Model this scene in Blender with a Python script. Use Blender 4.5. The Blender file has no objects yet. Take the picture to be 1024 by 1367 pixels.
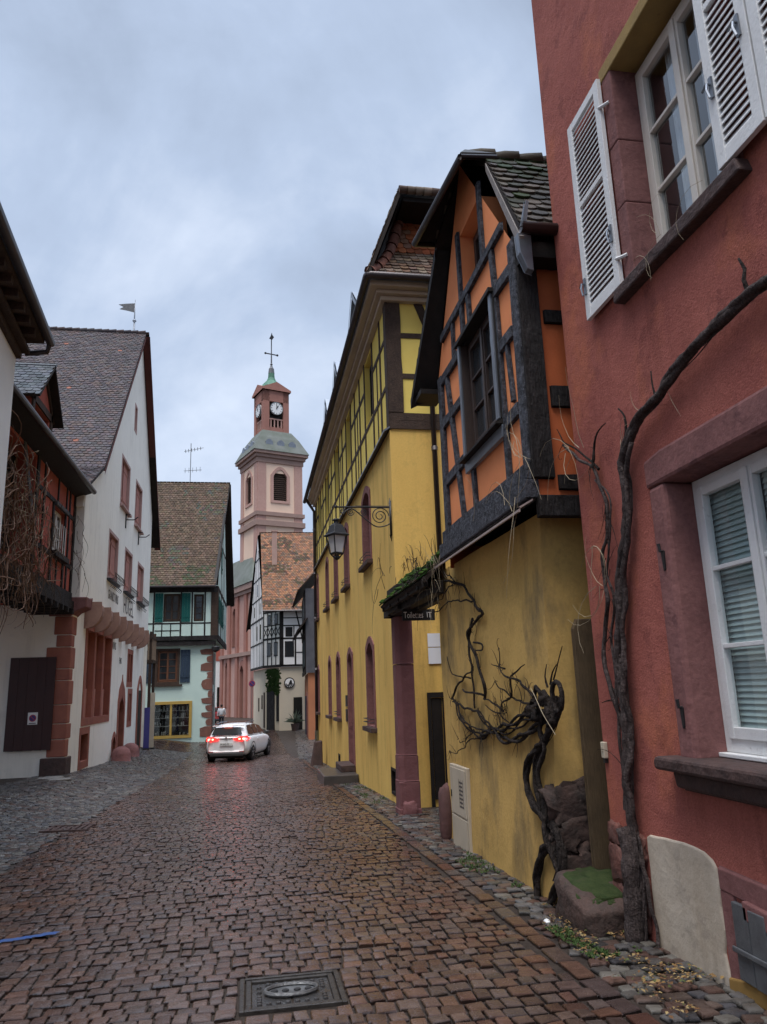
import bpy, math, random
import numpy as np
from mathutils import Vector, noise
R = random.Random(11)
SC = bpy.context.scene
COL = SC.collection

# ------------------------------------------------------------------ materials
MATS = {}
def pmat(name, c1, c2=None, scale=2.0, stretch=(1,1,1), rough=.85, bump=.25, bscale=60., bdist=.01,
         stain=None, stain_pos=.62, stain_stretch=(1,1,.25), stain_scale=1.6, attr=False, metal=0., rvar=0., spec=.5, bstretch=(1,1,1),
         bump2=0., b2scale=6., grain=.0, streak=0., patch=0.):
    m = bpy.data.materials.new(name); m.use_nodes = True
    nt = m.node_tree; N = nt.nodes; L = nt.links
    b = N['Principled BSDF']; b.inputs['Roughness'].default_value = rough; b.inputs['Metallic'].default_value = metal
    b.inputs['Specular IOR Level'].default_value = spec if (rough < .6 or spec != .5) else .18
    tc = N.new('ShaderNodeTexCoord')
    def mapped(st):
        mp = N.new('ShaderNodeMapping'); mp.inputs['Scale'].default_value = st
        L.new(tc.outputs['Object'], mp.inputs['Vector']); return mp.outputs['Vector']
    def nz(vec, sc, det=6, ro=.6):
        n = N.new('ShaderNodeTexNoise'); n.inputs['Scale'].default_value = sc; n.inputs['Detail'].default_value = det
        n.inputs['Roughness'].default_value = ro; L.new(vec, n.inputs['Vector']); return n.outputs['Fac']
    def ramp(fac, lo, hi):
        r = N.new('ShaderNodeMapRange'); r.inputs['From Min'].default_value = lo; r.inputs['From Max'].default_value = hi
        L.new(fac, r.inputs['Value']); return r.outputs['Result']
    def mix(fac, a, bb, blend='MIX'):
        x = N.new('ShaderNodeMix'); x.data_type = 'RGBA'; x.blend_type = blend
        if isinstance(fac, float): x.inputs[0].default_value = fac
        else: L.new(fac, x.inputs[0])
        for i, v in ((6, a), (7, bb)):
            if isinstance(v, tuple): x.inputs[i].default_value = (*v, 1)
            else: L.new(v, x.inputs[i])
        return x.outputs[2]
    c2 = c2 or tuple(x*.75 for x in c1)
    n1 = nz(mapped(stretch), scale)
    if attr:
        at = N.new('ShaderNodeAttribute'); at.attribute_name = 'Col'
        col = mix(ramp(n1, .3, .7), at.outputs['Color'], mix(1.0, at.outputs['Color'], c2, 'MULTIPLY'))
    else:
        col = mix(ramp(n1, .32, .68), c1, c2)
    if stain:
        ns = nz(mapped(stain_stretch), stain_scale, 8, .65)
        col = mix(ramp(ns, stain_pos, stain_pos+.16), col, stain)
    if streak:   # rain-washed runs
        ns = nz(mapped((5,5,.22)), 1.0, 7, .6); nm = nz(mapped((1,1,1)), .7, 3)
        mm = N.new('ShaderNodeMath'); mm.operation = 'MULTIPLY'; L.new(ramp(ns,.50,.72), mm.inputs[0]); L.new(ramp(nm,.42,.6), mm.inputs[1])
        col = mix(mm.outputs[0], col, mix(1.0, col, (1-streak,1-streak*1.02,1-streak*1.05), 'MULTIPLY'))
    if patch:    # blotches where the coat was mended or has worn
        npn = nz(mapped((1,1,1)), 2.3, 9, .72)
        col = mix(ramp(npn,.56,.60), col, mix(1.0, col, (1-patch,1-patch,1-patch*.9), 'MULTIPLY'))
    if grain:
        ng = nz(mapped(bstretch), bscale*.7, 4, .7)
        col = mix(ramp(ng, .35, .7), col, mix(1.0, col, (1-grain,)*3, 'MULTIPLY'))
    L.new(col, b.inputs['Base Color'])
    if rvar:
        nr = nz(mapped((1,1,1)), scale*2.3, 5)
        r = N.new('ShaderNodeMapRange'); r.inputs['From Min'].default_value = .3; r.inputs['From Max'].default_value = .7
        r.inputs['To Min'].default_value = max(.03, rough-rvar); r.inputs['To Max'].default_value = min(1, rough+rvar)
        L.new(nr, r.inputs['Value']); L.new(r.outputs['Result'], b.inputs['Roughness'])
    if bump:
        nb = nz(mapped(bstretch), bscale, 5, .65)
        bp = N.new('ShaderNodeBump'); bp.inputs['Strength'].default_value = bump; bp.inputs['Distance'].default_value = bdist
        L.new(nb, bp.inputs['Height']); last = bp.outputs['Normal']
        if bump2:
            nb2 = nz(mapped((1,1,1)), b2scale, 3)
            bq = N.new('ShaderNodeBump'); bq.inputs['Strength'].default_value = bump2; bq.inputs['Distance'].default_value = .05
            L.new(nb2, bq.inputs['Height']); L.new(last, bq.inputs['Normal']); last = bq.outputs['Normal']
        L.new(last, b.inputs['Normal'])
    MATS[name] = m
    return m
def emat(name, c, s):
    m = bpy.data.materials.new(name); m.use_nodes = True
    b = m.node_tree.nodes['Principled BSDF']; b.inputs['Base Color'].default_value = (*c,1)
    b.inputs['Emission Color'].default_value = (*c,1); b.inputs['Emission Strength'].default_value = s; b.inputs['Roughness'].default_value=.3
    MATS[name] = m; return m
def glassmat(name, tint=(.9,.95,.95), refl=.16):
    m = bpy.data.materials.new(name); m.use_nodes = True; nt = m.node_tree; N = nt.nodes; L = nt.links
    N.remove(N['Principled BSDF'])
    t = N.new('ShaderNodeBsdfTransparent'); t.inputs[0].default_value = (*tint,1)
    g = N.new('ShaderNodeBsdfGlossy'); g.inputs['Roughness'].default_value = .03
    lw = N.new('ShaderNodeLayerWeight'); lw.inputs[0].default_value = .5
    pw = N.new('ShaderNodeMath'); pw.operation = 'POWER'; pw.inputs[1].default_value = 4.; L.new(lw.outputs['Facing'], pw.inputs[0])
    ad = N.new('ShaderNodeMath'); ad.operation = 'MULTIPLY_ADD'; ad.inputs[1].default_value = .8; ad.inputs[2].default_value = refl*.5; ad.use_clamp = True
    L.new(pw.outputs[0], ad.inputs[0])
    nb = N.new('ShaderNodeTexNoise'); nb.inputs['Scale'].default_value = 3.0
    bp = N.new('ShaderNodeBump'); bp.inputs['Strength'].default_value=.06; bp.inputs['Distance'].default_value=.02
    L.new(nb.outputs['Fac'], bp.inputs['Height']); L.new(bp.outputs['Normal'], g.inputs['Normal'])
    mx = N.new('ShaderNodeMixShader'); L.new(ad.outputs[0], mx.inputs[0]); L.new(t.outputs[0], mx.inputs[1]); L.new(g.outputs[0], mx.inputs[2])
    L.new(mx.outputs[0], N['Material Output'].inputs['Surface'])
    MATS[name] = m; return m

M_RED   = pmat('red roughcast', (.46,.150,.115), (.36,.11,.088), 1.3, rough=.9, streak=.34, patch=.20, bump=.9, bscale=75, bdist=.012, bump2=.35, b2scale=7, stain=(.54,.175,.10), stain_pos=.53, stain_scale=1.3, stain_stretch=(1,1,.8), grain=.3)
M_ORANGE= pmat('orange plaster', (.86,.31,.13), (.76,.265,.11), 2.0, rough=.85, bump=.25, bscale=50, stain=(.52,.17,.075), stain_scale=2.5, stain_stretch=(1,1,.2))
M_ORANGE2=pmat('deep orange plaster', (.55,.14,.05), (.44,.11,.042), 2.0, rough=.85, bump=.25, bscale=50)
M_YELB  = pmat('weathered yellow plaster', (.66,.425,.135), (.53,.34,.115), 1.1, streak=.30, patch=.10, stretch=(1,1,.5), rough=.9, bump=.35, bscale=40, bump2=.2, b2scale=3, stain=(.25,.18,.085), stain_pos=.525, stain_scale=1.4, stain_stretch=(1.2,1.2,.5), grain=.12)
M_YEL   = pmat('yellow plaster', (.80,.535,.155), (.70,.44,.12), .9, streak=.28, patch=.08, stretch=(1,1,.4), rough=.9, bump=.3, bscale=40, stain=(.44,.285,.085), stain_pos=.55, stain_scale=1.2, stain_stretch=(1.5,1.5,.22), grain=.1)
M_YELT  = pmat('bright yellow infill', (.82,.64,.17), (.74,.55,.13), 1.2, rough=.9, bump=.25, bscale=40)
M_WHITE = pmat('cream plaster', (.87,.83,.745), (.80,.76,.68), .6, streak=.22, patch=.05, rough=.9, bump=.25, bscale=30, stain=(.62,.57,.48), stain_pos=.62, stain_scale=.8, stain_stretch=(1.5,1.5,.2))
M_WHITE2= pmat('whitewash', (.84,.83,.80), (.76,.75,.72), .8, rough=.9, bump=.2, bscale=30, stain=(.45,.43,.4), stain_pos=.64)
M_MINT  = pmat('mint plaster', (.56,.69,.625), (.49,.62,.565), .7, rough=.9, bump=.2, bscale=20, stain=(.50,.56,.49), stain_pos=.58)
M_STONE = pmat('purple sandstone', (.27,.125,.115), (.20,.09,.085), 3., rough=.85, patch=.28, bump=.5, bscale=35, bump2=.25, b2scale=5, stain=(.15,.075,.07), stain_pos=.6, stain_scale=4, stain_stretch=(1,1,1), grain=.25)
M_RSTONE= pmat('red sandstone', (.33,.125,.085), (.24,.09,.07), 2.2, rough=.85, bump=.4, bscale=25, stain=(.18,.08,.07), stain_pos=.6, stain_scale=3, stain_stretch=(1,1,1))
M_PINK  = pmat('pink church sandstone', (.54,.34,.28), (.47,.28,.235), .35, rough=.9, bump=.3, bscale=6, grain=.12)
M_PEACH = pmat('peach church plaster', (.82,.60,.46), (.74,.53,.40), .3, rough=.9, bump=.1, bscale=8)
M_DSTONE= pmat('dark wet sill stone', (.10,.062,.055), (.065,.045,.042), 6, rough=.7, bump=.6, bscale=30, bump2=.4, b2scale=9, grain=.3)
M_TIMB  = pmat('weathered black timber', (.018,.014,.013), (.048,.042,.042), 7, stretch=(1,1,.4), rough=.65, bump=1., bscale=30, bdist=.025, bstretch=(2.5,2.5,.35), grain=.6, bump2=.3, b2scale=14)
M_TIMBG = pmat('weathered grey timber', (.085,.085,.095), (.16,.16,.175), 9, rough=.75, bump=.9, bscale=34, bdist=.02, grain=.6)
M_TIMBB = pmat('brown timber', (.085,.055,.040), (.055,.036,.028), 6, rough=.75, bump=.8, bscale=40, bdist=.015, grain=.45)
M_DARKW = pmat('blackened wood', (.014,.012,.011), (.022,.018,.016), 6, rough=.6, bump=.4, bscale=30)
M_MAROON= pmat('maroon painted wood', (.045,.012,.010), (.035,.010,.009), 3, rough=.5, bump=.3, bscale=30, bstretch=(6,6,.6))
M_REDW  = pmat('faded red shutter paint', (.46,.22,.175), (.38,.175,.145), 3, rough=.75, bump=.3, bscale=20, bstretch=(5,5,.5))
M_GREENW= pmat('green shutter paint', (.012,.11,.095), (.010,.085,.075), 3, rough=.6, bump=.2, bscale=20)
M_BLUEW = pmat('slate blue shutter paint', (.035,.055,.085), (.028,.045,.07), 3, rough=.6, bump=.2, bscale=20)
M_WPAINT= pmat('chipped white paint', (.76,.76,.75), (.68,.68,.67), 5, rough=.55, bump=.35, bscale=50, stain=(.30,.285,.27), stain_pos=.635, stain_scale=16, stain_stretch=(1,1,.6))
M_CREAMW= pmat('cream window paint', (.66,.61,.54), (.58,.53,.47), 4, rough=.45, bump=.12, bscale=40)
M_OCHREW= pmat('ochre wood', (.36,.24,.085), (.28,.19,.075), 5, rough=.8, bump=.5, bscale=40, stain=(.1,.07,.05), stain_pos=.6, stain_scale=5)
M_CORN  = pmat('taupe cornice paint', (.46,.37,.275), (.39,.31,.23), 2, rough=.7, bump=.15, bscale=30)
M_BEIGE = pmat('cream repair render', (.54,.47,.38), (.44,.365,.28), 2.5, streak=.3, patch=.14, rough=.9, bump=.35, bscale=45, bump2=.2, stain=(.36,.28,.20), stain_pos=.56, stain_scale=3)
M_GUT   = pmat('brown zinc gutter', (.045,.036,.036), (.06,.05,.05), 4, rough=.4, bump=.05, bscale=20, metal=.4)
M_ZINC  = pmat('grey zinc', (.22,.24,.27), (.17,.185,.21), 5, rough=.4, bump=.1, bscale=20, metal=.6)
M_IRON  = pmat('black iron', (.018,.018,.02), (.03,.028,.028), 20, rough=.45, bump=.2, bscale=60, metal=.3)
M_RUST  = pmat('wet cast iron', (.075,.068,.062), (.045,.040,.036), 12, rough=.35, bump=.4, bscale=50, metal=.5, rvar=.15)
M_TILE  = pmat('clay roof tiles', (1,1,1), (.62,.60,.58), 9, rough=.75, bump=.5, bscale=45, attr=True)
M_COB   = pmat('wet cobbles', (1,1,1), (.62,.60,.60), 12, rough=.19, bump=.45, bscale=70, bdist=.004, attr=True, rvar=.12, bump2=.16, b2scale=22, spec=.62)
M_COBD  = pmat('damp fieldstones', (1,1,1), (.65,.63,.62), 14, rough=.36, bump=.55, bscale=60, bdist=.005, attr=True, rvar=.14, spec=.4)
M_SOIL  = pmat('wet joint grit', (.030,.022,.018), (.05,.038,.03), 15, rough=.6, bump=.8, bscale=120, rvar=.2)
M_BARK  = pmat('vine bark', (.022,.017,.015), (.075,.058,.050), 22, stretch=(1.6,1.6,.5), rough=.85, bump=1., bscale=40, bdist=.03, bstretch=(2.5,2.5,.5), grain=.65, bump2=.8, b2scale=22)
M_BARKG = pmat('grey vine bark', (.095,.070,.064), (.16,.125,.118), 10, rough=.9, bump=1., bscale=40, bdist=.03, bstretch=(3,3,.35), grain=.65, bump2=.8, b2scale=20)
M_TWIG  = pmat('dry twig', (.16,.115,.08), (.09,.06,.045), 12, rough=.8, bump=0)
M_TWIGD = pmat('brown dead tendrils', (.13,.072,.050), (.23,.14,.095), 5, rough=.85, bump=0)
M_STRAW = pmat('pale straw stem', (.42,.35,.24), (.33,.27,.18), 9, rough=.8, bump=0)
M_MOSS  = pmat('moss', (.045,.085,.018), (.085,.12,.03), 12, rough=.95, bump=1., bscale=70, bdist=.02, stain=(.03,.035,.02), stain_pos=.55, stain_scale=8, stain_stretch=(1,1,1))
M_ROCK  = pmat('dark rubble stone', (.060,.048,.042), (.105,.066,.055), 6, rough=.85, bump=.8, bscale=30, bump2=.5, b2scale=10, grain=.35)
M_BLIND = pmat('green grey blind', (.50,.60,.59), (.45,.55,.54), 3, rough=.5, bump=0)
M_CURT  = pmat('white curtain', (.72,.74,.76), (.6,.62,.65), 3, rough=.9, bump=.1, bscale=30)
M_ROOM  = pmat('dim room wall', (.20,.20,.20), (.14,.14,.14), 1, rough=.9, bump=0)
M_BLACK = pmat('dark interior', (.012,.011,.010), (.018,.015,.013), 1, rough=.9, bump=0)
M_GLASSD= pmat('dark window glass', (.018,.021,.024), (.03,.032,.034), .8, rough=.07, bump=.05, bscale=3)
M_GLASS = glassmat('clear glass')
M_GLASSR= glassmat('shiny glass', (.85,.9,.92), .34)
M_CARP  = pmat('pearl white car paint', (.80,.81,.82), (.78,.79,.80), 1, rough=.18, bump=0, spec=.6)
M_CARR  = pmat('red car paint', (.45,.03,.03), (.40,.025,.025), 1, rough=.2, bump=0)
M_RUBB  = pmat('black rubber', (.015,.015,.016), (.02,.02,.02), 9, rough=.6, bump=.1, bscale=50)
M_PLAST = pmat('dark grey plastic', (.03,.03,.032), (.04,.04,.04), 9, rough=.5, bump=.05, bscale=80)
M_ALLOY = pmat('alloy wheel', (.35,.36,.38), (.28,.29,.3), 9, rough=.3, bump=0, metal=.8)
M_PLATE = pmat('number plate', (.7,.7,.68), (.65,.65,.63), 9, rough=.4, bump=0)
M_INK   = pmat('black lettering', (.02,.02,.022), (.03,.03,.03), 9, rough=.6, bump=0)
M_INKB  = pmat('faded lettering', (.09,.075,.07), (.14,.12,.11), 9, rough=.8, bump=0)
M_SIGNW = pmat('white sign paint', (.78,.78,.77), (.72,.72,.71), 9, rough=.5, bump=0)
M_SIGNB = pmat('blue sign paint', (.05,.045,.20), (.04,.035,.17), 9, rough=.45, bump=0)
M_SIGNR = pmat('red sign paint', (.45,.05,.08), (.4,.04,.07), 9, rough=.45, bump=0)
M_PAPER = pmat('paper notice', (.72,.74,.78), (.66,.68,.72), 3, rough=.8, bump=0)
M_PAINTB= pmat('blue road paint', (.03,.09,.30), (.05,.09,.20), 22, rough=.4, bump=.4, bscale=40)
M_BOX   = pmat('beige cabinet plastic', (.50,.43,.33), (.43,.37,.285), 3, rough=.6, bump=.1, bscale=50, stain=(.28,.22,.16), stain_pos=.62, stain_scale=3)
M_LAMPG = pmat('frosted lantern glass', (.62,.60,.58), (.5,.48,.47), 5, rough=.35, bump=0)
M_SKIN  = pmat('skin', (.42,.26,.19), (.38,.23,.17), 5, rough=.6, bump=0)
M_JACK  = pmat('pale grey jacket', (.60,.61,.64), (.5,.51,.54), 5, rough=.8, bump=.2, bscale=30)
M_TROU  = pmat('dark trousers', (.02,.022,.03), (.03,.03,.038), 5, rough=.8, bump=.2, bscale=30)
M_HAIR  = pmat('dark hair', (.03,.022,.018), (.02,.015,.012), 9, rough=.7, bump=.3, bscale=60)
M_COPPER= pmat('green copper', (.09,.21,.14), (.075,.16,.115), 2, rough=.6, bump=.1, bscale=10)
M_SLATE = pmat('mossy slate', (.105,.12,.095), (.16,.17,.155), .8, rough=.6, bump=.4, bscale=6)
M_HILL  = pmat('winter woodland', (.075,.07,.045), (.055,.075,.035), .06, rough=1, bump=0)
M_LEAF  = pmat('dead leaves', (1,1,1), (.7,.66,.6), 20, rough=.8, bump=0, attr=True)
M_GRASS = pmat('dark green leaves', (.035,.075,.022), (.055,.10,.03), 8, rough=.7, bump=0)
M_RBRAKE= emat('lit brake light', (1.,.015,.012), 2.0)
M_RBRAKE2=emat('bright brake lamp', (1.,.20,.12), 5.)
M_RLENS = pmat('red lamp lens', (.35,.012,.012), (.3,.01,.01), 5, rough=.15, bump=0)
M_GOLD  = pmat('ochre shop frame paint', (.46,.31,.085), (.40,.26,.07), 3, rough=.6, bump=.1, bscale=30)
M_GREYM = pmat('grey grating metal', (.13,.135,.14), (.09,.09,.095), 8, rough=.55, bump=.3, bscale=40, metal=.3)
M_REDIN = pmat('red infill plaster', (.40,.105,.075), (.32,.085,.065), 1.6, rough=.9, bump=.3, bscale=40, stain=(.26,.08,.06), stain_pos=.58)

# ------------------------------------------------------------------ mesh helpers
class Fr:
    """a vertical wall frame: u runs along the wall, v is height, d is outward"""
    def __init__(s, o, u, n, oz=0.):
        s.o = o; s.u = u; s.n = n; s.oz = oz
    def p(s, u, v, d=0.):
        return (s.o[0]+s.u[0]*u+s.n[0]*d, s.o[1]+s.u[1]*u+s.n[1]*d, s.oz+v)
def FX(x, side):  # wall on plane X=x, u = Y; side -1 faces -X, +1 faces +X
    return Fr((x,0.), (0.,1.), (float(side),0.))
def FY(y):        # wall on plane Y=y facing the camera side, u = X
    return Fr((0.,y), (1.,0.), (0.,-1.))
def FA(p, q, out=None):  # oblique wall from p to q (plan points), outward to the right of travel unless flipped
    d = Vector((q[0]-p[0], q[1]-p[1])); l = d.length; d /= l
    n = (d.y, -d.x)
    if out is not None and (n[0]*(out[0]-p[0])+n[1]*(out[1]-p[1])) < 0: n = (-n[0], -n[1])
    return Fr(p, (d.x, d.y), n), l

def clip(poly, outline):
    A = sum(outline[i][0]*outline[(i+1)%len(outline)][1]-outline[(i+1)%len(outline)][0]*outline[i][1] for i in range(len(outline)))
    if A < 0: outline = outline[::-1]
    out = poly
    for i in range(len(outline)):
        a = outline[i]; b = outline[(i+1)%len(outline)]
        def side(p): return (b[0]-a[0])*(p[1]-a[1])-(b[1]-a[1])*(p[0]-a[0])
        inp = out; out = []
        for k in range(len(inp)):
            p = inp[k]; q = inp[(k+1)%len(inp)]; sp = side(p); sq = side(q)
            if sp >= -1e-9: out.append(p)
            if (sp > 1e-9 and sq < -1e-9) or (sp < -1e-9 and sq > 1e-9):
                t = sp/(sp-sq); out.append((p[0]+(q[0]-p[0])*t, p[1]+(q[1]-p[1])*t))
        if len(out) < 3: return []
    return out

class MB:
    def __init__(s): s.v = []; s.f = []; s.c = []
    def add(s, vs, fs, col=None):
        o = len(s.v); s.v.extend(vs)
        for f in fs: s.f.append(tuple(i+o for i in f)); s.c.append(col)
        return s
    def poly(s, *pts, col=None): return s.add([tuple(p) for p in pts], [tuple(range(len(pts)))], col)
    def box(s, x0,x1,y0,y1,z0,z1,col=None):
        v = [(x,y,z) for x in (x0,x1) for y in (y0,y1) for z in (z0,z1)]
        return s.add(v, [(0,1,3,2),(4,6,7,5),(0,4,5,1),(2,3,7,6),(0,2,6,4),(1,5,7,3)], col)
    def fbox(s, fr, u0,u1,v0,v1,d0,d1,col=None):
        v = [fr.p(u,w,d) for u in (u0,u1) for w in (v0,v1) for d in (d0,d1)]
        return s.add(v, [(0,1,3,2),(4,6,7,5),(0,4,5,1),(2,3,7,6),(0,2,6,4),(1,5,7,3)], col)
    def fprism(s, fr, poly, d0, d1, col=None):
        n = len(poly); v = [fr.p(u,w,d0) for u,w in poly]+[fr.p(u,w,d1) for u,w in poly]
        fs = [tuple(range(n)), tuple(range(n,2*n))]+[(i,(i+1)%n,n+(i+1)%n,n+i) for i in range(n)]
        return s.add(v, fs, col)
    def fbeam(s, fr, u0,v0,u1,v1,w,d0,d1,wob=.0,n=1,col=None):
        du, dv = u1-u0, v1-v0; l = math.hypot(du,dv); nu, nv = -dv/l, du/l
        n = max(n, int(l/.35)) if wob else 1
        A = []; B = []
        for i in range(n+1):
            t = i/n; a = w/2*(1+wob*R.uniform(-1,1)); b = w/2*(1+wob*R.uniform(-1,1))
            A.append((u0+du*t+nu*a, v0+dv*t+nv*a)); B.append((u0+du*t-nu*b, v0+dv*t-nv*b))
        return s.fprism(fr, A+B[::-1], d0, d1, col)
    def wall(s, fr, outlines, holes=(), reveal=.2, d=0., col=None, grow=.03):
        holes = [(h[0]-grow,h[1]+grow,h[2]-grow,h[3]+grow,*h[4:]) for h in holes]
        if not isinstance(outlines[0][0], (tuple, list)): outlines = [outlines]
        for ol in outlines:
            us = [p[0] for p in ol]; vs = [p[1] for p in ol]
            U = sorted({min(us), max(us), *[x for h in holes for x in h[:2] if min(us)<x<max(us)]})
            V = sorted({min(vs), max(vs), *[x for h in holes for x in h[2:4] if min(vs)<x<max(vs)]})
            for i in range(len(U)-1):
                for j in range(len(V)-1):
                    cu = (U[i]+U[i+1])/2; cv = (V[j]+V[j+1])/2
                    if any(h[0]<cu<h[1] and h[2]<cv<h[3] for h in holes): continue
                    pl = clip([(U[i],V[j]),(U[i+1],V[j]),(U[i+1],V[j+1]),(U[i],V[j+1])], ol)
                    if len(pl) > 2: s.poly(*[fr.p(a,b,d) for a,b in pl], col=col)
        if reveal:
            for h in holes:
                a,b,c,e = h[:4]; r = h[4] if len(h) > 4 else reveal
                q = [(a,c),(b,c),(b,e),(a,e)]
                for i in range(4):
                    p0 = q[i]; p1 = q[(i+1)%4]
                    s.poly(fr.p(*p0,d), fr.p(*p1,d), fr.p(*p1,d-r), fr.p(*p0,d-r), col=col)
        return s
    def ring(s, fr, outer, inner, d0, d1, col=None):
        n = len(outer); v = []
        for d in (d0,d1):
            v += [fr.p(*p,d) for p in outer]+[fr.p(*p,d) for p in inner]
        fs = []
        for i in range(n):
            j = (i+1)%n
            fs += [(i,j,n+j,n+i), (2*n+i,2*n+j,3*n+j,3*n+i), (i,j,2*n+j,2*n+i), (n+i,n+j,3*n+j,3*n+i)]
        return s.add(v, fs, col)
    def tube(s, pts, rads, seg=6, jit=0., cap=True, col=None):
        pts = [Vector(p) for p in pts]; n = len(pts)
        if not isinstance(rads,(list,tuple)): rads = [rads]*n
        rings = []; up = None
        for i in range(n):
            t = (pts[min(i+1,n-1)]-pts[max(i-1,0)])
            if t.length < 1e-9: t = Vector((0,0,1))
            t.normalize()
            if up is None: up = Vector((0,0,1)) if abs(t.z) < .9 else Vector((1,0,0))
            a = t.cross(up)
            if a.length < 1e-4: a = t.cross(Vector((1,.3,0)))
            a.normalize(); b = t.cross(a); up = -b if False else up
            up = a.cross(t)
            rings.append([tuple(pts[i]+(a*math.cos(2*math.pi*k/seg)+up*math.sin(2*math.pi*k/seg))*rads[i]*(1+R.uniform(-jit,jit))) for k in range(seg)])
        v = [p for r in rings for p in r]; f = []
        for i in range(n-1):
            for k in range(seg):
                k2 = (k+1)%seg; f.append((i*seg+k, i*seg+k2, (i+1)*seg+k2, (i+1)*seg+k))
        if cap: f.append(tuple(range(seg))); f.append(tuple((n-1)*seg+k for k in range(seg)))
        return s.add(v, f, col)
    def lathe(s, prof, c, seg=16, col=None, a0=0.):
        v = []; f = []; n = len(prof)
        for r,z in prof:
            for k in range(seg):
                a = a0+2*math.pi*k/seg; v.append((c[0]+r*math.cos(a), c[1]+r*math.sin(a), c[2]+z))
        for i in range(n-1):
            for k in range(seg):
                k2 = (k+1)%seg; f.append((i*seg+k,i*seg+k2,(i+1)*seg+k2,(i+1)*seg+k))
        f.append(tuple(range(seg))); f.append(tuple((n-1)*seg+k for k in range(seg)))
        return s.add(v, f, col)
    def blob(s, c, rad, seed=0, amp=.25, fr=2., nu=12, nv=8, sq=.55, col=None):
        v = []; f = []
        def sp(x): return math.copysign(abs(x)**sq, x)
        for j in range(nv+1):
            ph = -math.pi/2+math.pi*j/nv
            for i in range(nu):
                th = 2*math.pi*i/nu
                d = Vector((sp(math.cos(th))*sp(math.cos(ph)), sp(math.sin(th))*sp(math.cos(ph)), sp(math.sin(ph))))
                k = 1+amp*noise.noise(d*fr+Vector((seed*7.3,seed*3.1,seed)))
                v.append((c[0]+d.x*rad[0]*k, c[1]+d.y*rad[1]*k, c[2]+d.z*rad[2]*k))
        for j in range(nv):
            for i in range(nu):
                i2 = (i+1)%nu; f.append((j*nu+i,j*nu+i2,(j+1)*nu+i2,(j+1)*nu+i))
        return s.add(v, f, col)
    def tiles(s, P0, P1, P2, P3, tw, th, pal, jit=.18, lift=.022, moss=None, odd=.0, oddcol=(.42,.13,.06), under=(.03,.022,.018)):
        P0,P1,P2,P3 = map(Vector, (P0,P1,P2,P3))
        nrm = (P1-P0).cross(P3-P0).normalized()
        if nrm.z < 0: nrm = -nrm
        s.poly(P0-nrm*.01,P1-nrm*.01,P2-nrm*.01,P3-nrm*.01, col=under)
        s.poly(P0-nrm*.07,P1-nrm*.07,P2-nrm*.07,P3-nrm*.07, col=under)
        q = [P0,P1,P2,P3]
        for i in range(4): s.poly(q[i]-nrm*.01, q[(i+1)%4]-nrm*.01, q[(i+1)%4]-nrm*.07, q[i]-nrm*.07, col=under)
        rows = max(1, round(((P3+P2)/2-(P0+P1)/2).length/th))
        for i in range(rows):
            t0 = i/rows; a = P0.lerp(P3,t0); b = P1.lerp(P2,t0); w = (b-a).length
            if w < tw*.4: continue
            d = (b-a)/w; up = ((P3+P2)/2-(P0+P1)/2); up -= d*up.dot(d); up = up.normalized()*(up.length/rows)
            x = -tw*.5 if i%2 else 0.
            k = 0
            while x < w-.01:
                x0 = max(x,0.); x1 = min(x+tw, w); x += tw; k += 1
                if x1-x0 < tw*.2: continue
                g = tw*.03
                l = lift*R.uniform(.75,1.3); sk = R.uniform(-.06,.06)
                base = R.choice(pal); j = 1+R.uniform(-jit,jit)
                c = tuple(min(1,ch*j*(1+R.uniform(-.05,.05))) for ch in base)
                if odd and R.random() < odd: c = oddcol
                if moss:
                    mp = a+d*x0
                    mv = noise.noise(mp*moss[1])+.35*noise.noise(mp*moss[1]*4)
                    if mv > moss[0]: c = tuple(cc*(.5+.3*R.random()) for cc in moss[2]) if R.random()<.75 else c
                bot = [(0,.12),(.18,-.05),(.5,-.13),(.82,-.05),(1,.12)]
                vs = [a+d*(x0+g)+up*1.3+nrm*.002, a+d*(x1-g)+up*1.3+nrm*.002]
                lo = [a+d*(x0+g+(x1-x0-2*g)*u)+up*(vv+sk)+nrm*l for u,vv in bot]
                lo2 = [p-nrm*.02 for p in lo]
                allv = [tuple(p) for p in vs+lo+lo2]
                fs = [(0,2,3,4,5,6,1)]+[(2+m,3+m,8+m,7+m) for m in range(4)]+[(0,2,7),(1,6,11)]
                s.add(allv, fs, c)
        return s
    def build(s, name, mat, parent=None, smooth=False, bevel=0.):
        me = bpy.data.meshes.new(name)
        off = Vector((0,0,0))
        if parent is not None: off = world_loc(parent)
        vs = s.v if off.length == 0 else [(p[0]-off.x,p[1]-off.y,p[2]-off.z) for p in s.v]
        me.from_pydata(vs, [], s.f)
        if any(c is not None for c in s.c):
            at = me.attributes.new('Col','FLOAT_COLOR','FACE')
            arr = np.ones((len(s.f),4), np.float32)
            for i,c in enumerate(s.c):
                if c is not None: arr[i,:3] = c
            at.data.foreach_set('color', arr.ravel())
        me.materials.append(mat)
        if smooth: me.polygons.foreach_set('use_smooth', [True]*len(me.polygons))
        me.update()
        o = bpy.data.objects.new(name, me); COL.objects.link(o)
        if parent is not None: o.parent = parent
        if bevel:
            b = o.modifiers.new('bevel','BEVEL'); b.width = bevel; b.segments = 2; b.limit_method = 'ANGLE'
        return o
def world_loc(o):
    v = Vector((0,0,0))
    while o is not None: v = v+Vector(o.location); o = o.parent
    return v
def thing(name, label, cat, loc=(0,0,0), group=None):
    o = bpy.data.objects.new(name, None); COL.objects.link(o); o.location = loc; o.empty_display_size = .3
    o['label'] = label; o['category'] = cat
    if group: o['group'] = group
    return o
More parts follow.
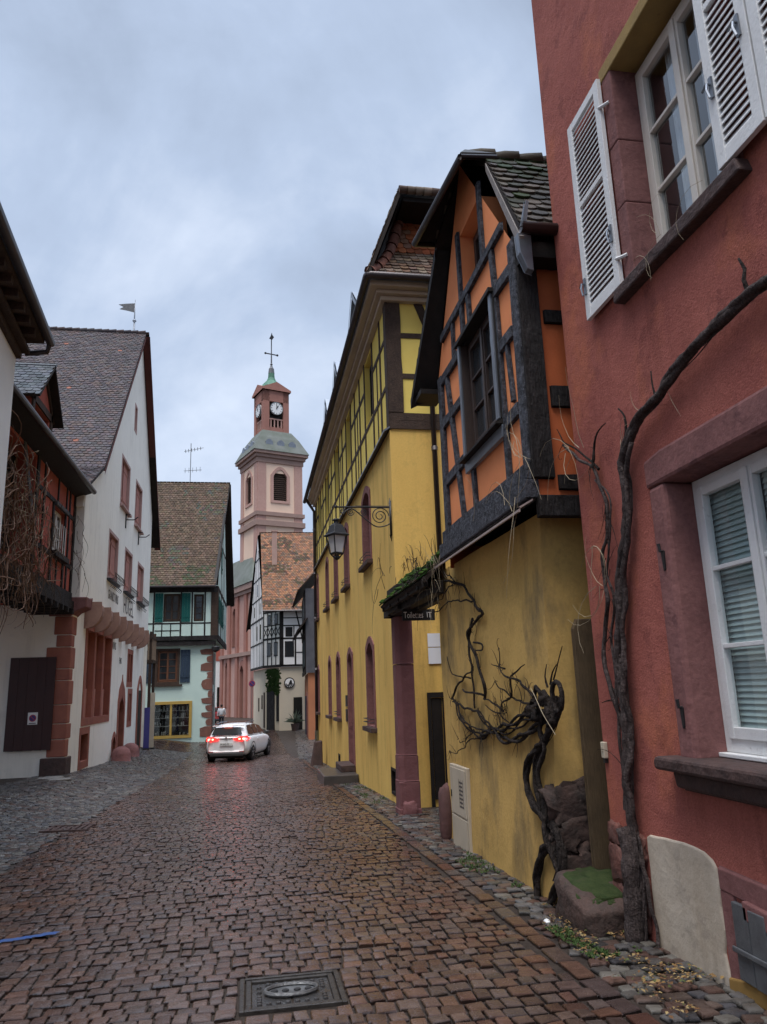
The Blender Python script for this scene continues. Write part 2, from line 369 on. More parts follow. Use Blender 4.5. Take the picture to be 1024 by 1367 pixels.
def tag(o, label, cat, group=None, kind=None):
    o['label'] = label; o['category'] = cat
    if group: o['group'] = group
    if kind: o['kind'] = kind
    return o
def struct(o): o['kind'] = 'structure'; return o
def copy_tree(o, parent=None):
    c = o.copy(); COL.objects.link(c)
    if parent is not None: c.parent = parent
    for ch in list(o.children): copy_tree(ch, c)
    return c
def text(s, size, fr, u, v, d, mat, parent, name='lettering', wscale=1., thick=.004, align='LEFT'):
    cu = bpy.data.curves.new(name,'FONT'); cu.body = s; cu.size = size; cu.extrude = thick/2; cu.align_x = align; cu.resolution_u = 2
    t = bpy.data.objects.new(name, cu); COL.objects.link(t)
    dg = bpy.context.evaluated_depsgraph_get(); me = bpy.data.meshes.new_from_object(t.evaluated_get(dg))
    bpy.data.objects.remove(t); bpy.data.curves.remove(cu)
    off = world_loc(parent) if parent is not None else Vector((0,0,0))
    for vv in me.vertices:
        p = fr.p(u+vv.co.x*wscale, v+vv.co.y, d+vv.co.z+thick/2); vv.co = Vector(p)-off
    me.name = name; me.materials.clear(); me.materials.append(mat)
    o = bpy.data.objects.new(name, me); COL.objects.link(o)
    if parent is not None: o.parent = parent
    return o
def spline(pts, step=.05):
    pts = [Vector(p) for p in pts]
    if len(pts) < 3:
        n = max(2,int((pts[1]-pts[0]).length/step)); return [pts[0].lerp(pts[1],i/n) for i in range(n+1)]
    P = [pts[0]*2-pts[1]]+pts+[pts[-1]*2-pts[-2]]; out = []
    for i in range(1,len(P)-2):
        n = max(2,int((P[i+1]-P[i]).length/step))
        for k in range(n):
            t = k/n
            out.append(.5*((2*P[i])+(P[i+1]-P[i-1])*t+(2*P[i-1]-5*P[i]+4*P[i+1]-P[i+2])*t*t+(3*P[i]-3*P[i+1]+P[i+2]-P[i-1])*t**3))
    out.append(P[-2]); return out
def arch(u0,u1,v0,v1,rise,n=8):
    """outline, anticlockwise: bottom-left, bottom-right, then the segmental arch back"""
    pts = [(u0,v0),(u1,v0)]
    for i in range(n+1):
        t = i/n; u = u1+(u0-u1)*t; pts.append((u, v1-rise+rise*math.sin(math.pi*t)))
    return pts

# ------------------------------------------------------------------ lie of the land
KY = [-30,-5,0,5,10,14,20,25,30,34,40,62,100,3000]
KZ = [.8,.13,0,-.13,-.28,-.42,-.64,-.83,-1.0,-1.06,-1.06,-.98,-.98,-.98]
def sstep(t): t = max(0.,min(1.,t)); return t*t*(3-2*t)
def ground(x, y):
    z = sum(float(np.interp(y+dy,KY,KZ)) for dy in (-1.5,0,1.5))/3
    z += .27*sstep((-2.85-x)/2.4)*(1-.7*sstep((y-44)/10))
    return z
# ------------------------------------------------------------------ the setting: ground, street, pavements, hill
xs = [-2500,-400,-60,-20,-10,-7,-6,-5,-4,-3.4,-2.85,-2,-1,0,1,2,3,5,10,20,60,400,2500]
ys = [-800,-30,-6,-2,0,2,4,6,8,10,12,14,17,20,23,26,29,32,35,38,42,46,50,55,62,75,100,160,600,2500]
mb = MB(); nx = len(xs)
for y in ys:
    for x in xs: mb.v.append((x,y,ground(max(-12,min(12,x)),y)-.019-(.0 if abs(x)<12 else .05)))
for j in range(len(ys)-1):
    for i in range(nx-1): mb.f.append((j*nx+i,j*nx+i+1,(j+1)*nx+i+1,(j+1)*nx+i)); mb.c.append(None)
struct(mb.build('ground', M_SOIL, smooth=True))

def stone(mb, cx, cy, w, d, z, col, rot=0., h=.0, res=4, dome=.010, edge=.008, zf=None):
    """one set: domed top with rounded edges and a skirt"""
    g = [-1,-.84,.84,1] if res == 4 else [-1,0,1]
    n = len(g); cr, sr = math.cos(rot), math.sin(rot); o = len(mb.v)
    tx, ty = R.uniform(-.024,.024), R.uniform(-.024,.024)
    cj = [(R.uniform(-.09,.09), R.uniform(-.09,.09)) for _ in range(4)]
    for j in range(n):
        for i in range(n):
            a, b = g[i], g[j]
            ea = abs(a) == 1; eb = abs(b) == 1
            s = .94 if (ea and eb) else 1.
            k = (0 if a < 0 else 1)+(0 if b < 0 else 2)
            lx = (a*s+cj[k][0])*w/2; ly = (b*s+cj[k][1])*d/2
            x = cx+lx*cr-ly*sr; y = cy+lx*sr+ly*cr
            zz = h+(R.uniform(-.0035,.0035) if n > 3 else 0)+dome*(1-(a*a+b*b)/2)-(edge if (ea or eb) else 0)-(edge*.6 if (ea and eb) else 0)+tx*lx+ty*ly
            mb.v.append((x,y,(zf(x,y) if zf else z)+zz))
    col2 = tuple(c*.55 for c in col)
    for j in range(n-1):
        for i in range(n-1): mb.f.append((o+j*n+i,o+j*n+i+1,o+(j+1)*n+i+1,o+(j+1)*n+i)); mb.c.append(col)
    ringi = [i for i in range(n)]+[j*n+n-1 for j in range(1,n)]+[(n-1)*n+i for i in range(n-2,-1,-1)]+[j*n for j in range(n-2,0,-1)]
    q = len(mb.v)
    for r in ringi:
        p = mb.v[o+r]; mb.v.append((p[0],p[1],p[2]-.045))
    m = len(ringi)
    for k in range(m): mb.f.append((o+ringi[k],o+ringi[(k+1)%m],q+(k+1)%m,q+k)); mb.c.append(col2)

ROADPAL = [(.15,.085,.066),(.19,.105,.075),(.135,.09,.08),(.17,.115,.095),(.12,.085,.08),(.22,.12,.08),(.155,.075,.058),(.16,.125,.115),(.20,.095,.062),(.13,.11,.105)]
def roadx(y):
    l = -2.85; r = 1.92
    if y > 30: r = 1.92-.25*sstep((y-30)/6)+2.6*sstep((y-42)/18)*0
    if y > 36: l = -2.85-3.2*sstep((y-38.6)/1.0)*(1 if y < 45.3 else 0)
    if y > 45.3: l = -3.2
    if y > 56: l = -8.
    return l, r
MAN = (-.06,.55,4.76,5.32)   # manhole footprint
road = MB(); y = 2.6; row = 0
while y < 76:
    dd = R.uniform(.115,.15) if y < 17 else R.uniform(.17,.2)
    l, r = roadx(y); x = l+R.uniform(0,.16); hit = MAN[2]-dd*.62 < y+dd/2+.03 < MAN[3]+dd*.5
    while x < r:
        w = R.choice((.085,.095,.105,.115,.125,.145)) if y < 17 else R.uniform(.15,.22)
        if hit and x < MAN[0] and x+w > MAN[0]-.06: w = max(.07,MAN[0]-.008-x)
        cx = x+w/2; cy = y+dd/2+.05*math.sin(cx*1.1+.4)+.02*math.sin(cx*3.1+row)+R.uniform(-.011,.011)
        x += w
        if x > r+.02: continue
        if hit and cx > MAN[0] and cx < MAN[1]+.02: x = MAN[1]+.008; continue
        c = R.choice(ROADPAL); mg = .25+.5*min(1,abs(cx+.3)/2.2); c = tuple(a*mg+b*(1-mg) for a,b in zip(c,(.172,.112,.092))); j = R.uniform(.74,1.2)
        big = .5+.5*noise.noise(Vector((cx*.5,cy*.35,3.)))
        c = tuple(ch*j*.62*(.75+.45*big) for ch in c)
        gap = R.uniform(.008,.016)
        stone(road, cx, cy, w-gap, (dd-gap)*R.uniform(.90,1.03), 0, c, R.uniform(-.075,.075), R.uniform(-.007,.006), 4 if y < 34 else 3, dome=R.uniform(.003,.009), zf=ground)
    y += dd; row += 1
# the long kerb bricks that line the street on the right
y = 3.0
while y < 31:
    ln = R.uniform(.22,.34); c = R.choice(ROADPAL); j = R.uniform(.8,1.2); x0 = roadx(y)[1]+.075
    stone(road, x0, y+ln/2, .13, ln-.018, 0, tuple(ch*j*.6 for ch in c), R.uniform(-.02,.02), R.uniform(-.004,.006), 4, zf=ground); y += ln
rd = struct(road.build('road', M_COB, smooth=True)); wn = rd.modifiers.new('flat_tops','WEIGHTED_NORMAL'); wn.weight = 100; wn.keep_sharp = False

GREYPAL = [(.13,.115,.105),(.17,.155,.14),(.10,.09,.085),(.15,.105,.085),(.21,.195,.17),(.105,.10,.108),(.14,.09,.072),(.18,.17,.165),(.25,.23,.20)]
def fieldstones(name, xl, xr, y0, y1, s0, s1, pal=GREYPAL, skip=None, far=18, h=0.):
    m = MB(); y = y0
    while y < y1:
        s = R.uniform(s0,s1)*(1 if y < far else 1.45); x = xl(y)+R.uniform(0,s)
        while x < xr(y):
            w = s*R.uniform(.75,1.45); cx = x+w/2; cy = y+s/2+R.uniform(-.25,.25)*s; x += w
            if skip and skip(cx,cy): continue
            c = R.choice(pal); j = R.uniform(.65,1.25); gp = R.uniform(.86,.95)
            stone(m, cx, cy, w*gp, s*gp, 0, tuple(ch*j*.62 for ch in c), R.uniform(-.35,.35), R.uniform(-.008,.010)+h, 4 if y < 26 else 3, dome=.014, edge=.014, zf=ground)
        y += s*.93
    fs = struct(m.build(name, M_COBD, smooth=True)); wn = fs.modifiers.new('flat_tops','WEIGHTED_NORMAL'); wn.weight = 80; wn.keep_sharp = False; return fs
fieldstones('pavement', lambda y: -6.2 if y > 12 else -4.2, lambda y: -2.86, 8.0, 38.6, .09,.125)
fieldstones('pavement_strip', lambda y: 2.055, lambda y: 2.72 if (y < 9.9 or y > 12.9) else 3.2, 2.7, 31.5, .085,.13, pal=GREYPAL+[(.19,.11,.085),(.16,.09,.07)])
fieldstones('forecourt', lambda y: 1.75+.05*(y-31), lambda y: 4.6, 31.5, 56, .12,.16)

# wooded hill behind the church
mb = MB(); NX, NY = 150, 26
for j in range(NY+1):
    for i in range(NX+1):
        x = -260+520*i/NX; yy = 210+260*j/NY; t = j/NY
        z = -2+62*sstep(t*1.15)*(.92+.12*noise.noise(Vector((x*.012,0,1))))+3.2*noise.noise(Vector((x*.11,yy*.11,0)))*min(1,t*4)+2.4*noise.noise(Vector((x*.3,yy*.3,5)))*min(1,t*4)
        mb.v.append((x,yy,z))
for j in range(NY):
    for i in range(NX):
        a = j*(NX+1)+i; mb.f.append((a,a+1,a+NX+2,a+NX+1)); mb.c.append(None)
struct(mb.build('hills', M_HILL))
# bare winter trees on its slope, seen only as a brown haze of crowns
mb = MB()
for _ in range(1500):
    x = R.uniform(-70,60); yy = R.uniform(225,420); t = (yy-210)/260
    z = -2+62*sstep(t*1.15)*(.92+.12*noise.noise(Vector((x*.012,0,1))))
    h = R.uniform(4,8)
    for k in range(5):
        a = R.uniform(0,6.28); l = R.uniform(.4,1.6)
        mb.add([(x-.1,yy,z+h*.2),(x+.1,yy,z+h*.2),(x+math.cos(a)*l,yy+math.sin(a)*l,z+h*R.uniform(.7,1))],[(0,1,2)])
        cx,cy,cz = x+math.cos(a)*l, yy+math.sin(a)*l, z+h*R.uniform(.5,.95); q = R.uniform(.3,.8)
        mb.add([(cx-q,cy,cz),(cx,cy-q*.3,cz+q),(cx+q,cy,cz+.2),(cx,cy+q*.3,cz-q)],[(0,1,2,3)])
tag(mb.build('woodland', M_HILL), 'bare brown winter woods covering the hill behind the church', 'woods', kind='stuff')
# ------------------------------------------------------------------ window kit
def casement(parent, fr, u0,u1,v0,v1,d, mat, glass, nx=2, ny=3, fw=.055, bar=.028, name='window'):
    m = MB(); t = .05
    m.fbox(fr,u0,u0+fw,v0,v1,d-t,d); m.fbox(fr,u1-fw,u1,v0,v1,d-t,d)
    m.fbox(fr,u0+fw,u1-fw,v0,v0+fw*1.3,d-t,d); m.fbox(fr,u0+fw,u1-fw,v1-fw,v1,d-t,d)
    iw = (u1-u0-2*fw)/nx; P = MB()
    for k in range(nx):
        a = u0+fw+k*iw; b = a+iw
        m.fbox(fr,a,a+fw*.9,v0+fw*1.3,v1-fw,d-t+.01,d+.016); m.fbox(fr,b-fw*.9,b,v0+fw*1.3,v1-fw,d-t+.01,d+.016)
        m.fbox(fr,a+fw*.9,b-fw*.9,v0+fw*1.3,v0+fw*2.4,d-t+.01,d+.014); m.fbox(fr,a+fw*.9,b-fw*.9,v1-fw*1.9,v1-fw,d-t+.01,d+.014)
        lo, hi = v0+fw*2.4, v1-fw*1.9
        for i in range(1,ny):
            vv = lo+(hi-lo)*i/ny; m.fbox(fr,a+fw*.9,b-fw*.9,vv-bar/2,vv+bar/2,d-t+.018,d+.010)
        P.poly(fr.p(a+fw*.5,lo-.03,d-.02),fr.p(b-fw*.5,lo-.03,d-.02),fr.p(b-fw*.5,hi+.03,d-.02),fr.p(a+fw*.5,hi+.03,d-.02))
        if k < nx-1: m.fbox(fr,b-fw*.5,b+fw*.5,v0+fw*1.3,v1-fw,d+.017,d+.03)
    w = m.build(name, mat, parent, bevel=.004); P.build('pane', glass, w)
    return w
def louvre(parent, fr, u0,u1,v0,v1,d, mat, n=30, mids=(.5,), st=.075, th=.035, name='shutter', tilt=.02):
    m = MB()
    m.fbox(fr,u0,u0+st,v0,v1,d,d+th); m.fbox(fr,u1-st,u1,v0,v1,d,d+th)
    cuts = [0]+list(mids)+[1]; r = st*.95
    m.fbox(fr,u0+st,u1-st,v0,v0+r*1.2,d,d+th-.002); m.fbox(fr,u0+st,u1-st,v1-r,v1,d,d+th-.002)
    lo = v0+r*1.2; hi = v1-r; step = (hi-lo)/n
    for f in mids:
        vv = lo+(hi-lo)*f; m.fbox(fr,u0+st,u1-st,vv-.022,vv+.022,d+.003,d+th-.004)
    for i in range(n):
        a = lo+step*(i+.15); b = a+step*.72
        if any(abs((a+b)/2-(lo+(hi-lo)*f)) < .03 for f in mids): continue
        q = [fr.p(u0+st,a,d+th-.006),fr.p(u1-st,a,d+th-.006),fr.p(u1-st,b+.012,d+.006),fr.p(u0+st,b+.012,d+.006)]
        q2 = [fr.p(u0+st,a-.009,d+th-.008),fr.p(u1-st,a-.009,d+th-.008),fr.p(u1-st,b+.003,d+.004),fr.p(u0+st,b+.003,d+.004)]
        m.add(q+q2,[(0,1,2,3),(4,5,6,7),(0,1,5,4),(2,3,7,6)])
    return m.build(name, mat, parent, bevel=.003)
def plank_shutter(parent, fr, u0,u1,v0,v1,d, mat, name='shutter', n=3, bars=True):
    m = MB(); w = (u1-u0)/n
    for i in range(n): m.fbox(fr,u0+i*w+.004,u0+(i+1)*w-.004,v0,v1,d,d+.03)
    if bars:
        for f in (.15,.82): m.fbox(fr,u0+.02,u1-.02,v0+(v1-v0)*f,v0+(v1-v0)*f+.09,d+.031,d+.05)
    return m.build(name, mat, parent)

# ================================================================== RED HOUSE (right foreground)
RX = 2.7; rf = FX(RX,-1)
red = thing('red_house','red roughcast house at the right edge with white louvred shutters and stone window frames','house',(RX,2.,0))
UW = (3.36,4.44,4.41,6.16); LW = (3.28,4.41,1.12,2.88)
m = MB()
m.wall(rf, [(-4,-.5),(5.72,-.5),(5.72,12),(-4,12)], [(3.227,4.573,4.40,6.20,.24),(3.092,4.598,1.10,2.95,.24)], grow=0)
m.box(RX+.001,9,5.719,5.72,-.5,12); m.box(9,9.02,-4,5.72,-.5,12); m.box(RX,9,-4.02,-4,-.5,12)
m.build('wall', M_RED, red)
m = MB(); m.poly((2.2,-4.5,12),(2.2,6,12),(6,6,16),(6,-4.5,16)); m.poly((9.6,-4.5,12),(9.6,6,12),(6,6,16.002),(6,-4.5,16.002)); m.poly((2.2,-4.5,11.98),(9.6,-4.5,11.98),(9.6,6,11.98),(2.2,6,11.98))
m.build('roof', pmat('brown tiles', (.12,.07,.05)), red)
# upper window: sandstone jambs, timber lintel, worn sill
for a,b in ((4.442,4.578),(3.222,3.358)):
    for (v0,v1) in ((4.39,5.02),(5.023,5.55),(5.553,6.19)):
        m = MB(); m.fbox(rf,a,b,v0,v1,-.25,.018+R.uniform(0,.006)); m.build('jamb_stone', M_STONE, red, bevel=.010)
m = MB(); m.fbox(rf,3.0,4.60,6.17,6.29,-.24,.028); m.build('lintel', M_OCHREW, red, bevel=.01)
m = MB(); m.fprism(rf,[(3.17,4.305),(3.6,4.298),(4.1,4.308),(4.66,4.30),(4.67,4.345),(4.63,4.405),(3.2,4.405)],-.24,.085)
m.build('sill', M_DSTONE, red, bevel=.014)
casement(red, rf, UW[0]+.0,UW[1],UW[2],UW[3]-.02,-.185, M_CREAMW, M_GLASSR, 2, 3, .06)
m = MB(); n = 40
for i in range(n):
    for (a0,a1) in ((3.36,3.82),(3.93,4.17)):
        u = a0+(a1-a0)*i/n; u2 = a0+(a1-a0)*(i+1)/n
        d1 = -.275-.012*math.sin(i*1.3); d2 = -.275-.012*math.sin((i+1)*1.3)
        m.poly(rf.p(u,4.44,d1),rf.p(u2,4.44,d2),rf.p(u2,6.1,d2),rf.p(u,6.1,d1))
m.build('curtain', M_CURT, red, smooth=True)
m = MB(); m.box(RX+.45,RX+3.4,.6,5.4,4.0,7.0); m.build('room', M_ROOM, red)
# shutters
def hw(fr, parent, specs):
    for (u,v,k) in specs:
        m = MB()
        if k == 'hook':
            m.tube([fr.p(u,v,.0),fr.p(u,v,.03),fr.p(u-.01,v-.05,.045),fr.p(u-.03,v-.12,.045)],.008,5); m.tube([fr.p(u+.06,v+.0,.02),fr.p(u,v,.035)],.008,5)
            m.fbox(fr,u-.014,u+.014,v-.09,v+.05,.0,.012)
        else:
            m.tube([fr.p(u-.03,v,.0),fr.p(u+.03,v,.022),fr.p(u+.075,v-.0,.01),fr.p(u+.09,v-.05,-.01)],.013,5)
        m.build('shutter_catch' if k=='hook' else 'hinge', M_ZINC if k=='hook' else M_WPAINT, parent)
s1 = louvre(red, rf, 4.575,5.14,4.42,6.21,.028, M_WPAINT, 34, (.56,)); s1['label'] = 'chipped white louvred shutter opened flat left of the upper window'
sfr = FX(RX-.064,-1)
hw(sfr, s1, [(4.61,4.88,'hook'),(5.10,4.72,'hook')])
for v in (4.62,5.93):
    m = MB(); m.tube([rf.p(4.50,v,.02),rf.p(4.545,v,.05),rf.p(4.585,v+.01,.064)],.014,6); m.build('hinge', M_WPAINT, s1)
s2 = louvre(red, rf, 2.94,3.335,4.42,6.30,.05, M_WPAINT, 34, (.56,)); s2['label'] = 'white louvred shutter folded over the right edge of the upper window'
hw(FX(RX-.086,-1), s2, [(3.28,4.95,'hook'),(3.0,5.1,'hook')])
s3 = louvre(red, rf, 2.52,2.925,4.42,6.30,.05, M_WPAINT, 34, (.56,))
# lower window
for a,b in ((4.412,4.603),(3.087,3.278)):
    m = MB(); m.fprism(rf,[(a,1.09),(b,1.09),(b,2.872),(a,2.872)],-.25,.022); m.build('jamb_stone', M_STONE, red, bevel=.03)
m = MB(); m.fprism(rf,[(3.05,2.885),(4.42,2.875),(4.62,2.87),(4.625,3.07),(4.4,3.10),(3.05,3.10)],-.24,.028); m.build('lintel', M_STONE, red, bevel=.025)
m = MB(); m.fprism(rf,[(2.95,1.035),(4.70,1.035),(4.715,1.08),(4.69,1.118),(2.95,1.118)],-.24,.15); m.fprism(rf,[(3.0,.93),(4.60,.93),(4.63,1.034),(3.0,1.034)],0,.07)
m.build('sill', M_DSTONE, red, bevel=.02)
w = casement(red, rf, LW[0],LW[1],LW[2]+.03,LW[3]-.01,-.19, M_WPAINT, M_GLASS, 2, 3, .062)
m = MB(); m.fbox(rf,LW[0]+.0,LW[1],LW[2]+.002,LW[2]+.028,-.235,-.13); m.build('sill_board', M_WPAINT, w, bevel=.005)
m = MB(); v = 1.22
while v < 2.84:
    for a,b in ((3.36,3.81),(3.89,4.335)): m.add([rf.p(a,v,-.252),rf.p(b,v,-.252),rf.p(b,v+.042,-.27),rf.p(a,v+.042,-.27)],[(0,1,2,3)])
    v += .036
m.poly(rf.p(3.36,1.2,-.272),rf.p(3.81,1.2,-.272),rf.p(3.81,2.86,-.272),rf.p(3.36,2.86,-.272)); m.poly(rf.p(3.89,1.2,-.272),rf.p(4.335,1.2,-.272),rf.p(4.335,2.86,-.272),rf.p(3.89,2.86,-.272)); m.build('blind', M_BLIND, w)
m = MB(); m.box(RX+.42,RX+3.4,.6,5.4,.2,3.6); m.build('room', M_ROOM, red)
for v in (2.42,1.42):   # old shutter pintles left in the jamb
    m = MB(); m.tube([rf.p(4.50,v,0),rf.p(4.50,v,.045),rf.p(4.50,v+.05,.05)],.011,6); m.fprism(rf,[(4.485,v-.12),(4.505,v-.13),(4.515,v),(4.48,v)],.02,.032); m.build('hinge_pin', M_IRON, red)
# patched foot of the wall
m = MB(); m.fprism(rf,[(5.165,-.32),(5.172,-.1),(5.165,.05),(5.168,.22),(5.16,.36),(5.166,.47),(5.16,.545),(5.12,.562),(5.02,.568),(4.93,.577),(4.80,.582),(4.70,.588),(4.58,.585),(4.48,.575),(4.40,.545),(4.365,.51),(4.352,.42),(4.365,.3),(4.345,.18),(4.38,.05),(4.35,-.1),(4.37,-.32)],-.02,.014)
m.build('render_patch', M_BEIGE, red, bevel=.012)
m = MB()
for i,(y,z,a,b) in enumerate(((5.62,.28,.12,.13),(5.40,.02,.14,.14),(5.66,.02,.09,.14),(5.38,.3,.13,.13),(5.28,.46,.09,.09),(5.63,.49,.1,.08),(5.25,.15,.07,.13),(5.5,-.2,.2,.1))):
    m.blob((RX+.0,y,z),(.028,a,b),i+3,.5,2.8,14,10,.4)
m.build('exposed_stone', M_ROCK if False else pmat('flaking red stone',(.24,.095,.075),(.12,.07,.06),5,rough=.85,bump=.8,bscale=25,bump2=.5,b2scale=9,grain=.3), red, smooth=True)
m = MB(); m.fprism(rf,[(4.34,.40),(4.34,.52),(2.6,.46),(2.6,.30)],0,.02); m.fprism(rf,[(4.345,-.1),(4.345,.40),(4.22,.40),(4.24,.02),(4.2,-.1)],0,.016)
m.fprism(rf,[(4.10,.30),(4.10,.40),(2.6,.31),(2.6,.22)],0,.05); m.build('exposed_stone', M_STONE, red, bevel=.012)
m = MB(); m.fprism(rf,[(4.35,-.35),(4.35,-.06),(4.15,-.02),(3.2,-.05),(3.2,-.35)],0,.03); m.build('render_patch', pmat('ochre wet render',(.34,.20,.06),(.26,.155,.05),3,rough=.7,bump=.3,bscale=30), red, bevel=.01)
m = MB()
for i,u in enumerate((4.20,4.05,3.90,3.75)): m.fbox(rf,u-.135,u,-.02,.375-(4.2-u)*.06,.02,.05+.006*(i%2))
m.fbox(rf,3.6,4.21,.12,.15,.056,.07); m.build('cellar_hatch', M_GREYM, red, bevel=.006)

# doorbell box on the corner
d = thing('doorbell_box','small cream plastic doorbell box on the red wall corner beside the vine','doorbell',(RX,5.70,1.08))
m = MB(); m.fbox(rf,5.645,5.70,1.02,1.14,.0,.035); m.build('casing', pmat('cream plastic',(.62,.55,.42),None,5,rough=.4,bump=0), d, bevel=.006)
m = MB(); m.fbox(rf,5.66,5.685,1.07,1.105,.035,.041); m.build('button', M_BOX, d, bevel=.003)
m = MB(); m.fbox(rf,5.655,5.69,.985,1.018,.0,.03); m.build('socket', M_IRON, d, bevel=.004)

# ================================================================== ORANGE HALF-TIMBERED HOUSE
OX = 2.42; of = FX(OX,-1); BX = 2.5; bf = FX(BX,-1); sf = FY(6.0)
org = thing('orange_house','narrow orange half-timbered house with black hooded gable standing on a yellow plaster base','house',(OX,7.5,0))
WIN = (6.72,7.86,4.14,5.50); AT = (7.0,7.72,6.12,6.85)
m = MB(); pf = FX(OX+.025,-1)
m.wall(pf, [[(6.0,3.2),(9.1,3.2),(9.1,5.6),(6.0,5.6)],[(6.0,5.6),(9.1,5.6),(7.58,7.75)]], [(*WIN,.22),(*AT,.3)])
m.build('wall', M_ORANGE, org)
m = MB(); m.wall(FY(6.025), [(OX+.03,3.05),(7,3.05),(7,5.75),(OX+.03,5.75)]); m.poly((7,6.03,3.05),(7,9.1,3.05),(7,9.1,7.5),(7,6.03,7.5)); m.poly((OX+.05,9.1,3.05),(7,9.1,3.05),(7,9.1,5.6),(OX+.05,9.1,5.6))
m.build('side_wall', M_ORANGE2, org)
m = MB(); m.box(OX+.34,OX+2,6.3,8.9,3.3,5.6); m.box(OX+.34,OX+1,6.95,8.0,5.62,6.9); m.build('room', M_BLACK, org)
def beam(fr, nm, u0,v0,u1,v1,w,d0,d1,mat,parent=None,wob=.09): 
    q = MB(); q.fbeam(fr,u0,v0,u1,v1,w,d0,d1,wob); return q.build(nm,mat,parent or org, bevel=.006)
TG = pmat('blue grey weathered timber', (.024,.024,.029), (.135,.14,.165), 13, rough=.65, bump=1., bscale=34, bdist=.025, grain=.75, bump2=.4, b2scale=18)
beam(of,'post',6.09,3.50,6.07,5.72,.16,-.02,.022,TG)
beam(of,'post',8.92,3.30,8.92,5.55,.16,-.02,.022,TG)
beam(of,'post',6.60,3.50,6.62,5.42,.09,-.02,.016,TG)
beam(of,'post',6.62,5.52,6.66,5.98,.10,-.02,.014,TG)
beam(of,'post',7.72,3.50,7.74,4.06,.10,-.02,.014,TG)
beam(of,'brace',8.18,3.45,8.62,5.48,.10,-.02,.018,TG)
beam(of,'post',7.52,5.52,7.53,5.98,.09,-.02,.014,TG)
beam(of,'post',6.92,5.98,6.92,7.0,.09,-.02,.014,TG)
beam(of,'post',7.80,5.5,7.80,6.95,.10,-.02,.014,TG)
beam(of,'post',8.25,5.5,8.22,6.0,.08,-.02,.012,TG)
beam(of,'rail',6.3,6.04,8.75,6.02,.10,-.02,.020,TG)
beam(of,'rail',6.05,5.47,6.7,5.50,.12,-.02,.020,TG); beam(of,'rail',7.9,5.47,8.95,5.47,.12,-.02,.020,TG)
beam(of,'rail',6.2,4.86,6.58,4.86,.12,-.02,.019,TG); beam(of,'rail',7.92,4.88,8.85,4.88,.11,-.02,.021,TG)
beam(of,'rail',6.2,4.08,6.70,4.06,.12,-.02,.020,TG); beam(of,'rail',7.86,4.16,8.85,4.12,.13,-.02,.020,TG)
beam(of,'brace',6.34,4.2,6.40,4.8,.06,-.02,.012,TG)
beam(of,'sill_beam',6.02,3.425,9.05,3.425,.15,-.04,.05,TG,wob=.05)
beam(of,'sill_beam',5.99,3.255,9.1,3.255,.17,-.04,.085,TG,wob=.05)
# corner post seen from the side and rails of the side wall
beam(sf,'corner_post',2.515,3.35,2.515,5.74,.195,-.02,.03,M_TIMB,wob=.05)
for v,w in ((4.92,.13),(4.12,.20),(3.32,.14)): beam(sf,'side_rail',2.66,v,4.2,v,w,-.02,.012,M_TIMB)
beam(sf,'side_rail',2.44,3.10,4.2,3.10,.19,-.02,.05,M_TIMB)
beam(sf,'side_rail',2.44,5.68,4.2,5.68,.2,-.02,.05,M_TIMB)
beam(sf,'post',3.3,3.2,3.3,5.7,.16,-.02,.012,M_TIMB)
# flashing ledge under the sill beam
m = MB(); a = [of.p(6.0,3.165,.02),of.p(9.1,3.165,.02),of.p(9.1,3.085,.16),of.p(6.0,3.085,.16)]; b = [(p[0],p[1],p[2]-.018) for p in a]
m.add(a+b,[(0,1,2,3),(4,5,6,7),(0,1,5,4),(2,3,7,6),(0,3,7,4),(1,2,6,5)]); m.fbox(of,6.0,9.1,3.045,3.084,.142,.160); m.build('ledge_flashing', pmat('rusty pale flashing',(.42,.34,.31),(.32,.25,.23),6,rough=.5,bump=.2), org)
BW = pmat('dark brown window wood', (.035,.02,.016), (.05,.03,.022), 6, rough=.5, bump=.3, bscale=40)
# window with slate-blue frame box, hood board and dripping sill
u0,u1,v0,v1 = WIN
for a,b in ((u0-.075,u0),(u1,u1+.055)): m = MB(); m.fbox(of,a,b,v0,v1,.02,.05); m.build('window_jamb', M_ZINC, org, bevel=.006); m = MB(); m.fbox(of,a,b,v0,v1,-.20,.019); m.build('window_reveal', BW, org, bevel=.004)
m = MB(); m.fbox(of,u0-.11,u1+.10,v1,v1+.05,-.2,.075); m.fbox(of,u0-.10,u0-.077,v0,v1,0,.03); m.build('window_hood', M_DARKW, org, bevel=.005)
m = MB(); a = [of.p(u0-.12,v0+.0,.0),of.p(u1+.1,v0,.0),of.p(u1+.1,v0-.05,.10),of.p(u0-.12,v0-.05,.10)]; b = [of.p(u0-.12,v0-.06,.0),of.p(u1+.1,v0-.06,.0),of.p(u1+.1,v0-.07,.10),of.p(u0-.12,v0-.07,.10)]
m.add(a+b,[(0,1,2,3),(4,5,6,7),(0,1,5,4),(2,3,7,6),(0,3,7,4),(1,2,6,5)]); m.build('window_sill', M_DARKW, org)
m = MB(); m.fprism(of,[(u0-.10,v0-.20),(u1+.06,v0-.20),(u1+.08,v0-.075),(u0-.12,v0-.075)],.0,.035); m.build('sill_apron', M_ZINC, org, bevel=.006)
casement(org, of, u0,u1,v0,v1,-.07, BW, M_GLASSD, 2, 3, .06)
casement(org, of, AT[0],AT[1],AT[2],AT[3],-.18, BW, M_GLASSD, 1, 1, .06)
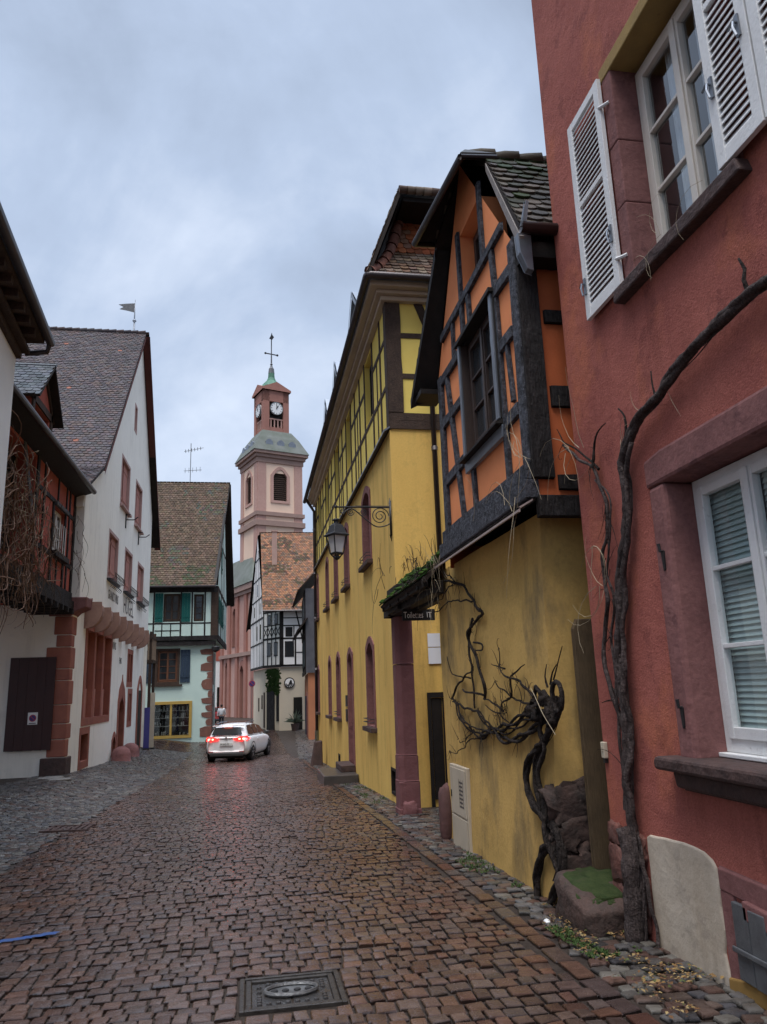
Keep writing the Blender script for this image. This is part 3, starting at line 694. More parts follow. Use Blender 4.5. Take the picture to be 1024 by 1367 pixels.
# roof: beaver-tail tiles on the near slope, black boarded hood over the gable
GT = [(.085,.075,.062),(.105,.092,.07),(.07,.062,.055),(.12,.10,.075),(.065,.065,.05),(.14,.115,.09)]
m = MB(); eN = (5.74,5.66); kN = (6.74,7.17); rg = (7.58,7.86); kF = (8.41,7.17); eF = (9.45,5.52)
mossy = (.10,1.6,(.06,.075,.028))
m.tiles((2.40,eN[0],eN[1]),(7.2,eN[0],eN[1]),(7.2,kN[0],kN[1]),(2.47,kN[0],kN[1]),.17,.135,GT,moss=mossy,odd=.02,oddcol=(.30,.13,.07),lift=.03)
m.tiles((2.47,kN[0],kN[1]),(7.2,kN[0],kN[1]),(7.2,rg[0],rg[1]),(2.52,rg[0],rg[1]),.17,.135,GT,moss=mossy,lift=.03)
m.tiles((7.2,eF[0],eF[1]),(2.15,eF[0],eF[1]),(2.32,kF[0],kF[1]),(7.2,kF[0],kF[1]),.17,.15,GT)
m.tiles((7.2,kF[0],kF[1]),(2.3,kF[0],kF[1]),(2.5,rg[0],rg[1]),(7.2,rg[0],rg[1]),.17,.15,GT)
roof = m.build('roof', M_TILE, org)
m = MB()   # hipped hood boards, seen from below
A = Vector((2.194,6.74,7.17)); Q = Vector((2.034,8.41,7.17)); T = Vector((2.52,7.56,7.90)); up = Vector((0,0,.06))
A2 = Vector((2.60,6.74,7.20)); Q2 = Vector((2.60,8.41,7.20))
for t3 in ((A,Q,T),(A,T,A2),(Q,T,Q2)):
    lo = [p for p in t3]; hi = [p+up for p in t3]
    m.add([tuple(p) for p in lo+hi],[(0,1,2),(3,4,5),(0,1,4,3),(1,2,5,4),(0,2,5,3)])
m.build('gable_hood', M_DARKW, org)
m = MB(); m.tube([A,Q],.04,8); m.tube([A,A2],.03,8); m.tube([Q,Q2],.035,8); m.build('hood_gutter', M_GUT, roof, smooth=True)
m = MB()   # soffit boards and verge boards under the far slope
m.add([(2.13,9.47,5.44),(2.30,8.40,7.10),(2.30,8.40,6.98),(2.13,9.47,5.32),(2.45,9.3,5.44),(2.47,8.32,7.05)],[(0,1,2,3),(3,2,5,4),(0,1,5,4)])
m.add([(2.13,9.47,5.46),(2.5,9.47,5.46),(2.5,9.05,5.46),(2.2,9.05,5.46)],[(0,1,2,3)])
m.box(2.18,2.5,9.05,9.5,5.38,5.45)
m.build('bargeboard', M_DARKW, org)
m = MB(); m.add([(2.385,5.76,5.58),(2.455,6.72,7.10),(2.455,6.72,7.00),(2.385,5.80,5.48),(2.43,5.76,5.58),(2.48,6.72,7.10),(2.48,6.72,7.0),(2.43,5.8,5.48)],[(0,1,2,3),(4,5,6,7),(0,1,5,4),(3,2,6,7),(0,3,7,4),(1,2,6,5)])
m.build('bargeboard', pmat('pale weathered board',(.30,.27,.25),(.2,.18,.17),8,rough=.7,bump=.3), org)
m = MB(); m.fprism(FY(5.80),[(2.37,5.62),(2.50,5.60),(2.50,5.24),(2.44,5.26),(2.38,5.42)],-.05,.03); m.build('corner_bracket', M_ZINC, org, bevel=.006)
m = MB(); m.tube([(2.36,5.66,5.60),(7,5.66,5.60)],.055,8); m.build('eaves_gutter', M_GUT, roof, smooth=True)
m = MB(); m.add([(2.365,5.66,5.66),(2.36,5.60,5.60),(2.40,5.62,5.86)],[(0,1,2)]); m.fprism(FY(5.64),[(2.34,5.58),(2.40,5.60),(2.44,5.84),(2.42,5.86)],0,.02); m.build('gutter_end', M_ZINC, roof)
m = MB(); m.box(2.42,7,5.8,6.0,5.40,5.56); m.build('soffit', M_DARKW, org)
m = MB()
x = 2.55
while x < 7.0:
    m.tube([(x,7.58,7.86+R.uniform(-.01,.01)),(x+.16,7.58,7.885),(x+.33,7.58,7.875+R.uniform(-.01,.01))],[.085,.10,.115],10,.04,col=R.choice(GT)); x += .30
m.build('ridge_tiles', M_TILE, roof, smooth=True)
# plaster base: battered, open to the alley on the far side
m = MB()
v = [(2.56,6.27,3.10),(2.46,6.24,-.45),(2.5,9.92,-.5),(2.50,9.92,3.10),(7,6.27,3.1),(7,6.24,-.45),(7,9.92,-.5),(7,9.92,3.1)]
def grid(q, nu, nv):
    a,b,c,d2 = [Vector(x) for x in q]; vs=[]; fs=[]
    for j in range(nv+1):
        for i in range(nu+1):
            p = a.lerp(b,i/nu).lerp(d2.lerp(c,i/nu),j/nv); n3 = noise.noise(p*1.3)*.018+noise.noise(p*4)*.006
            vs.append((p.x-n3,p.y-n3*.6,p.z))
    for j in range(nv):
        for i in range(nu):
            k=j*(nu+1)+i; fs.append((k,k+1,k+nu+2,k+nu+1))
    return vs,fs
m.add(*grid((v[1],v[2],v[3],v[0]),36,32)); m.add(*grid((v[1],v[5],v[4],v[0]),30,32)); m.poly(v[2],v[6],v[7],v[3]); m.poly(v[0],v[4],v[7],v[3])
m.build('base_wall', M_YELB, org, smooth=False)
m = MB()
for i,(x,z,a,b) in enumerate(((2.60,.62,.16,.13),(2.74,.70,.10,.10),(2.66,.40,.16,.10),(2.80,.36,.11,.11),(2.62,.13,.15,.13),(2.78,.12,.12,.12),(2.52,.35,.09,.10))):
    m.blob((x,6.25,z),(a*1.1,.06,b*1.1),i+20,.7,2.6,18,12,.45)
m.build('exposed_rubble', M_ROCK, org, smooth=True)
m = MB(); m.fprism(FY(6.235),[(2.49,.74),(2.56,.80),(2.66,.79),(2.74,.83),(2.84,.72),(2.83,.6),(2.90,.45),(2.86,.3),(2.9,.1),(2.88,-.2),(2.47,-.2),(2.48,.3),(2.52,.5)],-.03,.012); m.build('bare_masonry', M_ROCK, org)
m = MB(); m.blob((2.47,9.93,.0),(.10,.12,.36),5,.2,2,12,10,.7); gs = m.build('guard_stone', pmat('dark guard stone',(.13,.065,.06),(.09,.05,.046),5,rough=.8,bump=.5,bscale=30,bump2=.4), smooth=True)
tag(gs,'rounded purple guard stone at the alley corner of the yellow base','guard stone')

# plank gate closing the slit between the orange and the red house
g = thing('wooden_gate','dark weathered plank gate in the slit between orange and red house','gate',(2.9,6.08,0))
m = MB()
for i in range(4): m.fprism(FY(6.10),[(2.70+i*.2,-.15),(2.895+i*.2,-.15),(2.895+i*.2,2.12),(2.74+i*.2,2.12),(2.70+i*.2,2.04)],-.02,.02+.006*(i%2))
m.build('board', pmat('dark olive plank',(.14,.098,.055),(.095,.066,.04),4,rough=.7,bump=.5,bscale=30,bstretch=(5,5,.5),grain=.4), g, bevel=.006)

# ================================================================== YELLOW HOUSE
YX = 2.58; yf = FX(YX,-1); YN, YF = 13.4, 30.6; ysf = FY(YN)
yel = thing('yellow_house','long yellow house with purple stone windows, timbered top floor and grey gutter','house',(YX,22,-.6))
F1 = [(15.95,17.25,4.36,6.16),(19.85,20.95,4.36,6.16),(22.55,23.65,4.36,6.16),(25.35,26.45,4.36,6.16),(29.3,30.15,4.36,6.16)]
G1 = [(16.05,17.25,.80,2.74),(22.45,23.55,.80,2.74),(25.05,26.05,.80,2.74),(29.5,30.25,.80,2.6)]
DR = (19.55,20.7,-.62,2.70)
TP = [(15.35,16.35,7.55,9.02),(19.1,20.0,7.55,9.02),(22.0,22.9,7.55,9.02),(25.2,26.1,7.55,9.02),(28.2,29.0,7.55,9.02)]
CH = [(14.05,14.45,-.25,.12),(23.0,23.4,-.62,-.3)]
m = MB()
m.wall(yf, [(YN,-1.5),(YF,-1.5),(YF,6.45),(YN,6.45)], [(a+.14,b-.14,c+.02,e-.16,.24) for a,b,c,e in F1+G1]+[(DR[0]+.14,DR[1]-.14,DR[2],DR[3]-.16,.3)]+[(*c,.2) for c in CH])
m.wall(ysf, [(YX,-1),(9.5,-1),(9.5,6.45),(YX,6.45)])
m.poly((YX,YF,-1.5),(9.5,YF,-1.5),(9.5,YF,9.3),(YX,YF,9.3)); m.poly((9.5,YN,-1.5),(9.5,YF,-1.5),(9.5,YF,9.3),(9.5,YN,9.3))
m.build('wall', M_YEL, yel)
m = MB(); m.wall(FX(YX+.02,-1), [(YN,6.45),(YF,6.45),(YF,9.3),(YN,9.3)], [(*t,.22) for t in TP]); m.wall(FY(YN+.02), [(YX+.02,6.45),(9.5,6.45),(9.5,9.3),(YX+.02,9.3)])
m.build('upper_wall', M_YELT, yel)
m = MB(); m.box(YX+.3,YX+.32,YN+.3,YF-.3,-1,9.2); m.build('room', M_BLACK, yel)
PURP = M_STONE
PFR = pmat('purple painted window wood', (.055,.028,.028), (.04,.022,.022), 4, rough=.5, bump=.2)
for k,(a,b,c,e) in enumerate(F1+G1):
    m = MB(); m.ring(yf, arch(a,b,c,e,.22), arch(a+.14,b-.14,c+.02,e-.15,.2), -.24, .025); m.build('stone_surround', PURP, yel)
    w = casement(yel, yf, a+.14,b-.14,c+.02,e-.15,-.17, PFR, M_GLASSD, 2, 3, .05)
    m = MB(); m.fbox(yf,a-.06,b+.06,c-.10,c,-.02,.13); m.build('sill', M_DSTONE, w, bevel=.012)
    if k < 7:
        m = MB()
        for q in (0,.07): m.tube([yf.p(a+.12,c+.10+q,.0),yf.p(a+.14,c+.10+q,.12),yf.p(b-.14,c+.10+q,.12),yf.p(b-.12,c+.10+q,.0)],.009,5)
        m.build('window_rail', M_IRON, w)
a,b,c,e = DR
m = MB(); m.ring(yf, arch(a,b,c,e,.2), arch(a+.15,b-.15,c,e-.15,.2), -.3, .03); m.build('stone_surround', PURP, yel)
m = MB(); m.fbox(yf,a+.15,b-.15,c,e-.55,-.26,-.20); m.fbox(yf,a+.15,b-.15,e-.55,e-.48,-.26,-.16)
for q in (.25,.95,1.6): m.fbox(yf,a+.25,b-.25,c+q,c+q+.5,-.2,-.185)
d = m.build('door', M_REDW, yel); d['label'] = 'faded brown door with arched fanlight'
m = MB(); m.poly(yf.p(a+.15,e-.48,-.22),yf.p(b-.15,e-.48,-.22),yf.p(b-.15,e-.16,-.22),yf.p(a+.15,e-.16,-.22)); m.build('fanlight', M_GLASSD, d)
for c4 in CH:
    m = MB(); m.fbox(yf,c4[0],c4[1],c4[2],c4[3],-.15,-.1); m.ring(yf,[(c4[0]-.05,c4[2]-.05),(c4[1]+.05,c4[2]-.05),(c4[1]+.05,c4[3]+.05),(c4[0]-.05,c4[3]+.05)],[(c4[0],c4[2]),(c4[1],c4[2]),(c4[1],c4[3]),(c4[0],c4[3])],-.1,.01); m.build('cellar_vent', M_DARKW, yel)
m = MB(); m.fbox(yf,20.95,21.2,1.15,1.45,.0,.03); m.fbox(yf,20.95,21.2,.75,1.08,.0,.03); m.build('letter_plate', M_IRON, yel)
for k,(a,b,c,e) in enumerate(TP):
    w = casement(yel, FX(YX+.02,-1), a,b,c,e,-.12, M_DARKW, M_GLASSD, 2, 2, .06)
# timber frame of the top floor
def ybeam(fr,nm,u0,v0,u1,v1,w,d1=.02,wob=.08):
    q = MB(); q.fbeam(fr,u0,v0,u1,v1,w,-.015,d1,wob); q.build(nm,M_TIMBB,yel)
posts = [14.25,15.25,16.45,17.3,18.2,19.0,20.1,21.0,21.9,23.0,24.1,25.1,26.2,27.2,28.1,29.1,29.9]
f2 = FX(YX+.02,-1)
for u in posts: ybeam(f2,'post',u,6.5,u,9.25,.11)
ybeam(f2,'post',YN+.13,6.5,YN+.13,9.25,.26,.03); ybeam(f2,'post',YF-.1,6.5,YF-.1,9.25,.2,.03)
for v in (7.42,8.42):
    for p0,p1 in zip([YN+.26]+posts,posts+[YF-.2]):
        if v > 7.5 and any(t[0]-.2 < (p0+p1)/2 < t[1]+.2 for t in TP): continue
        ybeam(f2,'rail',p0+.055,v,p1-.055,v,.10,.016)
for u in (14.7,17.75,21.45,24.6,27.65): ybeam(f2,'post',u,6.5,u,8.38,.08,.014)
ybeam(f2,'sill_beam',YN,6.49,YF,6.49,.14,.035,.03)
f3 = FY(YN+.02)
ybeam(f3,'corner_post',2.585+.14,6.79,2.585+.14,9.11,.29,.036)
ybeam(f3,'post',4.75,6.7,4.75,9.25,.24,.02); ybeam(f3,'post',7.0,6.7,7.0,9.25,.24,.02)
for v in (7.55,8.42): ybeam(f3,'rail',2.87,v,4.63,v,.11,.016); 
ybeam(f3,'rail',4.87,8.0,6.9,8.0,.12,.016)
ybeam(f3,'brace',3.2,9.25,4.15,6.75,.17,.022)
ybeam(f3,'sill_beam',2.60,6.70,9.4,6.70,.15,.03); ybeam(f3,'sill_beam',2.59,6.53,9.4,6.53,.16,.05)
m = MB(); a = [yf.p(YN-.02,6.50,.0),yf.p(YF,6.50,.0),yf.p(YF,6.42,.12),yf.p(YN-.02,6.42,.12)]; b = [(p[0],p[1],p[2]-.04) for p in a]
m.add(a+b,[(0,1,2,3),(4,5,6,7),(0,1,5,4),(2,3,7,6),(0,3,7,4),(1,2,6,5)]); m.build('ledge', M_ZINC, yel)
# cornice and gutter
m = MB()
for (v0,v1,dd) in ((9.12,9.22,.10),(9.22,9.30,.20),(9.30,9.42,.34)):
    m.box(YX-dd,9.6,YN-dd,YF+.1,v0,v1)
m.build('cornice', M_CORN, yel, bevel=.02)
m = MB(); gx = YX-.42; gy = YN-.46
m.tube([(gx,YF+.3,9.40),(gx,gy+.06,9.44),(gx+.02,gy+.01,9.44),(gx+.06,gy,9.44),(9,gy,9.44)],.075,10); m.build('gutter', M_ZINC if False else M_GUT, yel, smooth=True)
m = MB(); m.tube([(3.42,gy,9.40),(3.42,gy+.05,9.15),(3.42,YN-.10,8.9),(3.42,YN-.10,-.3)],.05,10)
for z in (8.5,6.0,3.6,1.2): m.tube([(3.42,YN-.10,z),(3.42,YN-.10,z+.08)],.062,10)
m.build('downpipe', M_GUT, yel, smooth=True)
m = MB(); m.tube([(gx,YF-.35,9.36),(YX-.2,YF-.42,9.0),(YX-.08,YF-.42,8.8),(YX-.08,YF-.42,.1)],.06,10)
for z in (8,6.2,4.4,2.4): m.tube([(YX-.08,YF-.42,z),(YX-.08,YF-.42,z+.08)],.075,10)
m.build('downpipe', M_GUT, yel, smooth=True)
m = MB(); m.tube([(YX-.09,YF-.42,.1),(YX-.09,YF-.42,-1.2)],.075,10); m.build('downpipe_foot', pmat('pale green cast pipe',(.36,.42,.36),None,5,rough=.5,bump=.1), yel, smooth=True)
# roof: steep street slope with an overhanging verge, hipped tile skirt on the near end
BT = [(.16,.10,.075),(.20,.15,.11),(.13,.085,.065),(.23,.18,.135),(.11,.085,.07),(.27,.21,.16),(.18,.11,.07)]
m = MB()
m.tiles((gx-.02,YF+.2,9.48),(gx-.0,YN-.52,9.48),(2.84,YN-.50,11.33),(2.84,YF+.2,11.33),.18,.15,BT,lift=.03)
m.tiles((2.84,YF+.2,11.33),(2.84,YN-.5,11.33),(6.0,YN+2.6,13.6),(6.0,YF,13.6),.18,.16,BT)
m.tiles((2.84,YN-.5,11.36),(9.2,YN-.5,11.36),(6.4,YN+2.6,13.6),(6.0,YN+2.6,13.6),.18,.16,BT)
m.tiles((gx+.06,gy+.02,9.48),(9.2,gy+.02,9.48),(9.2,YN+.15,10.35),(2.76,YN+.15,10.35),.17,.13,BT,lift=.03)
m.tiles((2.76,YN+.15,10.35),(9.2,YN+.15,10.35),(9.2,YN+.42,11.4),(3.05,YN+.42,11.4),.17,.13,[(.40,.13,.055),(.45,.16,.07),(.34,.11,.05),(.26,.15,.10)],lift=.03)
yr = m.build('roof', M_TILE, yel)
m = MB(); hp = spline([(2.22,gy+.04,9.52),(2.48,YN-.2,9.82),(2.74,YN+.12,10.33),(2.93,YN+.30,10.95),(3.06,YN+.42,11.36)],.06)
n = len(hp)
k = 0
while k < n-1:
    seg = hp[k:min(k+6,n)]
    m.tube(seg,[.10+.028*(1-i/max(1,len(seg)-1)) for i in range(len(seg))],10,.03,col=R.choice([(.22,.10,.075),(.26,.13,.10),(.18,.11,.09),(.30,.13,.09)])); k += 5
x = 2.86
while x < 7:
    m.tube([(x,YN-.5,11.36),(x+.20,YN-.5,11.37)],[.085,.075],8,.05,col=R.choice(BT)); x += .17
m.build('ridge_tiles', M_TILE, yr, smooth=True)
m = MB(); m.box(2.95,9,YN-.40,YN+.4,11.18,11.28); m.poly((2.3,YN-.46,9.5),(2.9,YN-.46,11.2),(2.9,YN+.3,11.2),(2.3,YN+.3,9.5)); m.build('verge_board', M_DARKW, yel)
for i,(u0,u1) in enumerate(((16.0,17.7),(20.3,21.6),(23.4,24.6))):
    um = (u0+u1)/2; m = MB(); x0 = 2.42; 
    m.add([(x0,u0,10.55),(x0,u1,10.55),(x0,um,11.30),(x0+2,u0,10.55),(x0+2,u1,10.55),(x0+2,um,11.30)],[(0,2,5,3),(1,2,5,4),(0,1,4,3)])
    m.add([(x0-.03,u0-.02,10.50),(x0-.03,um,11.32),(x0-.03,u1+.02,10.50),(x0-.03,u1-.12,10.50),(x0-.03,um,11.14),(x0-.03,u0+.12,10.50)],[(0,1,4,5),(1,2,3,4)])
    m.poly((x0+.08,u0+.1,9.9),(x0+.08,u1-.1,9.9),(x0+.08,u1-.1,10.5),(x0+.08,um,11.2),(x0+.08,u0+.1,10.5))
    dm = m.build('dormer', M_ZINC, yel)
    m = MB(); m.box(x0+.05,x0+.07,um-.3,um+.3,9.95,10.5); m.build('pane', M_GLASSD, dm)
# ================================================================== ALLEY DOORWAY, SIGN, LANTERN, SMALL THINGS ON THE RIGHT
dc = thing('alley_gateway','purple sandstone gate pillar carrying a mossy tiled canopy over the alley entrance','gateway',(2.5,12.5,-.4))
m = MB()
for z0,z1,o in ((-.5,-.30,.03),(-.30,.12,.02),(.13,.52,.01),(.53,1.98,0),(1.99,2.78,.0)):
    a0,a1,b0,b1 = 2.37-o,2.67+o,12.5-o,12.85+o; ch = .075 if z0 > .1 else .02
    pts = [(a0+ch,b0),(a1-.02,b0),(a1,b0+.02),(a1,b1),(a0,b1),(a0,b0+ch)]
    n = len(pts); v = [(x,y,z0) for x,y in pts]+[(x,y,z1) for x,y in pts]
    m.add(v,[tuple(range(n)),tuple(range(n,2*n))]+[(i,(i+1)%n,n+(i+1)%n,n+i) for i in range(n)])
m.build('pillar', pmat('dusky purple sandstone',(.20,.088,.088),(.15,.066,.066),3,rough=.8,bump=.5,bscale=35,bump2=.3,stain=(.28,.15,.13),stain_pos=.63,stain_scale=6), dc, bevel=.012)
m = MB()
m.blob((2.50,12.52,-.30),(.12,.12,.13),9,.35,2.5,16,10,.4); m.build('base_stone', MATS['dusky purple sandstone'], dc, smooth=True)
m = MB()
m.tiles((2.13,12.55,2.95),(2.13,9.35,2.95),(2.56,9.45,3.36),(2.56,13.0,3.36),.17,.12,[(.06,.05,.04),(.08,.065,.05),(.05,.05,.035),(.10,.075,.055)],moss=(-.05,1.3,(.05,.11,.022)),lift=.035)
cr = m.build('canopy_roof', M_TILE, dc)
m = MB()
for _ in range(150):
    y = R.uniform(9.5,12.5); t = R.random()**.8; x = 2.14+.40*t; z = 2.985+.41*t
    if noise.noise(Vector((x*2,y*1.1,2))) < -.12: continue
    m.blob((x,y,z),(.04+.035*R.random(),.06*R.uniform(.6,1.5),.022),R.randint(0,99),.5,3,7,5,.8)
m.build('moss_cushions', pmat('bright roof moss',(.075,.15,.025),(.035,.075,.015),6,rough=.95,bump=1.,bscale=90,bdist=.02), cr, smooth=True)
m = MB(); m.box(2.18,2.24,9.4,12.6,2.86,2.92); m.box(2.30,2.46,9.45,12.9,2.78,2.95); m.box(2.5,2.62,9.9,13.0,2.75,3.30)
for y in (9.7,10.4,11.1,11.8,12.4): m.box(2.16,2.6,y,y+.08,2.86,2.95)
m.poly((2.5,9.9,2.8),(2.16,9.9,2.93),(2.16,12.6,2.93),(2.5,12.9,2.8)); m.box(2.26,2.62,12.45,12.95,2.78,3.1); m.box(2.24,2.6,11.55,12.45,2.80,3.2)
m.build('canopy_frame', M_DARKW, dc, bevel=.008)
pap = thing('paper_notice','two pale paper notices on the yellow wall inside the alley','notice',(3.2,13.36,2.3))
for z0,z1 in ((2.30,2.54),(2.0,2.285)):
    m = MB(); m.fbox(ysf,3.13,3.36,z0,z1,.01,.02); m.build('sheet', M_PAPER, pap)
ad = thing('alley_door','black plank door deep in the alley against the yellow wall','door',(3.3,13.35,0))
m = MB()
for i in range(4): m.fbox(ysf,3.14+i*.2,3.33+i*.2,-.3,1.4,.012,.03)
m.build('door_leaf', M_DARKW, ad, bevel=.006); m = MB(); m.fbox(ysf,3.07,3.13,-.45,1.5,.012,.05); m.fbox(ysf,3.95,4.01,-.45,1.5,.012,.05); m.fbox(ysf,3.13,3.95,1.41,1.5,.012,.05); m.build('frame', M_DARKW, ad)
sg = thing('toilet_sign','small black hanging sign reading Toilettes under the mossy canopy','sign',(2.54,11.5,2.7))
m = MB(); sgf = FY(11.5); m.fbox(sgf,2.30,2.82,2.61,2.785,0,.02); m.build('board', M_INK, sg, bevel=.003)
text('Toilettes', .14, sgf, 2.32, 2.65, .021, M_SIGNW, sg, wscale=.62)
text('IT', .12, sgf, 2.685, 2.655, .021, M_SIGNW, sg, wscale=.8)
m = MB()
for u in (2.38,2.74): m.tube([(u,11.5,2.78),(u,11.5,2.95)],.006,5)
m.build('hanger', M_IRON, sg)

lan = thing('wall_lantern','black iron street lantern hanging from a scrolled bracket on the yellow wall','street lamp',(YX,13.55,4.5))
m = MB(); LY = 13.55
m.box(YX-.035,YX+.01,LY-.03,LY+.03,4.38,5.06); m.tube([(YX-.03,LY,5.0),(YX-.02,LY,5.12)],[.02,.004],6); m.tube([(YX-.03,LY,4.4),(YX-.015,LY,4.28)],[.02,.004],6)
m.tube([(YX,LY,4.93),(1.50,LY,4.93)],.016,6); m.tube([(YX,LY,4.955),(1.9,LY,4.955)],.006,5)
def spiral(cx,cz,r0,r1,a0,a1,n=34): return [(cx+(r0+(r1-r0)*i/n)*math.cos(a0+(a1-a0)*i/n), LY, cz+(r0+(r1-r0)*i/n)*math.sin(a0+(a1-a0)*i/n)) for i in range(n+1)]
m.tube(spiral(2.36,4.76,.17,.03,0,4.4*math.pi,56),.010,5)
m.tube(spline([(YX-.02,LY,4.62),(2.45,LY,4.57),(2.28,LY,4.56),(2.08,LY,4.70),(1.9,LY,4.86),(1.80,LY,4.90),(1.70,LY,4.84),(1.68,LY,4.78)],.03),.012,5)
m.tube(spiral(2.04,4.83,.075,.015,math.pi,4.6*math.pi),.008,5); m.tube(spiral(1.80,4.83,.07,.015,2*math.pi,-1.6*math.pi),.008,5); m.tube(spiral(1.66,4.84,.06,.02,0,2.6*math.pi),.008,5)
m.build('bracket', M_IRON, lan, smooth=True)
lc = (1.53,LY,0)
m = MB(); q = math.pi/4
m.tube([(1.53,LY,4.93),(1.53,LY,4.68)],.014,6); m.lathe([(.02,4.96),(.035,4.94),(.02,4.90)],lc,8); m.lathe([(.05,4.70),(.085,4.68),(.05,4.66),(.05,4.62),(.075,4.60)],lc,8)
m.lathe([(.085,4.605),(.125,4.58),(.20,4.42),(.245,4.40),(.245,4.375),(.20,4.37)],lc,4,a0=q+.45); m.build('hood', M_IRON, lan, bevel=.006)
m = MB(); m.lathe([(.165,4.37),(.105,4.06)],lc,4,a0=q+.45); m.build('lamp_glass', M_LAMPG, lan)
m = MB()
for k in range(4):
    a = q+.45+k*math.pi/2; m.tube([(1.53+.19*math.cos(a),LY+.19*math.sin(a),4.38),(1.53+.125*math.cos(a),LY+.125*math.sin(a),4.05),(1.53+.05*math.cos(a),LY+.05*math.sin(a),3.97)],.013,5)
m.lathe([(.125,4.065),(.13,4.05),(.115,4.03)],lc,4,a0=q+.45); m.lathe([(.05,4.0),(.07,3.97),(.04,3.94),(.01,3.92)],lc,8); m.build('lamp_cage', M_IRON, lan)

bx = thing('meter_cabinet','beige plastic meter cabinet set in the foot of the yellow base wall','cabinet',(2.47,9.2,-.2))
cf = FX(2.482,-1)
m = MB(); m.fbox(cf,8.86,9.60,-.33,.66,-.02,.03); m.build('casing', M_BOX, bx, bevel=.006)
m = MB(); m.fbox(cf,8.90,9.56,.10,.63,.031,.042); m.build('door', M_BOX, bx, bevel=.004)
m = MB(); m.fbox(cf,8.90,9.56,-.30,.075,.031,.040); m.build('panel', M_BOX, bx, bevel=.004)
m = MB()   # little printed notice: ruled blocks of small print
for i in range(7): m.fbox(cf,8.98+.03*(i%2),9.16,.20+.045*i,.222+.045*i,.043,.0435)
for u in (8.985,9.08,9.15): m.fbox(cf,u,u+.012,.20,.52,.043,.0435)
m.build('notice', M_INKB, bx)
m = MB(); m.fbox(cf,9.5,9.53,.28,.36,.043,.05); m.build('lock', M_IRON, bx)

ms = MB(); ms.blob((2.56,5.76,-.055),(.24,.31,.17),31,.20,1.9,30,20,.30); mo = thing('stepping_stone','squat dark stone block with green moss on top beside the red wall','stone block',(2.58,5.86,-.2))
ms.v = [(x,y,z+(y-5.76)*.22*max(0,min(1,(z+.2)/.2))) for x,y,z in ms.v]; ms.build('block', M_ROCK, mo, smooth=True)
m = MB(); m.blob((2.57,5.78,.068),(.21,.27,.06),33,.35,2.6,30,12,.45)
for _ in range(420):
    a = R.uniform(0,6.28); q = math.sqrt(R.random()); x = 2.56+.215*q*math.cos(a); y = 5.77+.285*q*math.sin(a)
    if noise.noise(Vector((x*7,y*7,4))) < -.18: continue
    m.blob((x,y,.112-.02*q*q+R.uniform(-.006,.006)),(R.uniform(.012,.026),R.uniform(.012,.026),.010),R.randint(0,99),.5,4,6,4,.8)
m.v = [(x,y,z+(y-5.76)*.22) for x,y,z in m.v]; m.build('moss_cap', pmat('block moss',(.030,.050,.016),(.060,.080,.028),16,rough=.95,bump=1.,bscale=110,bdist=.02,stain=(.06,.06,.035),stain_pos=.56,stain_scale=9,stain_stretch=(1,1,1)), mo, smooth=True)

st = thing('door_step','dark wet stone slab step below the yellow house door','step',(2.2,19.8,-.6))
m = MB(); m.box(1.72,2.56,18.9,20.85,-.66,-.40); m.build('slab', pmat('black wet stone',(.045,.04,.038),(.07,.06,.055),4,rough=.3,bump=.3), st, bevel=.02)
m = MB(); m.box(2.2,2.56,19.5,20.75,-.40,-.24); m.build('upper_step', M_DSTONE, st, bevel=.015)
gs = MB(); gs.add([(2.0,26.9,-1.0),(2.42,26.9,-1.0),(2.42,27.35,-1.0),(2.0,27.35,-1.0),(2.16,27.0,-.12),(2.42,27.0,-.08),(2.42,27.3,-.08),(2.16,27.3,-.12)],[(0,1,5,4),(1,2,6,5),(2,3,7,6),(3,0,4,7),(4,5,6,7)])
tag(gs.build('guard_stone', M_DSTONE, bevel=.04),'dark wedge shaped guard stone at the far end of the yellow wall','guard stone')
pb = MB(); pb.blob((2.19,5.88,-.14),(.022,.034,.016),4,.4,2,12,8,.8); tag(pb.build('white_pebble', M_SIGNW, smooth=True),'small white pebble lying by the foot of the twisted vine','pebble')

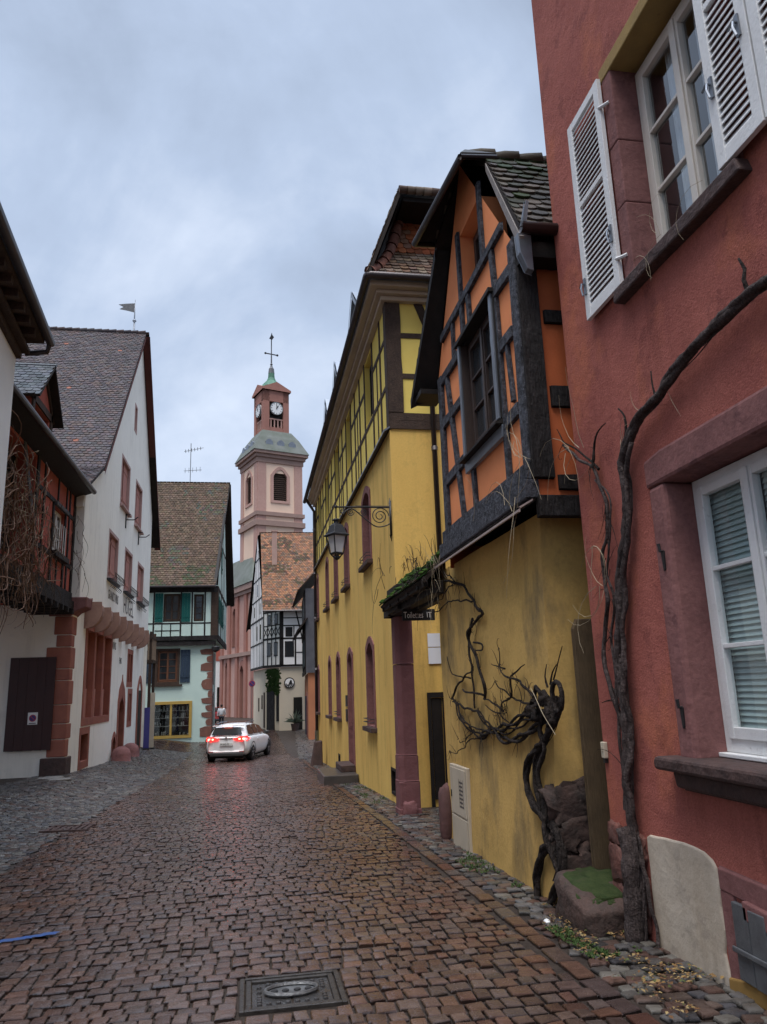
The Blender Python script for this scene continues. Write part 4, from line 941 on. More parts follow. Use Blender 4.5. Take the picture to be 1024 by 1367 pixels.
# ================================================================== VINES
RED_VINE = [
  (0.085,0.060,[(5.322,-0.268),(5.270,0.101),(5.249,0.430),(5.277,0.592)]),
  (0.055,0.045,[(5.264,0.554),(5.260,0.863),(5.202,1.122),(5.190,1.526),(5.177,1.840),(5.085,2.146),(5.036,2.364),(4.914,2.600),(4.830,2.823),(4.812,3.002),(4.838,3.139),(4.693,3.278),(4.521,3.372),(4.289,3.417),(4.067,3.496),(3.768,3.553),(3.554,3.590),(3.317,3.605),(3.106,3.608),(2.907,3.593)]),
  (0.028,0.022,[(5.241,0.558),(5.192,0.921),(5.151,1.201),(5.131,1.536),(5.109,1.836),(5.023,2.166),(4.958,2.352),(4.849,2.587),(4.787,2.813),(4.758,3.042),(4.639,3.227)]),
  (0.020,0.012,[(5.316,0.566),(5.283,0.861),(5.259,1.221),(5.367,1.526),(5.451,1.822),(5.375,2.048),(5.269,2.184),(5.309,2.343),(5.296,2.514),(5.200,2.658),(5.181,2.911),(5.230,3.096),(5.356,3.261),(5.581,3.420),(5.855,3.609)]),
  (0.014,0.008,[(5.353,0.700),(5.329,1.009),(5.305,1.324),(5.280,1.644),(5.304,1.919),(5.218,2.189),(5.253,2.420),(5.131,2.742),(5.129,2.974),(5.300,3.140)]),
  (0.016,0.012,[(5.299,0.544),(5.180,0.363),(5.134,0.070),(5.099,-0.159)]),
  (0.014,0.004,[(5.307,3.234),(5.236,3.428),(5.118,3.479),(5.009,3.507)]),
  (0.012,0.004,[(5.245,3.210),(5.518,3.432),(5.662,3.538),(5.816,3.637),(5.919,3.776)]),
  (0.014,0.006,[(4.796,3.223),(4.745,3.347),(4.743,3.461),(4.806,3.543)]),
  (0.010,0.004,[(4.312,3.442),(4.334,3.521),(4.348,3.636)]),
  (0.016,0.006,[(3.294,3.620),(3.307,3.704),(3.305,3.771),(3.338,3.861)]),
  (0.010,0.003,[(5.257,1.484),(5.371,1.564),(5.433,1.620)]),
  (0.010,0.003,[(5.240,1.405),(5.420,1.456),(5.550,1.438)]),
]
WISTERIA = [
  (0.060,0.050,[(6.725,-0.336),(6.703,-0.078),(6.563,0.159),(6.329,0.308),(6.210,0.409)]),
  (0.055,0.050,[(6.515,-0.236),(6.199,0.035),(6.075,0.188),(6.091,0.317),(6.248,0.454),(6.451,0.511),(6.666,0.584),(6.794,0.770),(6.639,0.956),(6.302,1.104),(6.160,1.214),(6.035,1.338),(6.078,1.439),(6.212,1.511)]),
  (0.045,0.040,[(6.169,0.037),(6.181,0.256),(6.369,0.423),(6.469,0.586),(6.566,0.788),(6.441,1.027),(6.244,1.138),(6.016,1.279),(5.911,1.400),(5.923,1.487)]),
  (0.022,0.020,[(6.124,0.101),(6.270,0.353),(6.339,0.633),(6.372,0.868),(6.228,1.060),(6.297,1.208),(6.211,1.363)]),
  (0.050,0.030,[(6.001,1.349),(6.204,1.307),(6.654,1.191),(7.032,1.093),(7.433,1.064),(7.657,1.130),(7.966,1.116),(8.252,1.055)]),
  (0.045,0.020,[(6.486,1.449),(6.694,1.357),(6.994,1.269),(7.454,1.183),(7.803,1.145),(8.141,1.053),(8.591,1.118),(9.016,1.236),(9.121,1.389),(9.323,1.440)]),
  (0.030,0.020,[(6.359,1.376),(6.632,1.294),(7.051,1.200),(7.370,1.144),(7.754,1.140),(8.003,1.190),(8.251,1.321)]),
  (0.020,0.014,[(9.323,1.440),(9.153,1.564),(8.861,1.648),(8.330,1.771),(8.405,1.839)]),
  (0.022,0.016,[(9.323,1.440),(8.795,1.343),(8.251,1.321),(7.844,1.196),(7.703,1.143)]),
  (0.016,0.012,[(9.121,1.389),(8.945,1.255),(8.523,1.153),(7.962,1.131)]),
  (0.026,0.024,[(8.000,1.450),(7.913,1.604),(8.043,1.763),(8.178,1.928),(8.386,2.071),(8.388,2.205),(8.214,2.307),(7.856,2.370),(8.139,2.515),(8.493,2.748),(8.813,2.828),(9.309,2.918)]),
  (0.022,0.016,[(8.240,2.326),(8.388,2.205),(8.435,2.074),(8.370,1.805),(8.372,1.576),(8.302,1.352)]),
  (0.016,0.010,[(8.139,2.515),(8.724,2.601),(9.216,2.640),(9.697,2.599),(10.040,2.595)]),
  (0.014,0.008,[(8.813,2.828),(9.077,2.941),(9.442,3.034)]),
  (0.013,0.007,[(9.025,2.840),(9.337,2.788),(9.506,2.732),(9.763,2.685)]),
  (0.022,0.008,[(6.517,1.475),(6.651,1.552),(6.875,1.620),(7.077,1.665),(7.285,1.741),(7.389,1.802),(7.405,1.950)]),
  (0.020,0.008,[(6.534,1.398),(6.835,1.433),(7.164,1.471),(7.372,1.555),(7.548,1.630)]),
  (0.016,0.010,[(7.059,1.651),(7.117,1.485),(7.357,1.412),(7.382,1.298),(7.215,1.234)]),
  (0.014,0.006,[(8.143,1.046),(8.494,1.010),(8.889,0.905),(9.244,0.813),(9.608,0.795)]),
  (0.012,0.005,[(8.473,1.107),(8.806,0.993),(9.079,0.943),(9.106,0.975)]),
  (0.012,0.005,[(8.410,1.675),(8.784,1.698),(9.332,1.746),(9.454,1.877),(9.510,1.973)]),
  (0.010,0.004,[(7.285,1.741),(7.467,1.775),(7.710,1.814)]),
  (0.010,0.004,[(7.077,1.665),(6.893,1.729),(6.681,1.769)]),
  (0.010,0.004,[(6.181,1.562),(6.196,1.647),(6.155,1.757)]),
  (0.010,0.004,[(6.076,1.585),(6.023,1.680),(5.944,1.749)]),
  (0.009,0.003,[(6.036,1.620),(5.902,1.795),(5.790,1.884)]),
  (0.012,0.006,[(7.373,1.341),(7.550,1.395),(7.791,1.437),(8.000,1.450)]),
  (0.010,0.004,[(7.473,1.310),(7.712,1.334),(7.960,1.389)]),
  (0.014,0.010,[(8.048,1.481),(8.210,1.512),(8.627,1.528),(8.748,1.562)]),
  (0.012,0.008,[(8.237,2.061),(7.983,2.037),(7.940,1.979),(8.169,1.968)]),
]

def vine(mb, wall_x, paths, wob=.012, out=.0, seg=7, jit=.16, dvar=.03):
    for k,(r0,r1,L) in enumerate(paths):
        base = [(wall_x-out-R.uniform(0,dvar)-r0*.5,y,z) for y,z in L]
        P = spline(base,.04 if r0 > .012 else .05); n = len(P)
        s = k*3.7
        pts = []
        for i,p in enumerate(P):
            q = p*5; pts.append(p+Vector((noise.noise(q+Vector((s,0,0))),noise.noise(q+Vector((0,s,9))),noise.noise(q+Vector((5,s,3)))))*wob*(1 if r0 < .05 else .6))
        rad = [(r0+(r1-r0)*i/(n-1))*(1+.22*noise.noise(pts[i]*9+Vector((s,s,0)))) for i in range(n)]
        mb.tube(pts, rad, seg if r0 > .015 else 5, jit if r0 > .02 else .05)
def twigs(mb, n, src, wall_x, lmin, lmax, r=.003, droop=-.3, seg=4, out=.05):
    for _ in range(n):
        (y,z) = R.choice(src); a = R.uniform(0,6.28); l = R.uniform(lmin,lmax)
        p = Vector((wall_x-R.uniform(.01,out),y,z)); d = Vector((R.uniform(-.4,.05),math.cos(a),math.sin(a)))
        pts = [p]; k = 6; c = R.uniform(-.5,.5)
        for i in range(k):
            p = p+d*l/k; a += c; d = Vector((d.x*.7+R.uniform(-.1,.08),math.cos(a),math.sin(a)+droop*i/k)).normalized(); p.x = min(p.x, wall_x-.006); pts.append(p.copy())
        mb.tube(pts,[r*(1-.7*i/k) for i in range(k+1)],seg)
def strands(mb, wall_x, paths, n, off, pitch, seg=7):
    for (r0,r1,L) in paths:
        P = spline([(wall_x-r0*1.2,y,z) for y,z in L], .035); N = len(P); s = 0.; acc = [0.]
        for i in range(1,N): s += (P[i]-P[i-1]).length; acc.append(s)
        for k in range(n):
            ph = 2*math.pi*k/n+R.uniform(-.4,.4); rk = R.uniform(.75,1.1)
            pts = []; rad = []
            for i in range(N):
                t = (P[min(i+1,N-1)]-P[max(i-1,0)]).normalized(); a = Vector((1,0,0)); b = t.cross(a).normalized()
                th = ph+2*math.pi*acc[i]/pitch+.5*noise.noise(P[i]*3+Vector((k*5,0,0))); o = off*(.75+.5*noise.noise(P[i]*2+Vector((0,k*9,0))))
                q = P[i]+(a*math.cos(th)*.7+b*math.sin(th))*o; q.x = min(q.x, wall_x-.004)
                q += Vector((0,noise.noise(P[i]*6+Vector((k,0,3))),noise.noise(P[i]*6+Vector((k,7,0)))))*.012
                pts.append(q); r = (r0+(r1-r0)*i/(N-1))*rk
                rad.append(r*(1+.28*noise.noise(P[i]*11+Vector((k*3,k,0)))))
            mb.tube(pts, rad, seg, .14)
gv = thing('grape_vine','gnarled old grape vine climbing the red wall and arching towards the window','vine',(2.6,5.3,-.2))
m = MB(); vine(m, 2.665, [(a*.86,b*.86,c) for a,b,c in RED_VINE[:1]], .02, .02, 14, .10); strands(m, 2.655, [(.012,.009,RED_VINE[0][2])], 16, .078, 3.2, 5); m.build('trunk', M_BARKG, gv, smooth=True)
m = MB(); strands(m, 2.672, [(a*.50,b*.54,c) for a,b,c in RED_VINE[1:2]], 2, .019, 1.25, 9); strands(m, 2.668, [(.0075,.006,RED_VINE[1][2])], 9, .040, 2.4, 4); vine(m, 2.67, [(a*.8,b*.8,c) for a,b,c in RED_VINE[2:3]], .03, .015, 7, .18); m.build('stem', M_BARKG, gv, smooth=True)
m = MB(); vine(m, 2.67, RED_VINE[3:6], .018, .0, 6, .1, .02); m.build('side_stem', M_BARKG, gv, smooth=True)
m = MB(); vine(m, 2.67, RED_VINE[6:], .01); 
src = [p for q in RED_VINE[3:5] for p in q[2]]
twigs(m, 26, src[6:], 2.68, .12, .34, .0035); m.build('twig', M_BARK, gv, smooth=True)
m = MB(); twigs(m, 15, [(5.3,3.4),(5.6,3.45),(5.25,2.6),(5.3,2.3),(5.6,3.5)], 2.66, .3, .7, .0028, -.5, out=.12); twigs(m,6,[(4.5,3.4),(4.8,3.3),(4.2,3.45)],2.68,.15,.3,.0022)
twigs(m, 5, [(4.2,4.36),(3.9,4.38),(3.4,4.4)], 2.59, .3, .5, .0016, -.3)
m.build('dry_tendril', M_STRAW, gv)
ws = thing('wisteria','black twisted wisteria with braided arms trained across the yellow base wall','climber',(2.42,6.4,-.2))
m = MB(); strands(m, 2.46, [(a*.44,b*.44,c) for a,b,c in WISTERIA[:3]], 2, .024, .75, 9); strands(m, 2.455, [(.007,.005,c) for a,b,c in WISTERIA[:3]], 6, .042, 1.4, 4); vine(m, 2.46, WISTERIA[3:4], .02, .02, 6, .16, .05); 
for (y,z) in ((6.05,1.36),(6.12,1.45),(6.0,1.30),(6.30,1.33),(6.45,1.36)): m.blob((2.40,y,z),(.045,.06,.05),R.randint(0,99),.7,3,11,8,.8)
ring = [(2.40,5.83+.10*math.cos(a),1.49+.115*math.sin(a)) for a in [i*2*math.pi/20 for i in range(21)]]; m.tube(ring,.020,7,.12); m.tube([(2.38+.01*math.sin(i),6.22+.07*math.cos(i*.42),1.49+.08*math.sin(i*.42)) for i in range(16)],.018,7,.15)
m.build('trunk', M_BARK, ws, smooth=True)
m = MB(); strands(m, 2.48, [(a*.38,b*.38,c) for a,b,c in WISTERIA[4:7]], 2, .030, .8, 7); m.build('braided_arm', M_BARK, ws, smooth=True)
m = MB(); vine(m, 2.48, [(a*.68,b*.68,c) for a,b,c in WISTERIA[7:20]], .03, .0, 6, .2, .03); m.build('branch', M_BARK, ws, smooth=True)
m = MB(); vine(m, 2.48, WISTERIA[20:], .014)
src = [p for q in WISTERIA[7:20] for p in q[2]]+[p for q in WISTERIA[4:7] for p in q[2]]
twigs(m, 190, src, 2.49, .06, .26, .0042, 0.)
for (y,z) in ((7.4,1.35),(7.55,1.3),(7.3,1.32),(7.6,1.4)): twigs(m, 9, [(y,z)], 2.49, .08, .2, .003, 0)
m.build('twig', M_BARK, ws)
m = MB(); top = [(9.3+R.uniform(-.3,1.9),2.85+R.uniform(-.1,.55)) for _ in range(40)]
twigs(m, 60, top, 2.42, .15, .45, .005, -.7, out=.35); twigs(m, 6, [(11.4,3.3),(12.2,3.2),(10.2,3.4)], 2.2, .5, 1.0, .005, -.2, out=.25); m.build('bare_shoot', M_BARK, ws)
m = MB(); twigs(m, 26, [(9.0+R.uniform(-.3,.9),3.1+R.uniform(-.3,.2)) for _ in range(20)], 2.4, .3, .9, .0028, -.8, out=.15); twigs(m,14,[(6.1,3.2),(5.9,3.5),(6.4,3.2),(7.5,3.3),(6.05,3.7)],2.36,.4,1.0,.0028,-.5,out=.1)
m.tube(spline([(2.38,6.35,1.56),(2.33,6.1,1.46),(2.3,5.9,1.35),(2.34,5.78,1.2)],.05),.003,4); m.build('dry_tendril', M_STRAW, ws)

# leaf litter and green weeds along the wall foot
m = MB()
LP = [(.22,.13,.05),(.30,.20,.08),(.16,.085,.04),(.36,.27,.13),(.12,.07,.04),(.10,.12,.04)]
for _ in range(1500):
    t = R.random(); y = 4.0+2.35*t; x = 2.08+.50*R.random()**.8+.15*(1-t)*R.uniform(0,1)
    if y > 5.55 and x > 2.36 and R.random()<.7: continue
    s = R.uniform(.006,.019)*(1.1 if y<5.8 else .8); a = R.uniform(0,6.28); z = ground(x,y)+.008+R.uniform(0,.022)
    d = Vector((math.cos(a),math.sin(a),R.uniform(-.3,.3)))*s; e = Vector((-math.sin(a),math.cos(a),R.uniform(-.4,.4)))*s*.55; p = Vector((x,y,z+.01))
    if noise.noise(Vector((x*3,y*3,0))) < -.05+.25*(y<4.6): continue
    m.add([tuple(p-d),tuple(p+e+Vector((0,0,.004))),tuple(p+d),tuple(p-e+Vector((0,0,.003)))],[(0,1,2),(0,2,3)],R.choice(LP))
tag(m.build('leaf_litter', M_LEAF),'brown fallen leaves and pale bits strewn at the foot of the vines','leaves',kind='stuff')
m = MB()
for _ in range(1300):
    c = R.random()
    if c < .30: x,y = 2.12+.38*R.random(), R.uniform(5.0,5.75)
    elif c < .75: x,y = 2.15+.38*R.random(), R.uniform(14,18.6)
    else: x,y = 2.15+.28*R.random(), R.uniform(7,9)
    if noise.noise(Vector((x*4,y*1.3,7))) < .0: continue
    z = ground(x,y)+.012; h = R.uniform(.012,.04); a = R.uniform(0,6.28); w = .006
    m.add([(x-w,y,z),(x+w,y,z),(x+math.cos(a)*h*.7,y+math.sin(a)*h*.7,z+h)],[(0,1,2)])
    m.add([(x,y-w*2,z+.004),(x+w*3,y,z+.012),(x,y+w*2,z+.006),(x-w*3,y,z+.012)],[(0,1,2,3)])
tag(m.build('weeds', pmat('wall foot weeds',(.032,.060,.016),(.055,.085,.025),14,rough=.8,bump=0)),'green moss and weeds between the stones along the wall foot','weeds',kind='stuff')

# manhole cover in the road
mh = thing('manhole_cover','rectangular cast iron manhole cover set in the wet cobbles in the foreground','manhole',(.245,5.04,ground(.245,5.04)))
def mhz(x,y): return ground(x,y)
mf = MB()
def slab(mb,x0,x1,y0,y1,z0,z1):
    v = [(x,y,ground(x,y)+z) for x in (x0,x1) for y in (y0,y1) for z in (z0,z1)]
    mb.add(v,[(0,1,3,2),(4,6,7,5),(0,4,5,1),(2,3,7,6),(0,2,6,4),(1,5,7,3)])
x0,x1,y0,y1 = MAN; fwd = .07
for k,(a,b) in enumerate(((0,.03),(.038,.07))):
    z = .003-.005*k
    slab(mf,x0+a,x0+b,y0+a,y1-a,-.05,z); slab(mf,x1-b,x1-a,y0+a,y1-a,-.05,z); slab(mf,x0+b,x1-b,y0+a,y0+b,-.05,z+.001); slab(mf,x0+b,x1-b,y1-b,y1-a,-.05,z+.001)
mf.build('frame', M_RUST, mh, bevel=.004)
mc = MB(); cx,cy = (x0+x1)/2,(y0+y1)/2
slab(mc,x0+.075,cx-.008,y0+.075,y1-.075,-.05,-.016); slab(mc,cx+.008,x1-.075,y0+.075,y1-.075,-.05,-.014)
for i in range(8):
    for j in range(9):
        px = x0+.115+i*(x1-x0-.23)/7; py = y0+.12+j*(y1-y0-.24)/8
        if abs(px-cx)<.17 and abs(py-cy)<.13: continue
        if R.random()<.12: continue
        mc.lathe([(.017,-.016),(.013,-.004),(.004,-.003)],(px,py,ground(px,py)),7)
mc.build('lid', pmat('worn wet iron lid',(.085,.083,.085),(.045,.042,.040),7,rough=.22,bump=.5,bscale=50,metal=.4,rvar=.12,stain=(.09,.06,.035),stain_pos=.58,stain_scale=7,stain_stretch=(1,1,1)), mh, smooth=False)
mo2 = MB(); zc = ground(cx,cy)
o = [(cx+.155*math.cos(a),cy+.085*math.sin(a),zc+.004) for a in [i*math.pi/12 for i in range(25)]]
mo2.tube(o,.012,6); mo2.add([(cx+.14*math.cos(i*math.pi/10),cy+.072*math.sin(i*math.pi/10),zc-.002) for i in range(20)],[tuple(range(20))])
mo2.build('badge', pmat('bright worn iron',(.20,.205,.21),(.10,.10,.10),9,rough=.3,bump=.5,bscale=60,metal=.5), mh)
mb2 = MB()
for dx in (-.10,-.035,.035,.10): mb2.lathe([(.022,-.002),(.02,.005),(.012,.006)],(cx+dx,cy,zc),8)
mb2.build('bolt', M_IRON, mh)
gd = thing('street_drain','dark iron street drain at the edge of the left cobbles','drain',(-2.85,13.3,ground(-2.85,13.3)))
m = MB()
for i in range(7): slab(m,-3.15+i*.095,-3.09+i*.095,13.05,13.6,-.03,.018)
slab(m,-3.2,-2.48,13.0,13.06,-.03,.02); slab(m,-3.2,-2.48,13.6,13.66,-.03,.02); m.build('grating', M_DSTONE, gd)
m = MB(); pts = [(-1.97,6.62),(-1.9,6.70),(-1.72,6.78),(-1.62,6.86),(-1.50,6.92),(-1.48,6.99),(-1.56,6.99),(-1.70,6.89),(-1.86,6.80),(-2.2,6.72),(-2.6,6.66),(-2.6,6.56),(-2.2,6.60)]
for i in range(330):
    t = R.random(); k = R.random(); x = -2.6+1.1*t; y = 6.61+.06*t+.30*max(0,t-.55)+R.uniform(-.035,.035)
    if noise.noise(Vector((x*9,y*11,2))) < -.12 or (x*7.3)%1 < .13: continue
    q = R.uniform(.010,.030); z = ground(x,y)+.0125
    m.add([(x-q*1.6,y-q*.4,z),(x+q*1.4,y-q*.5,z+.001),(x+q*1.7,y+q*.5,z+.001),(x-q*1.2,y+q*.45,z)],[(0,1,2,3)])
tag(m.build('paint_mark', M_PAINTB),'streak of blue marking paint sprayed on the cobbles at lower left','paint mark')
for (x,y,r) in ((-5.35,22.6,.34),(-4.95,21.9,.30)):
    m = MB(); m.lathe([(r,.0),(r,.028),(r*.93,.032)],(x,y,ground(x,y)),14); q = m.build('slab_cover', pmat('pale concrete',(.24,.22,.20),(.19,.175,.16),4,rough=.6,bump=.2) if x < -5.2 else MATS['pale concrete'], smooth=False)
    tag(q,'pale round concrete cover in the left cobbles '+('close to the maroon board' if x < -5.2 else 'nearer to the street centre'),'cover','round covers in the left pavement')
# ================================================================== LEFT: white house at the frame edge
LX = -4.0; lf = FX(LX,1)
lh = thing('white_house','white house at the far left edge with brown boxed eaves and gutter','house',(LX,8,0))
m = MB(); m.wall(lf,[(2,-.5),(12.7,-.5),(12.7,7.45),(2,7.45)]); m.poly((LX,12.7,-.5),(-12,12.7,-.5),(-12,12.7,7.45),(LX,12.7,7.45)); m.poly((-12,2,-.5),(-12,12.7,-.5),(-12,12.7,7.45),(-12,2,7.45)); m.poly((LX,2,-.5),(-12,2,-.5),(-12,2,7.45),(LX,2,7.45))
m.build('wall', M_WHITE2, lh)
m = MB(); m.box(LX-.5,LX+.08,2,12.75,7.30,7.42); m.box(LX-.5,LX+.20,2,12.80,7.42,7.50); m.box(LX-.5,LX+.42,2,12.80,7.62,7.70); m.build('cornice', M_TIMBB, lh, bevel=.01)
m = MB(); y = 2.1
while y < 12.6: m.box(LX-.5,LX+.38,y,y+.12,7.50,7.62); y += .42
m.build('rafter_end', M_TIMBB, lh)
m = MB(); m.tube([(LX+.50,2,7.72),(LX+.50,12.92,7.70)],.075,10); m.tube([(LX+.50,12.86,7.70),(LX+.45,12.90,7.52),(LX+.1,12.86,7.46)],.05,8); m.build('gutter', M_GUT, lh, smooth=True)
m = MB(); m.tiles((LX+.46,13.0,7.80),(LX+.46,2,7.80),(-8,2,12.5),(-8,13.0,12.5),.2,.3,[(.09,.06,.05),(.11,.07,.055)]); m.build('roof', M_TILE, lh)

for ch in lh.children:   # the house stands slightly skew to the street
    for v in ch.data.vertices: v.co.x += .0726*(12.7-8-v.co.y)
# ================================================================== LEFT: red timbered bay between the two white houses
YX2 = -5.45; bfz = FX(YX2,1)
bay = thing('timbered_bay','red half-timbered upper storey with dark eaves bridging the two white houses','house',(YX2,19,4.4))
WB = (21.55,22.75,5.62,6.86); OPB = (14.2,19.55,4.9,7.62)
m = MB(); m.wall(FX(YX2-.02,1),[(12.75,4.4),(24.03,4.4),(24.03,8.0),(12.75,8.0)],[(*WB,.2),(*OPB,.5)]); m.poly((YX2,24.03,4.4),(-10,24.03,4.4),(-10,24.03,8),(YX2,24.03,8)); m.poly((YX2,12.75,4.4),(-10,12.75,4.4),(-10,24.03,4.4),(YX2,24.03,4.4))
m.build('wall', M_REDIN, bay)
m = MB(); m.box(-9,YX2-.5,13,23.9,4.5,7.9); m.build('room', M_BLACK, bay)
def bbeam(nm,u0,v0,u1,v1,w,d1=.02,mat=M_TIMB):
    q = MB(); q.fbeam(bfz,u0,v0,u1,v1,w,-.03,d1,.06); q.build(nm,mat,bay)
for u in (19.75,23.93): bbeam('post',u,4.6,u,7.9,.20)
for u in (20.45,23.3): bbeam('post',u,4.7,u,7.8,.10,.015)
for u in (21.45,22.85): bbeam('post',u,4.7,u,6.95,.13,.022)
bbeam('rail',19.85,7.0,23.83,7.0,.12,.016); bbeam('rail',19.85,5.5,23.83,5.5,.13,.016); bbeam('sill_beam',13,4.62,24,4.62,.22,.05); bbeam('sill_beam',13,4.36,24,4.36,.24,.12); bbeam('plate',13,7.86,24,7.86,.16,.05)
bbeam('post',22.15,4.7,22.15,5.44,.08,.012); bbeam('post',21.9,7.06,21.9,7.8,.09,.012); bbeam('post',22.9,7.06,22.9,7.8,.09,.012)
bbeam('brace',19.55,6.2,18.5,7.75,.20,.0,M_TIMBG); bbeam('brace',14.3,6.2,15.4,7.75,.2,.0,M_TIMBG)
w = casement(bay,bfz,*WB,-.10,M_CREAMW,M_GLASSD,2,3,.06)
m = MB()
for i in range(6): m.tube([bfz.p(21.55+i*.24,5.68,.05),bfz.p(21.55+i*.24,6.5,.05)],.012,4)
m.build('window_bars', M_WPAINT, w)
m = MB(); m.fbox(bfz,21.4,22.95,5.44,5.60,.02,.16); m.build('window_box', M_DARKW, bay, bevel=.01); m = MB(); m.fbox(bfz,21.45,22.85,6.88,7.0,.02,.10); m.build('window_hood', M_TIMBG, bay, bevel=.01)
m = MB(); y = 13.2
while y < 24: m.box(-6.5,YX2+.16,y,y+.16,4.08,4.24); y += .62
m.build('joist_end', M_TIMB, bay, bevel=.01)
m = MB(); m.poly((-4.98,12.75,7.90),(-4.98,24.06,7.90),(YX2-.05,24.06,7.72),(YX2-.05,12.75,7.72)); m.poly((-4.98,12.75,7.90),(-4.98,24.06,7.90),(-4.98,24.06,7.98),(-4.98,12.75,7.98)); m.poly((-4.98,24.06,7.98),(YX2-.05,24.06,8.4),(YX2-.05,24.06,7.72),(-4.98,24.06,7.90)); m.build('soffit', M_DARKW, bay)
m = MB(); m.tube([(-4.93,12.8,7.97),(-4.93,24.05,7.93)],.075,10); m.build('gutter', M_GUT, bay, smooth=True)
m = MB(); m.tiles((-4.95,24.04,8.0),(-4.95,12.75,8.0),(-8.2,12.75,10.6),(-8.2,24.04,10.6),.18,.2,[(.10,.075,.07),(.12,.09,.08),(.08,.065,.06)]); m.build('roof', M_TILE, bay)
# its dormer, a small gabled slate house with red infill
DX = -5.75
m = MB(); df = FX(DX,1); m.wall(df,[[(19.75,8.3),(21.75,8.3),(21.75,9.55),(19.75,9.55)],[(19.75,9.55),(21.75,9.55),(20.75,10.55)]],[(20.05,21.45,8.3,9.3,.2)]); m.poly((DX,19.75,8.2),(-9,19.75,8.2),(-9,19.75,9.55),(DX,19.75,9.55))
dm = m.build('dormer', M_REDIN, bay)
m = MB(); SL = [(.085,.095,.11),(.11,.12,.135),(.07,.08,.09)]
m.tiles((-9,19.45,9.35),(DX+.28,19.45,9.35),(DX+.28,20.75,10.72),(-9,20.75,10.72),.2,.17,SL); m.tiles((DX+.28,22.05,9.35),(-9,22.05,9.35),(-9,20.75,10.72),(DX+.28,20.75,10.72),.2,.2,SL); m.tube([(DX+.3,20.75,10.72),(-9,20.75,10.72)],.06,6,col=(.2,.22,.24)); m.build('dormer_roof', M_TILE, dm)
m = MB(); 
for (a,b,c,e,w) in ((19.85,8.3,19.85,9.6,.18),(21.65,8.3,21.65,9.6,.18),(19.75,9.45,21.75,9.45,.2),(19.6,9.4,20.75,10.5,.14),(21.9,9.4,20.75,10.5,.14)): m.fbeam(df,a,b,c,e,w,-.02,.05)
m.build('dormer_frame', M_TIMBB, dm)
m = MB(); m.fbox(df,20.1,21.4,8.3,9.3,-.19,-.16); m.build('dormer_window', M_GLASSD, dm)
m = MB()
for u in (20.1,20.55,20.95,21.36): m.fbox(df,u,u+.07,8.3,9.3,-.158,-.13)
m.build('glazing_bar', M_CREAMW, dm)

# dry creeper hanging over the open left half of the bay
cr = thing('dry_creeper','tangled brown leafless creeper hanging over the red bay at left','creeper',(-5.3,17,4.5))
def hank(mb, n, ys, zs, x0, x1, lmin, lmax, r, droop, curl=.5):
    for _ in range(n):
        y = R.uniform(*ys); z = R.uniform(*zs); p = Vector((R.uniform(x0,x1),y,z)); a = R.uniform(0,6.28); l = R.uniform(lmin,lmax); k = 9; pts=[p.copy()]; c = R.uniform(-curl,curl); e = R.uniform(-.3,.3)
        for i in range(k):
            a += c; d = Vector((.35*math.sin(e+i*.7),math.cos(a),math.sin(a)+droop)).normalized(); p = p+d*l/k; p.x = min(max(p.x,-5.36),-4.7); pts.append(p.copy())
        mb.tube(pts,[r*(1-.6*i/k) for i in range(k+1)],4)
m = MB(); hank(m,170,(13.2,19.6),(4.4,6.6),-5.35,-4.95,.6,1.8,.016,-.3); hank(m,40,(13.2,17.2),(3.4,4.8),-5.3,-4.9,.6,1.6,.013,-.25); hank(m,110,(13.5,18.6),(3.9,6.0),-5.25,-4.85,.6,2.0,.013,-.35,.4)
m.build('stem', M_TWIGD, cr)
m = MB(); hank(m,160,(13.2,18.6),(3.5,6.9),-5.2,-4.8,.4,1.3,.008,-.5); hank(m,50,(19,21.6),(4.3,6.0),-5.36,-5.25,.4,1.3,.007,-.1); hank(m,22,(21,24.2),(5.0,6.7),-5.36,-5.0,.6,1.8,.008,-.2,.35); m.build('twig', M_TWIG, cr)
m = MB(); hank(m,35,(14,18.4),(5.3,7.0),-5.15,-4.85,.6,1.5,.006,-.9,.2); m.build('dry_tendril', M_STRAW, cr)
m = MB()   # tufts of shrivelled seed heads and leaves caught in the tangle
for _ in range(900):
    y = R.uniform(13.2,18.9); z = R.uniform(3.9,6.5); x = R.uniform(-5.33,-4.9); q = R.uniform(.015,.04)
    if noise.noise(Vector((y*.9,z*.9,3))) < -.05: continue
    m.add([(x,y-q,z),(x+q*.5,y,z+q),(x,y+q,z+q*.2),(x-q*.4,y,z-q)],[(0,1,2),(0,2,3)])
m.build('withered_leaves', M_TWIGD, cr)

# ================================================================== LEFT: tall cream gabled house
WX = -5.19; wf = FX(WX,1); WN, WF = 24.05, 39.7; wl = FX(WX-.16,1)
wh = thing('gabled_house','tall cream gabled house with round stone corbels, red shutters and big dark tiled roof','house',(WX,31,-.6))
U1 = [(30.25,32.15,9.2,11.05),(34.0,35.8,9.2,11.05)]; M1 = [(28.35,30.15,5.95,7.55),(31.95,33.7,5.95,7.55),(35.55,37.3,5.95,7.55)]; ATT = [(32.85,33.35,13.2,14.25)]
BWN = (26.2,30.65,.98,3.82); SW = (26.1,27.2,-.36,.48); VT = (31.85,32.55,-.62,.10); DO = (32.85,34.3,-.8,1.98); SM = (34.9,36.0,2.25,3.45); SM2 = (35.4,36.2,.55,1.75)
m = MB()
m.wall(wf,[[(WN,4.62),(WF,4.62),(WF,8.2),(WN,8.2)],[(WN,8.2),(26,8.2),(26,9.2)],[(26,8.2),(WF,8.2),(WF,10.7),(34,18.1),(26,9.2)]],[(*x,.3) for x in U1+M1+ATT])
